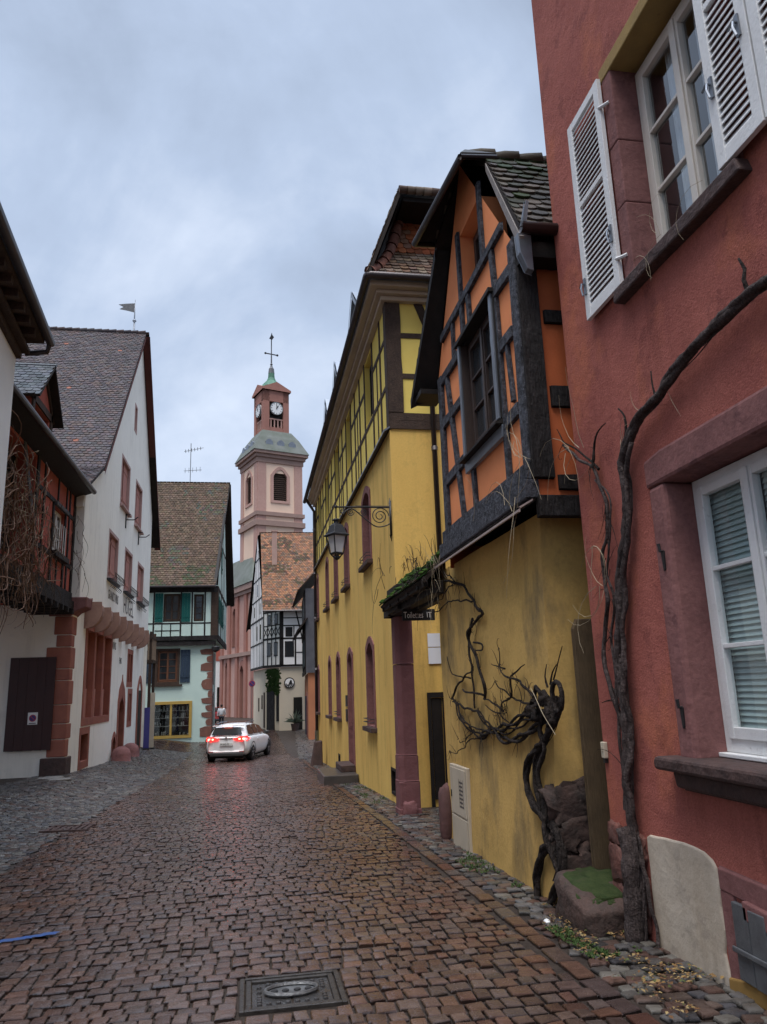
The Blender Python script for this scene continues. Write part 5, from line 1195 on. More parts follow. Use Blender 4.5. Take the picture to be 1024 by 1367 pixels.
m.wall(wl,[(WN,-1.5),(WF,-1.5),(WF,4.62),(WN,4.62)],[(*BWN,.28),(*SW,.3),(*VT,.3),(DO[0]+.1,DO[1]-.1,DO[2],DO[3]-.3,.3),(*SM,.2),(*SM2,.2)])
nf = FY(WN); m.wall(nf,[(-14,-1),(WX-.161,-1),(WX-.161,4.62),(-14,4.62)]); m.wall(nf,[(-14,4.62),(WX,4.62),(WX,8.3),(-14,8.3)]); m.poly((WX,WF,-1.5),(-14,WF,-1.5),(-14,WF,10.7),(WX,WF,10.7)); m.poly((WX,WN,4.62),(WX,WF,4.62),(WX-.16,WF,4.62),(WX-.16,WN,4.62))
m.poly((-14,WN,-1),(-14,WF,-1),(-14,WF,8.2),(-14,34,18),(-14,WN,8.2))
m.build('wall', M_WHITE, wh)
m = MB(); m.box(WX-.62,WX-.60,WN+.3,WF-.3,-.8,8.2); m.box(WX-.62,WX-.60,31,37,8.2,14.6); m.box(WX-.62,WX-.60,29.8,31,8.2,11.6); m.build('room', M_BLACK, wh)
DKT = [(.085,.07,.075),(.10,.08,.08),(.075,.065,.072),(.095,.085,.09),(.11,.08,.075)]
m = MB(); m.tiles((-14,23.75,8.10),(WX+.16,23.75,8.10),(WX+.16,26,9.35),(-14,26,9.35),.19,.17,DKT,odd=.004,lift=.03); m.tiles((-14,26,9.35),(WX+.16,26,9.35),(WX+.16,34,18.35),(-14,34,18.35),.19,.17,DKT,odd=.006,oddcol=(.30,.12,.08),lift=.03)
m.tiles((WX+.30,40.9,9.35),(-14,40.9,9.35),(-14,34,18.35),(WX+.30,34,18.35),.2,.25,[(.16,.06,.05),(.13,.055,.05)])
rf2 = m.build('roof', M_TILE, wh)
m = MB(); x = -14
while x < WX: m.tube([(x,34,18.36),(x+.36,34,18.38)],[.10,.13],8,.03,col=R.choice(DKT)); x += .33
m.build('ridge_tiles', M_TILE, rf2, smooth=True)
m = MB(); m.add([(WX+.02,34,18.2),(WX+.34,34,18.2),(WX+.34,40.95,9.2),(WX+.02,40.95,9.2),(WX+.34,34,17.95),(WX+.34,40.95,8.95)],[(0,1,2,3),(1,4,5,2)]); m.add([(WX+.02,34,18.2),(WX+.17,34,18.2),(WX+.17,26,9.2),(WX+.02,26,9.2),(WX+.17,34,18.05),(WX+.17,26,9.05)],[(0,1,2,3),(1,4,5,2)])
m.build('bargeboard', pmat('red brown verge',(.13,.045,.035),(.10,.035,.03),2,rough=.7,bump=.2), wh)
m = MB(); m.tube([(-14,23.72,8.02),(WX-.05,23.72,8.02)],.08,8); m.build('gutter', M_GUT, wh, smooth=True)
m = MB(); m.box(WX-.8,WX-.02,WN-.09,WN-.005,7.45,8.0); m.build('corner_panel', M_WHITE2, wh, bevel=.01)
for k,(a,b,c,e) in enumerate(U1+M1+ATT):
    m = MB(); s = .12; m.ring(wf,[(a-s,c-s),(b+s,c-s),(b+s,e+s),(a-s,e+s)],[(a,c),(b,c),(b,e),(a,e)],-.3,.012); m.build('stone_surround', pmat('pale pink stone',(.42,.28,.25),(.36,.23,.21),2,rough=.85,bump=.2) if k == 0 else MATS['pale pink stone'], wh)
    if k < 5:
        mid = (a+b)/2; plank_shutter(wh,wf,a+.01,mid-.03,c+.01,e-.01,-.16,M_REDW); plank_shutter(wh,wf,mid+.03,b-.01,c+.01,e-.01,-.13,M_REDW)
        m = MB(); m.fbox(wf,a-.15,b+.15,c-.20,c-.12,-.02,.14)
        if k >= 2:
            for q in range(8): u = a-.1+q*(b-a+.2)/7; m.tube([wf.p(u,c-.15,.05),wf.p(u,c-.12,.28),wf.p(u,c+.08,.30)],.014,4); m.tube([wf.p(u,c-.2,.06),wf.p(u+.05,c-.35,.2),wf.p(u+.12,c-.42,.12)],.012,4)
            for zz in (c+.06,c-.06): m.tube([wf.p(a-.15,zz,.30),wf.p(b+.15,zz,.30)],.016,4)
            m.build('flower_rack', M_IRON, wh)
        else: m.build('sill', M_DSTONE if False else MATS['pale pink stone'], wh)
    else: plank_shutter(wh,wf,a+.01,b-.01,c+.01,e-.01,-.16,M_REDW,n=2)
for (u,v) in ((31.6,8.75),(35.2,8.75)):
    m = MB(); m.fbox(wf,u-.05,u+.05,v-.35,v+.25,0,.04); m.tube([wf.p(u,v,0),wf.p(u,v,.35),wf.p(u,v+.12,.5)],.025,5); m.tube([wf.p(u,v+.2,.0),wf.p(u,v+.22,.2)],.02,5); m.build('flag_bracket', M_IRON, wh)
# eight half-round corbels carry the upper floors
for i in range(8):
    u = 26.0+i*1.66; m = MB(); pr = [(-.02,3.86),(.12,3.87),(.27,3.93),(.39,4.05),(.47,4.22),(.49,4.40),(.47,4.60),(-.02,4.60)]; n = len(pr)
    m.add([wl.p(u-.36,z,d) for d,z in pr]+[wl.p(u+.36,z,d) for d,z in pr],[tuple(range(n)),tuple(range(n,2*n))]+[(k,(k+1)%n,n+(k+1)%n,n+k) for k in range(n)]); m.build('corbel', pmat('brown corbel stone',(.36,.22,.17),(.27,.16,.13),3,rough=.85,bump=.5) if i == 0 else MATS['brown corbel stone'], wh, bevel=.06)
# corner quoins
z = -.55; i = 0
for (h,w,dpt) in ((.52,.62,.10),(.5,.42,.0),(.44,.60,.0),(.54,.42,.0),(.70,.66,.0),(.34,.42,.0),(.64,.60,.0),(.36,.34,.0),(.56,.42,.0)):
    m = MB(); x1 = WX-.14+dpt*.6; m.box(x1-w-.1,x1,WN-.03-dpt,WN+.55-(.2 if i%2 else 0),z+.008,z+h-.008); m.build('quoin', M_DSTONE if i == 0 else M_RSTONE, wh, bevel=.025); z += h; i += 1
m = MB(); m.fprism(nf,[(WX-.85,4.05),(WX-.2,4.05),(WX-.05,4.2),(WX+.22,4.32),(WX+.24,4.62),(WX-.75,4.62)],-.6,.035); m.build('quoin', M_STONE, wh, bevel=.03)
# big triple window with slanted reveals
a,b,c,e = BWN
m = MB(); s = .2; m.ring(wl,[(a-s,c-.24),(b+s,c-.24),(b+s,e+.24),(a-s,e+.24)],[(a,c),(b,c),(b,e),(a,e)],-.28,.02)
for q in (1,2): u = a+(b-a)*q/3; m.fprism(wl,[(u-.16,c),(u+.16,c),(u+.10,c+.9),(u+.10,e),(u-.10,e),(u-.10,c+.9)],-.26,.0)
m.build('stone_surround', M_RSTONE, wh)
for q in range(3):
    u0 = a+(b-a)*q/3+(.12 if q else 0); u1 = a+(b-a)*(q+1)/3-(.12 if q < 2 else 0); m = MB(); m.fbox(wl,u0,u1,c,c+.95,-.24,-.18); m.fbox(wl,u0,u1,c+.96,e,-.26,-.22); m.build('shutter', M_REDW, wh)
for (x,nm) in ((SW,'cellar_window'),(SM,'window'),(SM2,'window')):
    a,b,c,e = x; m = MB(); s = .22; m.ring(wl,[(a-s,c-s),(b+s,c-s),(b+s,e+s),(a-s,e+s)],[(a,c),(b,c),(b,e),(a,e)],-.25,.015); w = m.build(nm, M_RSTONE, wh)
    m = MB(); m.fbox(wl,a,b,c,e,-.22,-.2); m.build('pane', M_GLASSD if nm != 'window' else M_REDW, w)
    if nm == 'window': m = MB(); m.fbox(wl,(a+b)/2-.08,(a+b)/2+.08,c,e,-.19,0); m.build('mullion', M_RSTONE, w)
a,b,c,e = VT; m = MB(); m.ring(wl,arch(a-.16,b+.16,c,e+.2,.3),arch(a,b,c,e,.25),-.28,.02); w = m.build('cellar_vent', M_RSTONE, wh); m = MB(); m.fbox(wl,a,b,c,e,-.26,-.24); m.build('hatch', M_DARKW, w)
a,b,c,e = DO
def ogee(a,b,c,e,h): 
    mid=(a+b)/2; return [(a,c),(b,c),(b,e-h),(b-.12*(b-a),e-h*.55),(mid+.08,e-h*.22),(mid,e),(mid-.08,e-h*.22),(a+.12*(b-a),e-h*.55),(a,e-h)]
m = MB(); m.ring(wl,ogee(a-.16,b+.16,c,e+.55,1.1),ogee(a+.1,b-.1,c,e-.28,.6),-.3,.03); m.build('door_surround', M_RSTONE, wh)
m = MB(); m.fprism(wl,ogee(a+.1,b-.1,c,e-.28,.6),-.28,-.22); m.build('door', M_TIMBB, wh)
m = MB(); m.ring(wl,arch(37.9,39.5,-.9,2.6,.6),arch(38.15,39.25,-.9,2.3,.5),-.0,.04); m.build('arch_surround', M_RSTONE, wh); m = MB(); m.fbox(wl,38.15,39.25,-.9,1.9,.0,.02); m.build('arch_door', M_DARKW, wh)
t = text('GRANDS VINS',.50,wf,28.6,5.14,.003,M_INKB,wh,wscale=.68,name='lettering'); t = text('HUGEL',1.0,wf,32.0,4.98,.003,M_INKB,wh,wscale=.86); text('et Fils',.42,wf,35.85,5.5,.003,M_INKB,wh,wscale=.7)
text('VINS',.42,wl,30.9,3.45,.003,M_INKB,wh,wscale=.9); text('FINS',.36,wl,32.6,2.95,.003,M_INKB,wh,wscale=.8)
for i,(y,x) in enumerate(((31.6,-4.95),(34.1,-4.98))):
    m = MB(); m.lathe([(.36,-.75),(.37,-.45),(.30,-.25),(.14,-.15),(.02,-.13)],(x,y,ground(x,y)+.66),14); q = m.build('guard_stone', M_STONE, smooth=True); tag(q,('round-topped guard stone by the arched cellar vent of the cream house','round-topped guard stone beyond the pointed door of the cream house')[i],'guard stone','guard stones at the cream house door')
bd = thing('painted_hatch','large dark maroon wooden panel hung on the cream wall beside the stone quoins','panel',(-6.4,WN-.05,.2))
m = MB()
for i in range(5): x0 = -7.0+i*.254; m.fprism(nf,[(x0,.2),(x0+.25,.19),(x0+.262,2.84),(x0+.012,2.84)],.03,.08)
m.build('board', M_MAROON, bd)
sn = thing('no_parking_notice','small white notice with round no-parking symbol on the maroon panel','sign',(-6.27,WN-.09,1.1))
m = MB(); m.fbox(nf,-6.40,-6.13,.92,1.26,.082,.090); m.build('plate', M_SIGNW, sn)
def disc(mb, fr, u, v, r, d0, d1, n=20): mb.fprism(fr,[(u+r*math.cos(2*math.pi*k/n),v+r*math.sin(2*math.pi*k/n)) for k in range(n)],d0,d1)
m = MB(); disc(m,nf,-6.265,1.10,.10,.091,.094); m.build('symbol_rim', M_SIGNR, sn); m = MB(); disc(m,nf,-6.265,1.10,.078,.095,.097); m.build('symbol', M_SIGNB, sn); m = MB(); m.fbeam(nf,-6.32,1.155,-6.21,1.045,.022,.098,.100); m.build('bar', M_SIGNR, sn)
m = MB(); m.fbox(nf,-6.36,-6.17,.945,.965,.091,.092); m.build('caption', M_INK, sn)
wv = thing('weather_vane','grey metal weather vane with pennant on the dark tiled ridge','weather vane',(-5.6,34,18.4))
m = MB(); m.tube([(-5.6,34,18.35),(-5.6,34,19.2),(-5.6,34,20.1)],[.05,.03,.012],6); m.lathe([(.03,0),(.10,.08),(.03,.17)],(-5.6,34,18.9),8); m.build('rod', M_ZINC, wv, smooth=True)
m = MB(); m.fprism(FY(34),[(-5.6,19.42),(-5.6,19.9),(-6.0,19.86),(-6.35,19.80),(-6.12,19.68),(-6.3,19.56),(-5.95,19.5)],-.01,.01); m.build('pennant', M_GREYM, wv)
# banners by the far door
for (x,y,w2,h,mt,lb) in ((-4.86,38.0,.26,1.9,M_SIGNB,'narrow blue banner board leaning at the far end of the cream house'),(-4.70,38.6,.22,2.6,M_BOX,'narrow cream banner board beside the mint house')):
    b2 = thing('banner_stand',lb,'banner',(x,y,ground(x,y)),'banner boards at the cream house'); z0 = ground(x,y); m = MB(); m.box(x-w2/2,x+w2/2,y-.02,y+.02,z0+.06,z0+h); m.build('panel', mt, b2, bevel=.01); m = MB(); m.box(x-w2*.7,x+w2*.7,y-.2,y+.2,z0,z0+.06); m.build('foot', M_IRON, b2)

bl = thing('timber_balcony','weathered slatted timber balcony on posts between the cream and mint houses','balcony',(-5.6,43,-.8))
m = MB()
for y in (42.3,43.9): m.box(-5.42,-5.28,y-.07,y+.07,-1.0,5.0)
m.build('post', M_TIMBB, bl); m = MB(); m.box(-6.6,-5.2,42.2,44.0,3.35,3.5); m.build('floor', M_TIMBB, bl)
m = MB()
for i in range(10): y = 42.25+i*.18; m.box(-5.31,-5.26,y,y+.09,3.5,4.6)
for i in range(6): x = -6.5+i*.2; m.box(x,x+.09,42.2,42.24,3.5,4.6)
m.build('slat', pmat('pale weathered slats',(.30,.21,.14),(.2,.14,.10),3,rough=.8,bump=.3), bl); m = MB(); m.box(-6.6,-5.24,42.18,42.26,4.6,4.7); m.box(-5.34,-5.24,42.26,44,4.6,4.7); m.build('handrail', M_TIMBB, bl)
# ================================================================== MINT CORNER HOUSE
TY = 46.0; tf = FY(TY); tx1 = -2.30; tx0 = -6.6
mt = thing('mint_house','mint green corner house with huge mossy brown roof and green shutters','house',(-4.4,50,-.9))
sfr2, sl = FA((tx1,TY),(-2.55,56),(5,50)); SH = (-5.58,-3.55,-.62,1.12); W1 = (-5.40,-4.28,2.38,4.15); UA = (-5.12,-4.22,5.85,7.45); UB = (-3.38,-2.86,5.85,7.4)
jf = FY(TY-.28); jsf,_ = FA((tx1+.28,TY-.28),(-1.85,56),(5,50))
m = MB(); m.wall(tf,[(tx0,-1.4),(tx1,-1.4),(tx1,4.55),(tx0,4.55)],[(*SH,.3),(*W1,.22)]); m.wall(sfr2,[(0,-1.5),(sl,-1.5),(sl,4.55),(0,4.55)],[(1.0,1.9,-1,1.5,.2),(3.6,4.8,-1.2,1.6,.2),(1.2,2.0,2.2,4.0,.2),(4,4.8,2.2,4,.2)])
m.wall(jf,[(tx0,4.75),(tx1+.28,4.75),(tx1+.28,7.95),(tx0,7.95)],[(*UA,.2),(*UB,.2)]); m.wall(jsf,[[(0,4.75),(sl,4.75),(sl,7.95),(0,7.95)],[(0,7.95),(sl,7.95),(5.0,15.5)]],[(1.2,2.0,5.8,7.3,.2),(4.2,5.0,5.8,7.3,.2),(3.4,4.2,9.2,10.6,.2)])
m.poly((tx0,TY-.28,4.75),(tx1+.28,TY-.28,4.75),(-1.85,56,4.75),(tx0,56,4.75)); m.poly((tx0,56,-1),(-2.55,56,-1),(-2.55,56,4.75),(tx0,56,4.75)); m.poly((tx0,56,4.75),(-1.85,56,4.75),(-1.85,56,8),(tx0,56,8)); m.poly((tx0,46,-1),(tx0,56,-1),(tx0,56,8),(tx0,46,8))
m.build('wall', M_MINT, mt)
m = MB(); m.box(tx0+.2,tx1-.4,TY+.35,TY+.37,-1,7.8); m.poly(sfr2.p(.5,-1,-.3),sfr2.p(sl-.3,-1,-.3),sfr2.p(sl-.3,9,-.3),sfr2.p(.5,9,-.3)); m.build('room', M_BLACK, mt)
MT = [(.095,.062,.042),(.12,.078,.052),(.082,.058,.038),(.105,.072,.045),(.13,.09,.062)]
m = MB(); m.tiles((tx0,TY-.75,7.85),(-2.16,TY-.75,7.85),(-1.95,TY+.6,9.3),(tx0,TY+.6,9.3),.2,.19,MT,moss=(.08,.7,(.085,.09,.045)),lift=.035); m.tiles((tx0,TY+.6,9.3),(-1.95,TY+.6,9.3),(-1.62,51,15.75),(tx0,51,15.75),.2,.19,MT,moss=(.30,.55,(.13,.12,.085)),lift=.035)
m.tiles((-1.3,57,8),(tx0,57,8),(tx0,51,15.75),(-1.55,51,15.75),.25,.3,MT); m.build('roof', M_TILE, mt)
m = MB(); m.add([(-1.70,51,15.6),(-1.55,51,15.7),(-2.12,TY-.75,7.8),(-2.3,TY-.75,7.8)],[(0,1,2,3)]); m.add([(-1.70,51,15.55),(-1.5,51,15.7),(-1.35,57,7.9),(-1.6,57,7.9)],[(0,1,2,3)]); m.build('bargeboard', M_DARKW, mt)
m = MB(); m.tube([(tx0,TY-.8,7.82),(-2.14,TY-.8,7.82)],.07,8); m.build('gutter', M_GUT, mt, smooth=True)
def mbeam(nm,fr,u0,v0,u1,v1,w,d1=.02,mat=M_TIMB):
    q = MB(); q.fbeam(fr,u0,v0,u1,v1,w,-.02,d1,.06); q.build(nm,mat,mt)
mbeam('sill_beam',jf,tx0,4.86,tx1+.28,4.86,.24,.05); mbeam('sill_beam',jf,tx0,4.55,tx1+.2,4.55,.26,-.0); mbeam('plate',jf,tx0,7.72,tx1+.28,7.72,.36,.05); mbeam('corner_post',jf,tx1+.08,4.98,tx1+.08,7.55,.40,.04,M_TIMBB)
for u in (-5.68,-4.14,-3.50,-2.76): mbeam('post',jf,u,4.98,u,7.55,.09,.015)
mbeam('rail',jf,tx0,5.72,-2.4,5.72,.08,.014); 
for u in (-5.2,-4.7): mbeam('post',jf,u,4.98,u,5.7,.06,.012)
mbeam('rail',jf,-5.6,5.3,-4.2,5.3,.06,.012)
mbeam('sill_beam',jsf,0,4.84,sl,4.84,.36,.06); mbeam('plate',jsf,0,7.8,sl,7.8,.2,.03); mbeam('corner_post',jsf,.15,5.0,.15,7.7,.3,.03,M_TIMBB)
for u in (1.0,2.9,3.6,6,8): mbeam('post',jsf,u,5.0,u,7.7,.14,.02)
for u,v in ((3.2,11.2),(6.5,11),(5,14)): mbeam('post',jsf,u,7.9,u,v,.14,.02)
mbeam('rail',jsf,1.8,10.9,7.6,10.9,.14,.02)
w = casement(mt,jf,*UA,-.1,M_TIMBB,M_GLASSD,2,3,.06); w = casement(mt,jf,*UB,-.1,M_TIMBB,M_GLASSD,1,4,.05)
for (a,b) in ((-5.62,-5.16),(-4.10,-3.60)): plank_shutter(mt,jf,a,b,5.80,7.5,.02,M_GREENW)
for u in (.6,2.1,3.55,5.1): plank_shutter(mt,jsf,u,u+.55,5.75,7.35,.03,M_GREENW)
plank_shutter(mt,jsf,2.8,3.3,9.1,10.7,.03,M_GREENW)
w = casement(mt,tf,*W1,-.12,pmat('orange brown window wood',(.16,.06,.025),(.12,.045,.02),3,rough=.5,bump=.1),M_GLASSD,2,4,.06)
m = MB(); s = .14; a,b,c,e = W1; m.ring(tf,[(a-s,c-s),(b+s,c-s),(b+s,e+s),(a-s,e+s)],[(a,c),(b,c),(b,e),(a,e)],-.2,.02); m.fbox(tf,a-.3,b+.3,c-.26,c-.142,0,.12); m.build('stone_surround', M_TIMBB, mt)
for (a,b) in ((-6.1,-5.56),(-4.12,-3.55)): plank_shutter(mt,tf,a,b,2.32,4.2,.02,M_BLUEW)
a,b,c,e = SH; m = MB(); s = .16; mid = (a+b)/2; m.ring(tf,[(a-s,c-s),(b+s,c-s),(b+s,e+s),(a-s,e+s)],[(a,c),(b,c),(b,e),(a,e)],-.25,.06); m.fbox(tf,mid-.06,mid+.06,c,e,-.1,.04); sw = m.build('shop_window', M_GOLD, mt, bevel=.01)
m = MB(); m.fbox(tf,a,b,c,e,-.13,-.115); m.build('pane', M_GLASS, sw)
m = MB()
for v in (c+.5,c+.95,c+1.35): m.fbox(tf,a,b,v,v+.03,-.29,-.16)
for _ in range(60):
    u = R.uniform(a+.05,b-.08); v = R.choice((c+.02,c+.53,c+.98,c+1.38)); h = R.uniform(.06,.26); m.fbox(tf,u,u+R.uniform(.04,.09),v,v+h,-.26,-.2)
m.build('shop_goods', pmat('shop bottles and boxes',(.14,.13,.13),(.45,.40,.36),9,rough=.4,bump=0), sw)
m = MB()
QB = pmat('brown red quoin stone',(.22,.10,.075),(.15,.075,.06),2.5,rough=.85,bump=.6,bscale=20,stain=(.30,.19,.15),stain_pos=.6,stain_scale=3,stain_stretch=(1,1,1))
zz = -1.2; i = 0
while zz < 4.2:
    h = R.uniform(.34,.66); wq = R.uniform(.28,.44)+(.28 if i%2 else 0)-(.12 if 1.2<zz<2 else 0); x1 = tx1+.03
    m = MB(); m.fprism(tf,[(x1,zz+.01),(x1,zz+h-.01),(x1-wq*.55,zz+h-R.uniform(.0,.05)),(x1-wq-R.uniform(-.05,.05),zz+h-R.uniform(.03,.12)),(x1-wq-R.uniform(-.06,.06),zz+h*.5),(x1-wq+R.uniform(-.02,.08),zz+R.uniform(.02,.1)),(x1-wq*.5,zz+R.uniform(.0,.04))],-.3,.03); m.build('quoin', QB, mt, bevel=.01); zz += h; i += 1

for u0,u1,v0,v1 in ((1.0,1.9,-1,1.5),(3.6,4.8,-1.2,1.6),(1.2,2.0,2.2,4.0),(4,4.8,2.2,4)):
    m = MB(); m.ring(sfr2,[(u0-.14,v0),(u1+.14,v0),(u1+.14,v1+.14),(u0-.14,v1+.14)],[(u0,v0),(u1,v0),(u1,v1),(u0,v1)],-.2,.02); m.build('stone_surround', M_STONE, mt)
m = MB(); m.lathe([(.05,0),(.22,.1),(.24,.3),(.2,.34)],(-2.1,45.7,4.0),10); m.build('hanging_planter', M_IRON, mt)
an = thing('tv_antenna','thin metal television antenna above the mossy brown roof','antenna',(-4.25,51,15.7))
m = MB(); m.tube([(-4.25,51,15.5),(-4.25,51,18.6)],.025,5); m.build('mast', M_GREYM, an)
m = MB(); m.tube([(-4.7,51,18.0),(-3.4,51,18.3)],.018,4)
for i in range(6): x = -4.6+i*.2; m.tube([(x,50.7,18.02+i*.045),(x,51.3,18.02+i*.045)],.012,4); m.tube([(x,51,17.9+i*.045),(x,51,18.15+i*.045)],.012,4)
m.tube([(-4.7,51,16.6),(-3.5,51,16.7)],.018,4)
for i in range(5): x = -4.6+i*.25; m.tube([(x,51,16.45+i*.03),(x,51,16.8+i*.03)],.012,4)
m.build('aerial', M_GREYM, an)

# ================================================================== HALF-TIMBERED HOUSE BEFORE THE CHURCH
ht = thing('half_timbered_house','white and black half-timbered house with steep orange brown roof before the church','house',(2,57,-1))
W0 = (-.10,63.2); Wa = (.80,56.4); Wb = (2.02,54.4); Wc = (4.6,54.4)
g1,gl = FA(Wa,W0,(-9,60)); c1,cl = FA(Wb,Wa,(-9,50)); q1 = FY(54.4)
HW = pmat('white infill plaster',(.86,.83,.80),(.78,.75,.72),.8,rough=.9,bump=.2,bscale=20)
m = MB(); pk = gl*.45
m.wall(g1,[[(0,3.3),(gl,3.3),(gl,7.0),(0,7.0)],[(0,7.0),(gl,7.0),(pk,13.7)]]); m.wall(c1,[(0,3.3),(cl,3.3),(cl,7.5),(0,7.5)]); m.wall(q1,[(2.02,3.3),(4.6,3.3),(4.6,7.5),(2.02,7.5)])
m.build('upper_wall', HW, ht)
m = MB(); m.wall(g1,[(0,-1.5),(gl,-1.5),(gl,3.3),(0,3.3)],d=-.25); m.wall(c1,[(0.1,-1.5),(cl,-1.5),(cl,3.3),(0.1,3.3)],d=-.2); m.wall(FY(54.55),[(1.9,-1.5),(4.6,-1.5),(4.6,3.3),(1.9,3.3)]); m.poly((4.6,54.4,-1),(4.6,63,-1),(4.6,63,7.5),(4.6,54.4,7.5)); m.build('lower_wall', pmat('pale ochre plaster',(.66,.56,.42),(.58,.50,.39),.6,rough=.9,bump=.2,bscale=20), ht)
HT = [(.30,.14,.075),(.25,.125,.07),(.21,.12,.075),(.34,.16,.085),(.18,.115,.08)]
m = MB(); m.tiles((.72,53.8,7.25),(4.9,53.8,7.25),(4.9,59.4,14.0),(.62,59.4,14.0),.19,.18,HT,moss=(.3,.5,(.15,.10,.06)),lift=.03); m.tiles((4.9,64.2,6.8),(-.35,64.2,6.8),(.55,59.4,14.0),(4.9,59.4,14.0),.25,.3,HT); m.build('roof', M_TILE, ht)
m = MB(); m.add([(.55,59.4,13.9),(.40,59.3,13.75),(-.5,64.2,6.5),(-.25,64.2,6.8)],[(0,1,2,3)]); m.build('bargeboard', M_DARKW, ht)
m = MB(); m.box(1.46,1.84,56.9,57.25,10.6,13.6); m.box(1.40,1.90,56.85,57.3,13.6,13.72); m.build('chimney', pmat('pink chimney render',(.45,.30,.25),(.38,.25,.21),1,rough=.9,bump=.2), ht)
m = MB(); m.tube([(.72,53.75,7.2),(4.9,53.75,7.2)],.07,6); m.build('gutter', M_GUT, ht)
def hbeam(fr,*L):
    m = MB()
    for (u0,v0,u1,v1,w) in L: m.fbeam(fr,u0,v0,u1,v1,w*.72,-.02,.02)
    return m.build('timber_frame', M_DARKW, ht)
def zt(u): return 7.0+6.7*(u/pk if u < pk else (gl-u)/(gl-pk))
L = [(0,3.4,gl,3.4,.26),(0,5.2,gl,5.2,.16),(0,7.0,gl,7.0,.2)]
for k in range(9): u = .1+k*(gl-.2)/8; L.append((u,3.4,u,7.0,.14)); 
for k in range(1,8): u = k*gl/8; L.append((u,7.0,u,zt(u)-.1,.12))
for v in (8.6,10.2,11.8): a = pk*(v-7)/6.7; b = gl-(gl-pk)*(v-7)/6.7; L.append((a,v,b,v,.14))
hbeam(g1,*L)
L = [(0,3.4,cl,3.4,.26),(0,5.35,cl,5.35,.2),(0,7.3,cl,7.3,.2)]
for k in range(5): u = .1+k*(cl-.2)/4; L.append((u,3.4,u,7.4,.15))
for k in range(4): u = .1+k*(cl-.2)/4; du = (cl-.2)/4; L += [(u,5.5,u+du,6.2,.08),(u+du,5.5,u,6.2,.08),(u,6.3,u+du,6.3,.1)]
hbeam(c1,*L)
hbeam(q1,(2.1,3.4,2.1,7.4,.3),(2.0,3.4,4.6,3.4,.2),(2.0,5.3,4.6,5.3,.16),(2.0,7.3,4.6,7.3,.24),(3.05,3.4,3.05,5.3,.16),(2.2,6.2,4.6,6.2,.12),(2.2,6.75,4.6,6.75,.1),(3.1,7.2,3.7,4.6,.14),(3.1,4.3,4.6,4.3,.1),(3.75,3.4,3.75,5.3,.1),(2.95,5.4,2.95,6.15,.1))
for (fr,a,b,c,e) in ((q1,2.35,2.85,5.42,6.1),(q1,2.3,2.95,4.0,5.1),(c1,.35,.8,6.35,7.1),(c1,1.3,1.75,6.35,7.1),(c1,.4,.9,4.1,5.1),(c1,1.3,1.8,4.1,5.1),(g1,1.0,1.5,5.5,6.6),(g1,3.0,3.5,5.5,6.6),(g1,2.6,3.0,8.9,9.8),(g1,1.4,1.8,7.4,8.2),(g1,4.3,4.7,7.4,8.2)):
    m = MB(); m.fbox(fr,a,b,c,e,-.1,.02); w = m.build('window', M_DARKW, ht); m = MB(); m.poly(fr.p(a+.06,c+.06,.025),fr.p((a+b)/2-.02,c+.06,.025),fr.p((a+b)/2-.02,e-.06,.025),fr.p(a+.06,e-.06,.025)); m.poly(fr.p((a+b)/2+.02,c+.06,.025),fr.p(b-.06,c+.06,.025),fr.p(b-.06,e-.06,.025),fr.p((a+b)/2+.02,e-.06,.025)); m.build('pane', M_GLASSD, w)
for (fr,a,b,c,e,mm,nm,d0) in ((c1,1.1,2.1,-1.2,2.0,M_TIMB,'door',-.19),(c1,.15,.85,-.4,2.1,M_TIMB,'window',-.19),(q1,2.9,3.5,-1.2,1.2,M_BLACK,'door',-.13),(q1,3.7,4.3,-1.2,2.4,M_STONE,'door',-.13),(g1,.6,1.2,-.9,1.6,M_TIMBB,'door',-.24),(g1,3.5,3.9,.2,1.2,M_TIMBB,'window',-.24),(g1,1.8,2.2,.4,1.4,M_TIMBB,'window',-.24)):
    m = MB(); m.fbox(fr,a,b,c,e,d0-.06,d0+.03); m.build(nm, mm, ht)
md = thing('wall_medallion','round dark wrought emblem plaque on the cream corner of the half-timbered house','emblem',(2.62,54.5,2.2))
m = MB(); disc(m,FY(54.52),2.62,2.2,.38,0,.04); m.build('rim', M_DARKW, md); m = MB(); disc(m,FY(54.48),2.62,2.2,.31,.005,.02); m.build('field', HW, md)
m = MB(); fq = FY(54.45); m.fprism(fq,[(2.42,2.1),(2.55,2.08),(2.60,2.22),(2.70,2.42),(2.78,2.36),(2.80,2.12),(2.72,2.02),(2.66,2.14),(2.60,1.98)],0,.02)
for k in range(6): a = math.pi*(1.1+.16*k); m.fbox(fq,2.62+.25*math.cos(a)-.03,2.62+.25*math.cos(a)+.03,2.2+.25*math.sin(a)-.05,2.2+.25*math.sin(a)+.04,0,.02)
m.build('figure', M_INK, md)
iv = MB()
for _ in range(420):
    t = R.random(); u = R.uniform(.05,1.6); v = 3.15-1.5*R.random()**1.5-(.4 if u < .5 else 0)*R.random(); p = Vector(c1.p(u,v,R.uniform(.0,.35)-.1)); q = R.uniform(.05,.11); a = R.uniform(0,6)
    iv.add([tuple(p+Vector((-q,0,R.uniform(-q,q)))),tuple(p+Vector((0,-q*.5,q))),tuple(p+Vector((q,0,0))),tuple(p+Vector((0,q*.4,-q)))],[(0,1,2,3)])
tag(iv.build('ivy', M_GRASS),'dark green ivy hanging under the jettied corner of the half-timbered house','ivy')
pp = thing('potted_plant','spiky potted plant standing by the dark door of the half-timbered house','plant',(2.95,53.6,-1.0))
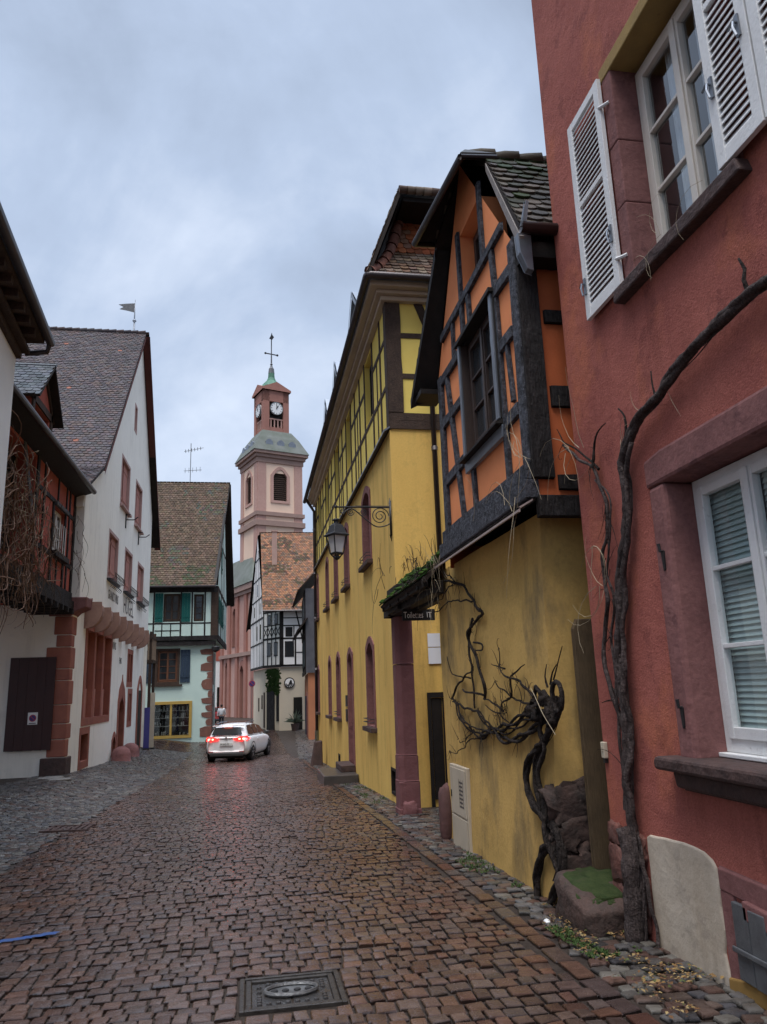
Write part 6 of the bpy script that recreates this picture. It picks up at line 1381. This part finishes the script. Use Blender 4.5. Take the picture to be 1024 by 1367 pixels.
m = MB(); m.lathe([(.22,0),(.28,.4),(.30,.5),(.26,.5)],(2.95,53.6,-1.05),12); m.build('pot', M_DSTONE, pp)
m = MB()
for _ in range(60):
    a = R.uniform(0,6.28); el = R.uniform(.2,1.4); l = R.uniform(.5,1.0); d = Vector((math.cos(a)*math.cos(el),math.sin(a)*math.cos(el),math.sin(el))); s = Vector((-math.sin(a),math.cos(a),0))*.022; b = Vector((2.95,53.6,-.5)); e = b+d*l; mid = b+d*l*.55+Vector((0,0,.05)); m.add([tuple(b-s),tuple(b+s),tuple(mid+s),tuple(e-Vector((0,0,.12*math.cos(el)))),tuple(mid-s)],[(0,1,2,3,4)])
m.build('leaves', pmat('grey green spikes',(.10,.13,.09),(.16,.19,.14),9,rough=.6,bump=0), pp)
ns = thing('round_sign','round blue and red no-parking sign on a thin post before the church','road sign',(.05,61,-1))
m = MB(); m.tube([(.02,60.6,-1.0),(.02,60.6,2.7)],.03,6); m.build('post', M_GREYM, ns); m = MB(); disc(m,FY(60.55),.02,2.3,.25,0,.02); m.build('rim', M_SIGNR, ns); m = MB(); disc(m,FY(60.52),.02,2.3,.19,0,.01); m.build('face', M_SIGNB, ns); m = MB(); m.fbeam(FY(60.50),-.12,2.43,.16,2.17,.05,0,.008); m.build('bar', M_SIGNR, ns)

# small orange and slate house tucked behind the yellow one
so = thing('small_orange_house','small orange house with dark timber upper floor beyond the yellow house','house',(3.6,46,-1))
p0 = (3.15,43.6); p1 = (3.55,52.0); h1,hl = FA(p0,p1,(-5,46)); h2 = FY(43.6)
OR2 = pmat('rust orange plaster',(.42,.17,.085),(.34,.14,.075),.8,rough=.9,bump=.2,bscale=20)
m = MB(); m.wall(h1,[(0,-1.5),(hl,-1.5),(hl,2.6),(0,2.6)],[(2,3.4,-1.2,1.2,.3)]); m.wall(h2,[(3.15,-1.5),(8,-1.5),(8,2.6),(3.15,2.6)]); m.build('lower_wall', OR2, so)
m = MB(); m.wall(h1,[(0,2.6),(hl,2.6),(hl,7.4),(0,7.4)],d=.12); m.wall(FY(43.48),[(3.03,2.6),(8,2.6),(8,7.4),(3.03,7.4)]); m.build('upper_wall', pmat('slate boarding',(.10,.10,.11),(.07,.07,.08),2,rough=.7,bump=.3), so)
m = MB()
for v in (2.65,4.9,7.2): m.fbeam(h1,0,v,hl,v,.22,.1,.2)
for k in range(7): u = .1+k*1.35; m.fbeam(h1,u,2.7,u,7.3,.16,.1,.17)
m.build('timber_frame', M_DARKW, so)
m = MB(); m.tiles((2.75,52.5,5.0),(2.55,43.3,5.0),(3.1,43.3,5.7),(3.3,52.5,5.7),.2,.18,[(.13,.10,.10),(.10,.085,.085)]); m.tiles((2.75,52.5,7.3),(2.6,43.3,7.3),(6,43.3,11),(6.2,52.5,11),.2,.2,HT); m.build('roof', M_TILE, so)
for u in (.5,2.2,4.2,6.2):
    m = MB(); m.fbox(h1,u,u+.9,3.0,4.5,.15,.2); m.build('shutter', pmat('blue grey shutter',(.06,.075,.08),None,3,rough=.6,bump=.1) if u == .5 else MATS['blue grey shutter'], so); m = MB(); m.fbox(h1,u,u+.8,5.8,7.0,.15,.2); m.build('window', M_GREYM, so)
m = MB(); m.ring(h1,arch(1.85,3.55,-1.2,1.55,.5),arch(2.0,3.4,-1.2,1.35,.45),-.1,.04); m.build('door_surround', M_STONE, so); m = MB(); m.fbox(h1,2,3.4,-1.2,1.2,-.28,-.2); m.build('door', M_DARKW, so)
m = MB(); m.fbox(h1,4.5,5.2,-1,1.3,.01,.08); m.build('shutter', M_BLUEW, so)
# ================================================================== CHURCH
ch = thing('church','pink sandstone church with tall clock tower, green copper cap and iron cross','church',(2.2,88.6,-1))
PH = math.radians(20); cc, ss = math.cos(PH), math.sin(PH)
def T(a,b): return (.52+cc*a-ss*b, 85+ss*a+cc*b)      # a along the front, b towards the back
def tfr(a0,b0,side):
    o = T(a0,b0)
    return Fr(o,(cc,ss),(ss,-cc)) if side == 'front' else Fr(o,(-ss,cc),(-cc,-ss))
def tbox(m,a0,a1,b0,b1,z0,z1,col=None):
    v = [(*T(a,b),z) for a in (a0,a1) for b in (b0,b1) for z in (z0,z1)]
    m.add(v,[(0,1,3,2),(4,6,7,5),(0,4,5,1),(2,3,7,6),(0,2,6,4),(1,5,7,3)],col)
def frus(m,a0,a1,b0,b1,z0,A0,A1,B0,B1,z1):
    v = [(*T(a,b),z0) for a,b in ((a0,b0),(a1,b0),(a1,b1),(a0,b1))]+[(*T(a,b),z1) for a,b in ((A0,B0),(A1,B0),(A1,B1),(A0,B1))]
    m.add(v,[(0,1,2,3),(4,5,6,7),(0,1,5,4),(1,2,6,5),(2,3,7,6),(3,0,4,7)])
W = 5.6; ff = tfr(0,0,'front'); fl = tfr(0,0,'left')
m = MB()
LV = (1.95,3.65,23.4,27.2)
m.wall(ff,[(0,-1.5),(W,-1.5),(W,28.6),(0,28.6)],[(LV[0],LV[1],LV[2],LV[3]-.5,.4)]); m.wall(fl,[(0,-1.5),(W,-1.5),(W,28.6),(0,28.6)],[(LV[0],LV[1],LV[2],LV[3]-.5,.4)]); 
p = [T(W,0),T(W,W),T(0,W)]
m.poly((*p[0],-1.5),(*p[1],-1.5),(*p[1],28.6),(*p[0],28.6)); m.poly((*p[1],-1.5),(*p[2],-1.5),(*p[2],28.6),(*p[1],28.6)); m.build('tower_wall', M_PEACH, ch)
m = MB()
for fr in (ff,fl):
    for u in (0,W-1.0): m.fbox(fr,u-.02,u+1.02,-1.4,28.0,-.2,.08)
for (a0,b0) in ((-.1,-.1),): pass
m.build('corner_pilaster', M_PINK, ch)
for (z0,z1,o) in ((20.3,20.9,.28),(21.5,21.95,.24),(27.9,28.5,.15),(28.5,28.9,.35),(28.9,29.25,.6)):
    m = MB(); tbox(m,-o,W+o,-o,W+o,z0,z1); m.build('cornice', pmat('grey pink cornice',(.36,.24,.20),(.29,.20,.17),1,rough=.9,bump=.2,bscale=8) if o == .28 else MATS['grey pink cornice'], ch)
for fr in (ff,fl):
    a,b,c,e = LV
    m = MB(); m.ring(fr,arch(a-.35,b+.35,c-.3,e+.35,1.1),arch(a,b,c,e,.85),-.4,.10); m.build('stone_surround', M_PINK, ch)
    m = MB(); z = c
    while z < e-.1: w2 = 0 if z < e-.85 else .85*(1-math.sqrt(max(0,1-((z-e+.85)/.85)**2))); m.add([fr.p(a+w2,z,-.12),fr.p(b-w2,z,-.12),fr.p(b-w2,z+.26,-.3),fr.p(a+w2,z+.26,-.3)],[(0,1,2,3)]); z += .25
    m.build('belfry_louvre', M_TIMBB, ch)
m = MB(); disc(m,fl,2.8,15.6,.55,-.1,.08,16); m.build('round_window', M_TIMBB, ch)
m = MB(); frus(m,-.7,W+.7,-.7,W+.7,29.25,.25,W-.25,.25,W-.25,31.2); frus(m,.25,W-.25,.25,W-.25,31.2,.95,W-.95,.95,W-.95,32.3); m.build('skirt_roof', M_SLATE, ch)
for fr in (ff,fl):
    for u in (.9,W/2-.45,W-1.8): m = MB(); m.fprism(fr,arch(u,u+.9,29.4,30.8,.3),-.4,.28); m.build('dormer', M_ZINC, ch)
a0,a1 = 1.15,W-1.15; m = MB()
for (u0,u1) in ((a0,a0+.75),(a1-.75,a1)):
    for (v0,v1) in ((a0,a0+.75),(a1-.75,a1)): tbox(m,u0,u1,v0,v1,32.2,37.6)
tbox(m,a0,a1,a0,a1,36.2,37.6); tbox(m,a0+.1,a1-.1,a0+.1,a1-.1,32.2,32.9); m.build('belfry', M_RSTONE if False else pmat('deep pink belfry stone',(.37,.18,.14),(.31,.15,.12),.8,rough=.9,bump=.3,bscale=8), ch)
m = MB()
for k in range(5):
    u = a0+.95+k*.45; tbox(m,u,u+.14,a0+.15,a0+.27,32.9,33.9); tbox(m,a0+.15,a0+.27,u,u+.14,32.9,33.9)
tbox(m,a0+.7,a1-.7,a0+.13,a0+.29,33.9,34.05); tbox(m,a0+.13,a0+.29,a0+.7,a1-.7,33.9,34.05); m.build('balustrade', M_PINK, ch)
m = MB(); tbox(m,a0+.4,a1-.4,a0+.4,a1-.4,33.9,36.3); m.build('bell_chamber', M_DARKW, ch)
m = MB(); mid = W/2
for fr,off in ((tfr(0,a0,'front'),0),(tfr(a0,0,'left'),0)):
    m.fprism(fr,[(a0-.22,37.6),(a1+.22,37.6),(a1+.22,37.85),(mid,38.75),(a0-.22,37.85)],-3.5,.2)
m.build('pediment', MATS['deep pink belfry stone'], ch)
for fr in (tfr(0,a0,'front'),tfr(a0,0,'left')):
    m = MB(); disc(m,fr,mid,35.3,.80,-.1,.10,32); ck = m.build('clock_face', M_SIGNW, ch)
    m = MB(); n = 32; m.ring(fr,[(mid+.84*math.cos(2*math.pi*k/n),35.3+.84*math.sin(2*math.pi*k/n)) for k in range(n)],[(mid+.77*math.cos(2*math.pi*k/n),35.3+.77*math.sin(2*math.pi*k/n)) for k in range(n)],.05,.13); m.build('clock_rim', M_GREYM, ck)
    m = MB()
    for k in range(12): a = k*math.pi/6; m.fbeam(fr,mid+.58*math.cos(a),35.3+.58*math.sin(a),mid+.71*math.cos(a),35.3+.71*math.sin(a),.06,.11,.125)
    m.build('clock_mark', M_INK, ck)
    for (a,l,w2) in ((math.radians(90),.65,.06),(math.radians(60),.42,.085)): m = MB(); m.fbeam(fr,mid-.12*math.cos(a),35.3-.12*math.sin(a),mid+l*math.cos(a),35.3+l*math.sin(a),w2,.13,.15); m.build('clock_hand', M_INK, ck)
ctr = T(mid,mid)
m = MB(); m.lathe([(1.6,38.0),(1.45,38.55),(1.0,39.1),(.62,39.5),(.45,39.9),(.40,40.5),(.36,40.6)],(*ctr,0),8,a0=PH); m.build('copper_cap', M_COPPER, ch)
m = MB(); m.lathe([(.4,40.5),(.32,41.2),(.2,41.4),(.1,41.7),(.05,44.6)],(*ctr,0),8); m.lathe([(.05,41.6),(.18,41.8),(.05,42.0)],(*ctr,0),8); m.build('spire', M_GREYM, ch)
m = MB(); fc = Fr(ctr,(cc,ss),(ss,-cc)); m.fbeam(fc,-.8,43.2,.8,43.2,.11,-.05,.05); m.fbeam(fc,0,41.5,0,45.3,.10,-.05,.05)
for u in (-.8,.8): disc(m,fc,u,43.2,.14,-.05,.05,8)
m.fprism(fc,[(-.3,45.3),(.1,45.2),(.35,45.6),(.1,45.9),(.05,46.2),(-.1,45.7)],-.03,.03); m.build('cross', M_IRON, ch)
# nave wall in front of the tower's flank
nl = tfr(-1.0,-2.2,'left'); nfz = tfr(-1.0,-2.2,'front'); NL = 11.6
m = MB(); m.wall(nl,[(0,-1.5),(NL,-1.5),(NL,13.4),(0,13.4)],[(3.5,4.7,-1.2,4.6,.5),(6.2,7.4,6.8,11.2,.5),(8.6,9.8,0,5.2,.5)]); m.wall(nfz,[(0,-1.5),(9,-1.5),(9,13.4),(0,13.4)]); m.build('nave_wall', M_PINK, ch)
m = MB()
for u in (.0,2.3,5.2,7.9,10.6): m.fbox(nl,u,u+.8,-1.4,12.8,0,.22)
m.build('pilaster', MATS['deep pink belfry stone'], ch)
for (v0,v1,o) in ((12.8,13.4,.5),(12.4,12.79,.3),(5.6,6.0,.32)): m = MB(); m.fbox(nl,-.2,NL,v0,v1,0,o); m.fbox(nfz,-.2,9,v0,v1,0.001,o-.001); m.build('cornice', MATS['grey pink cornice'], ch)
m = MB()
for (u0,u1,v0,v1) in ((3.5,4.7,-1.2,4.6),(6.2,7.4,6.8,11.2),(8.6,9.8,0,5.2)): m.fbox(nl,u0,u1,v0,v1,-.5,-.4)
m.build('nave_window', M_TIMBB, ch)
m = MB()
for (u0,u1,v0,v1) in ((3.5,4.7,-1.2,4.6),(6.2,7.4,6.8,11.2),(8.6,9.8,0,5.2)): m.ring(nl,arch(u0-.3,u1+.3,v0,v1+.6,.8),arch(u0,u1,v0,v1,.6),-.3,.06)
m.build('stone_surround', MATS['deep pink belfry stone'], ch)
m = MB(); A = T(-1.6,-2.8); B = T(9,-2.8); C2 = T(9,2); D = T(.2,2); E2 = T(.0,10); F2 = T(-1.6,10)
m.poly((*A,13.45),(*B,13.45),(*C2,17.2),(*D,17.2)); m.poly((*A,13.45),(*D,17.2),(*E2,17.2),(*F2,13.45)); m.build('nave_roof', M_SLATE, ch)
rh = thing('red_fronted_house','narrow house with red upper front and white ground floor left of the church','house',(-4.2,97,-1))
h3 = FY(97)
m = MB(); m.wall(h3,[(-7,5.6),(-2.6,5.6),(-2.6,12.2),(-7,12.2)],[(-4.1,-3.5,7,9.4,.2)]); m.poly((-2.6,97,5.6),(-2.6,104,5.6),(-2.6,104,12.2),(-2.6,97,12.2)); m.build('upper_wall', pmat('brick red render',(.45,.13,.09),(.38,.11,.08),.5,rough=.9,bump=.2), rh)
m = MB(); m.wall(FY(97.05),[(-7,-1.5),(-2.65,-1.5),(-2.65,5.6),(-7,5.6)],[(-4.2,-3.4,-1,2.4,.3)]); m.poly((-2.65,97,-1.5),(-2.65,104,-1.5),(-2.65,104,5.6),(-2.65,97,5.6)); m.build('lower_wall', M_WHITE2, rh)
m = MB(); m.tiles((-7.2,96.5,12.1),(-2.3,96.5,12.1),(-2.3,100.5,15),(-7.2,100.5,15),.3,.3,HT); m.build('roof', M_TILE, rh)
m = MB(); m.fbox(h3,-4.2,-3.4,-1,2.4,-.35,-.3); m.build('door', M_DARKW, rh); m = MB(); m.fbox(h3,-4.1,-3.5,7,9.4,-.2,-.15); m.build('window', M_GLASSD, rh)

# ================================================================== CARS
def make_car(name, label, loc, yaw, paint, lights=True, group=None):
    root = thing(name,label,'car',loc,group)
    def part(m, nm, mat, par=None, smooth=False, bevel=0, sub=0):
        par = par or root
        me = bpy.data.meshes.new(nm); me.from_pydata(m.v,[],m.f); me.materials.append(mat)
        if smooth: me.polygons.foreach_set('use_smooth',[True]*len(me.polygons))
        o = bpy.data.objects.new(nm,me); COL.objects.link(o); o.parent = par
        if bevel: b = o.modifiers.new('bevel','BEVEL'); b.width = bevel; b.segments = 3; b.limit_method='ANGLE'
        if sub: s = o.modifiers.new('sub','SUBSURF'); s.levels = sub; s.render_levels = sub
        return o
    # local: x right, y forward (0 = rear bumper), z up.  Lower body: stations of (y, half widths at sill / waist / shoulder / top, heights)
    ST = [(.00,.70,.74,.70,.62, .42,.60,.86,.93),(.06,.80,.84,.80,.72,.32,.60,.90,1.0),(.35,.86,.90,.87,.76,.24,.62,.93,1.02),(.9,.88,.91,.89,.78,.22,.62,.94,1.01),(1.9,.88,.91,.89,.79,.20,.62,.94,.99),(2.9,.88,.91,.89,.79,.20,.62,.93,.97),(3.5,.88,.90,.87,.74,.22,.62,.90,.95),(4.15,.84,.87,.80,.66,.24,.60,.80,.86),(4.48,.70,.74,.66,.5,.28,.56,.68,.74),(4.58,.5,.52,.46,.36,.34,.52,.62,.66)]
    m = MB(); n = 10
    for (y,w0,w1,w2,w3,z0,z1,z2,z3) in ST:
        m.v += [(-w3,y,z3),(-w2,y,z2),(-w1,y,z1),(-w0,y,z0),(-w0*.5,y,z0-.02),(w0*.5,y,z0-.02),(w0,y,z0),(w1,y,z1),(w2,y,z2),(w3,y,z3)]
    for i in range(len(ST)-1):
        for k in range(n): m.f.append((i*n+k,i*n+(k+1)%n,(i+1)*n+(k+1)%n,(i+1)*n+k))
    m.f.append(tuple(range(n))); m.f.append(tuple((len(ST)-1)*n+k for k in range(n))); m.c = [None]*len(m.f)
    body = part(m,'body',paint,smooth=True,sub=2)
    # greenhouse
    GH = [(.10,.70,.62,.98,1.02),(.30,.76,.60,1.0,1.36),(.55,.78,.60,1.0,1.44),(1.4,.79,.60,.98,1.475),(2.2,.79,.59,.97,1.45),(2.75,.78,.56,.96,1.33),(3.45,.72,.62,.93,.97)]
    m = MB()
    for (y,wb,wt,zb,zt) in GH: m.v += [(-wb,y,zb),(-wt-.02,y,zt-.05),(-wt*.75,y,zt),(0,y,zt+.015),(wt*.75,y,zt),(wt+.02,y,zt-.05),(wb,y,zb)]
    for i in range(len(GH)-1):
        for k in range(6): m.f.append((i*7+k,i*7+k+1,(i+1)*7+k+1,(i+1)*7+k))
    m.f.append(tuple(range(7))); m.c=[None]*len(m.f)
    roof = part(m,'roof',paint,smooth=True,sub=1)
    # glazing, a touch proud of the body
    m = MB(); m.poly((-.62,.085,1.05),(.62,.085,1.05),(.52,.235,1.33),(-.52,.235,1.33)); m.f=[tuple(range(4))]; m.v=[(x,y-.028,z) for x,y,z in m.v]; part(m,'rear_window',M_GLASSD)
    for s in (-1,1):
        for (a,b,ya,yb) in (((.42,1.05),(.55,1.38),1.28,1.22),((1.34,1.04),(1.30,1.405),2.02,2.02),((2.08,1.03),(2.08,1.395),3.05,2.66)):
            m = MB(); q = [(a[0],a[1]),(ya,1.03),(yb,1.40 if yb < 2.5 else 1.31),(b[0],b[1])]
            m.poly(*[(s*((.80-(z-1.0)*.42)+.004),y,z) for y,z in q]); part(m,'side_window',M_GLASSD)
        m = MB(); m.blob((s*.99,2.72,1.03),(.10,.06,.07),3,.1,2,10,8,.7); part(m,'wing_mirror',paint if s<0 else M_PLAST,smooth=True)
        for (y) in (.78,3.62):
            m = MB()
            prof=[(.20,-.10),(.30,-.10),(.32,-.06),(.32,.06),(.30,.10),(.20,.10)]; c=(s*.80,y,.32); seg=20
            for (r,x) in prof:
                for k in range(seg): a=2*math.pi*k/seg; m.v.append((c[0]+x,c[1]+r*math.cos(a),c[2]+r*math.sin(a)))
            for i in range(len(prof)-1):
                for k in range(seg): m.f.append((i*seg+k,i*seg+(k+1)%seg,(i+1)*seg+(k+1)%seg,(i+1)*seg+k))
            wh = part(m,'wheel',M_RUBB,smooth=True)
            m = MB(); xo = c[0]+s*.085
            m.v=[(xo,c[1]+.21*math.cos(2*math.pi*k/20),c[2]+.21*math.sin(2*math.pi*k/20)) for k in range(20)]; m.f=[tuple(range(20))]; part(m,'hub_shadow',M_BLACK,wh)
            m = MB()
            for k in range(5):
                a=2*math.pi*k/5+.3; d=(math.cos(a),math.sin(a)); e=(-d[1],d[0]); x2=xo+s*.012
                m.add([(x2,c[1]+d[0]*.03+e[0]*.035,c[2]+d[1]*.03+e[1]*.035),(x2,c[1]+d[0]*.03-e[0]*.035,c[2]+d[1]*.03-e[1]*.035),(x2,c[1]+d[0]*.21-e[0]*.022,c[2]+d[1]*.21-e[1]*.022),(x2,c[1]+d[0]*.21+e[0]*.022,c[2]+d[1]*.21+e[1]*.022)],[(0,1,2,3)])
            part(m,'rim',M_ALLOY,wh)
            m = MB(); N2=16; xa=s*(.893 if y<2 else .893)
            m.v=[(xa,y+.37*math.cos(math.pi*k/N2),.34+.37*math.sin(math.pi*k/N2)) for k in range(N2+1)]+[(xa+s*.012,y+.44*math.cos(math.pi*k/N2),.34+.42*math.sin(math.pi*k/N2)) for k in range(N2+1)]
            m.f=[(k,k+1,N2+2+k,N2+1+k) for k in range(N2)]; part(m,'wheel_arch',M_PLAST)
            m = MB(); m.v=[(s*.885,y+.37*math.cos(2*math.pi*k/20),.33+.37*math.sin(2*math.pi*k/20)) for k in range(20)]; m.f=[tuple(range(20))]; part(m,'wheel_well',M_BLACK)
        # rear lamps wrap round the corner
        m = MB(); q=[(s*.30,-.012,.86),(s*.62,-.0,.80),(s*.82,.10,.82),(s*.875,.34,.90),(s*.80,.14,.985),(s*.60,.025,.985),(s*.30,.0,.915)]; q=[(x*1.012,y-.026,z) for x,y,z in q]; m.poly(*q); part(m,'tail_lamp',M_RBRAKE if lights else M_RLENS)
        if lights:
            for (x0) in (.50,.66):
                m = MB(); m.poly((s*x0,-.050,.865),(s*(x0+.08),-.036,.862),(s*(x0+.075),-.032,.92),(s*(x0+.01),-.046,.92)); part(m,'brake_bulb',M_RBRAKE2)
        m = MB(); m.box(s*.62-.09,s*.62+.09,-.016,.03,.40,.43); part(m,'reflector',M_RLENS)
        m = MB(); m.tube([(s*.60,.7,1.47),(s*.60,1.3,1.52),(s*.58,2.1,1.51)],.018,6); part(m,'roof_rail',M_ZINC)
        m = MB(); m.box(s*.905-.012,s*.905+.012,1.45,1.65,.80,.83); part(m,'door_handle',paint)
    m = MB(); m.box(-.66,.66,-.022,.08,.24,.37); part(m,'rear_bumper',M_PLAST,bevel=.03)
    m = MB(); m.box(-.62,.62,.16,.34,1.375,1.41); part(m,'spoiler',paint,bevel=.012)
    if lights: m = MB(); m.box(-.16,.16,.125,.158,1.378,1.408); part(m,'high_brake_light',M_RBRAKE2)
    m = MB(); m.box(-.26,.26,-.045,-.025,.64,.75); pl = part(m,'number_plate',M_PLATE,bevel=.004)
    fr = Fr((0,-.046),(1,0),(0,-1)); 
    if lights:
        t = text('FV-642-FY',.105,fr,-.225,.662,0,M_INK,None,wscale=.78); t.parent = pl
        m = MB(); m.fprism(fr,[(0,.855),(.045,.93),(0,1.005),(-.045,.93)],-.005,.012); part(m,'badge',M_ALLOY)
    m = MB(); m.box(-.7,.7,.1,4.3,.16,.24); part(m,'underbody',M_BLACK)
    root.rotation_euler = (math.atan(-.012),0,yaw)
    return root
CY = 31.6
make_car('estate_car','pearl white estate car with lit red brake lights driving away along the cobbles',(-.98,CY,ground(-.9,CY+1)-.005),math.radians(-14),M_CARP)
make_car('parked_car','small red car parked in the distance beside the church',(-3.05,73,ground(-3,73)),math.radians(70),M_CARR,lights=False)

# ================================================================== PERSON walking away
pr = thing('person','person in pale grey jacket and dark trousers walking away down the street','person',(-2.32,62,ground(-2.32,62)))
pz = ground(-2.35,62)
def skin_fig(nm, verts, edges, radii, mat, root=0):
    me = bpy.data.meshes.new(nm); me.from_pydata(verts,edges,[]); me.materials.append(mat)
    o = bpy.data.objects.new(nm,me); COL.objects.link(o); o.parent = pr
    md = o.modifiers.new('skin','SKIN'); md.use_smooth_shade = True
    for i,r in enumerate(radii): me.skin_vertices[0].data[i].radius = (r if isinstance(r,tuple) else (r,r))
    me.skin_vertices[0].data[root].use_root = True
    s = o.modifiers.new('sub','SUBSURF'); s.levels = 1; s.render_levels = 2
    return o
bv = [(0,0,.95),(0,0,1.15),(0,0,1.38),(0,.01,1.48),(0,.02,1.54),(0,.03,1.66),(0,.02,1.73),
      (-.19,0,1.42),(-.25,-.02,1.16),(-.24,.06,.93),(-.23,.10,.82),(.19,0,1.42),(.26,.02,1.16),(.25,.06,.94),(.24,.11,.83),
      (-.10,0,.88),(-.11,.06,.48),(-.10,-.02,.09),(-.10,.12,.04),(.10,0,.88),(.11,-.05,.48),(.10,-.16,.10),(.10,-.03,.05)]
be = [(0,1),(1,2),(2,3),(3,4),(4,5),(5,6),(2,7),(7,8),(8,9),(9,10),(2,11),(11,12),(12,13),(13,14),(0,15),(15,16),(16,17),(17,18),(0,19),(19,20),(20,21),(21,22)]
br = [(.16,.11),(.15,.10),(.17,.11),.07,.055,(.08,.10),.06,.07,.045,.035,.03,.07,.045,.035,.03,.09,.06,.045,.04,.09,.06,.045,.04]
skin_fig('body',bv,be,br,M_SKIN)
skin_fig('jacket',[(0,0,.90),(0,0,1.15),(0,0,1.40),(0,.01,1.47),(-.20,0,1.42),(-.26,-.02,1.16),(-.25,.06,.95),(.20,0,1.42),(.27,.02,1.16),(.26,.06,.96)],[(0,1),(1,2),(2,3),(2,4),(4,5),(5,6),(2,7),(7,8),(8,9)],[(.20,.14),(.19,.13),(.20,.14),.09,.09,.07,.06,.09,.07,.06],M_JACK)
skin_fig('trousers',[(0,0,.92),(-.10,0,.84),(-.11,.06,.48),(-.10,-.01,.12),(.10,0,.84),(.11,-.05,.48),(.10,-.15,.13)],[(0,1),(1,2),(2,3),(0,4),(4,5),(5,6)],[(.17,.12),.105,.08,.065,.105,.08,.065],M_TROU)
m = MB(); m.blob((0,.0,1.69),(.10,.115,.10),2,.12,2,12,8,.9); me = m; o = bpy.data.meshes.new('hair'); o.from_pydata(m.v,[],m.f); o.materials.append(M_HAIR); oo = bpy.data.objects.new('hair',o); COL.objects.link(oo); oo.parent = pr

# ================================================================== camera, sky, light
cam = bpy.data.cameras.new('camera'); co = bpy.data.objects.new('camera',cam); COL.objects.link(co)
Mx = np.array([[0.9850995419378719,0.006233398231471281,0.1718721537081651],[-0.16863171810760272,0.23138954501696624,0.9581347619750155],[-0.0337969839168122,-0.9728412117110014,0.2289928834588479]])
from mathutils import Matrix
rot = Matrix([[Mx[r][0],-Mx[r][1],-Mx[r][2]] for r in range(3)])
co.matrix_world = Matrix.Translation((0,0,1.6)) @ rot.to_4x4()
cam.sensor_fit = 'VERTICAL'; cam.sensor_height = 24.; cam.lens = 1000/1367*24; cam.clip_end = 5000; cam.clip_start = .05
SC.camera = co
w = bpy.data.worlds.new('World'); SC.world = w; w.use_nodes = True; nt = w.node_tree; N = nt.nodes; L = nt.links
bg = N['Background']; tc = N.new('ShaderNodeTexCoord')
sky = N.new('ShaderNodeTexSky'); sky.sky_type = 'NISHITA'; sky.sun_disc = False; SE = math.radians(70); SA = math.radians(205); sky.sun_elevation = SE; sky.sun_rotation = SA
sc1 = N.new('ShaderNodeVectorMath'); sc1.operation = 'SCALE'; sc1.inputs['Scale'].default_value = SKY_K = .075
L.new(sky.outputs[0], sc1.inputs[0])
def cl(scale, st, det, off, dist=.0):
    mp = N.new('ShaderNodeMapping'); mp.inputs['Scale'].default_value = st; mp.inputs['Location'].default_value = off; L.new(tc.outputs['Generated'], mp.inputs['Vector'])
    n = N.new('ShaderNodeTexNoise'); n.inputs['Scale'].default_value = scale; n.inputs['Detail'].default_value = det; n.inputs['Roughness'].default_value = .55; n.inputs['Distortion'].default_value = dist; L.new(mp.outputs[0], n.inputs['Vector']); return n.outputs['Fac']
n1 = cl(1.5,(1,1,1.25),7,(.6,.3,.9),.5); n2 = cl(4.2,(1,1,1.5),6,(2,1,0),.3)
ad = N.new('ShaderNodeMath'); ad.operation = 'MULTIPLY_ADD'; ad.inputs[1].default_value = .35; L.new(n2, ad.inputs[0]); L.new(n1, ad.inputs[2])
rp = N.new('ShaderNodeValToRGB'); L.new(ad.outputs[0], rp.inputs[0]); e = rp.color_ramp.elements
e[0].position = .48; e[0].color = (.18,.217,.282,1); e[1].position = .86; e[1].color = (.385,.43,.51,1); q = e.new(.67); q.color = (.25,.30,.39,1)
# an overcast sky is brighter overhead than at the skyline
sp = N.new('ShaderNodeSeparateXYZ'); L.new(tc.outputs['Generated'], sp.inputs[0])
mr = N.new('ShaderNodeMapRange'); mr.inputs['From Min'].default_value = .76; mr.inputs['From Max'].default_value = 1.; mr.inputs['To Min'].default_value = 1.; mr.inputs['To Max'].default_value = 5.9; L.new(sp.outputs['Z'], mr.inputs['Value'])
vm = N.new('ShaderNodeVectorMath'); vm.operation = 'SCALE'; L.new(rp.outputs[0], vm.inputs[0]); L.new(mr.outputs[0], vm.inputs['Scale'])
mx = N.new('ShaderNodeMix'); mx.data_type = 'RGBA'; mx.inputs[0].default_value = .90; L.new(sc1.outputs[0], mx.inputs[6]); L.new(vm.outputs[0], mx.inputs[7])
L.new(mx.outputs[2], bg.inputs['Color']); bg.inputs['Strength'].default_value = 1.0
sl2 = bpy.data.lights.new('sun','SUN'); so2 = bpy.data.objects.new('sun',sl2); COL.objects.link(so2); sl2.energy = 1.5; sl2.angle = math.radians(35); sl2.color = (1.,.93,.85)
so2.rotation_euler = (math.radians(90)-SE, 0, math.radians(180)-SA) if False else (0,0,0)
dv = Vector((math.sin(SA)*math.cos(SE), math.cos(SA)*math.cos(SE), math.sin(SE)))   # towards the sun
so2.rotation_euler = dv.to_track_quat('Z','Y').to_euler()
SC.view_settings.view_transform = 'Standard'; SC.view_settings.look = 'None'; SC.view_settings.exposure = 1.12; SC.view_settings.gamma = 1.
SC.render.engine = 'CYCLES'; SC.cycles.max_bounces = 6; SC.cycles.diffuse_bounces = 3; SC.cycles.glossy_bounces = 3; SC.cycles.transparent_max_bounces = 8
try: SC.cycles.use_denoising = True
except Exception: pass
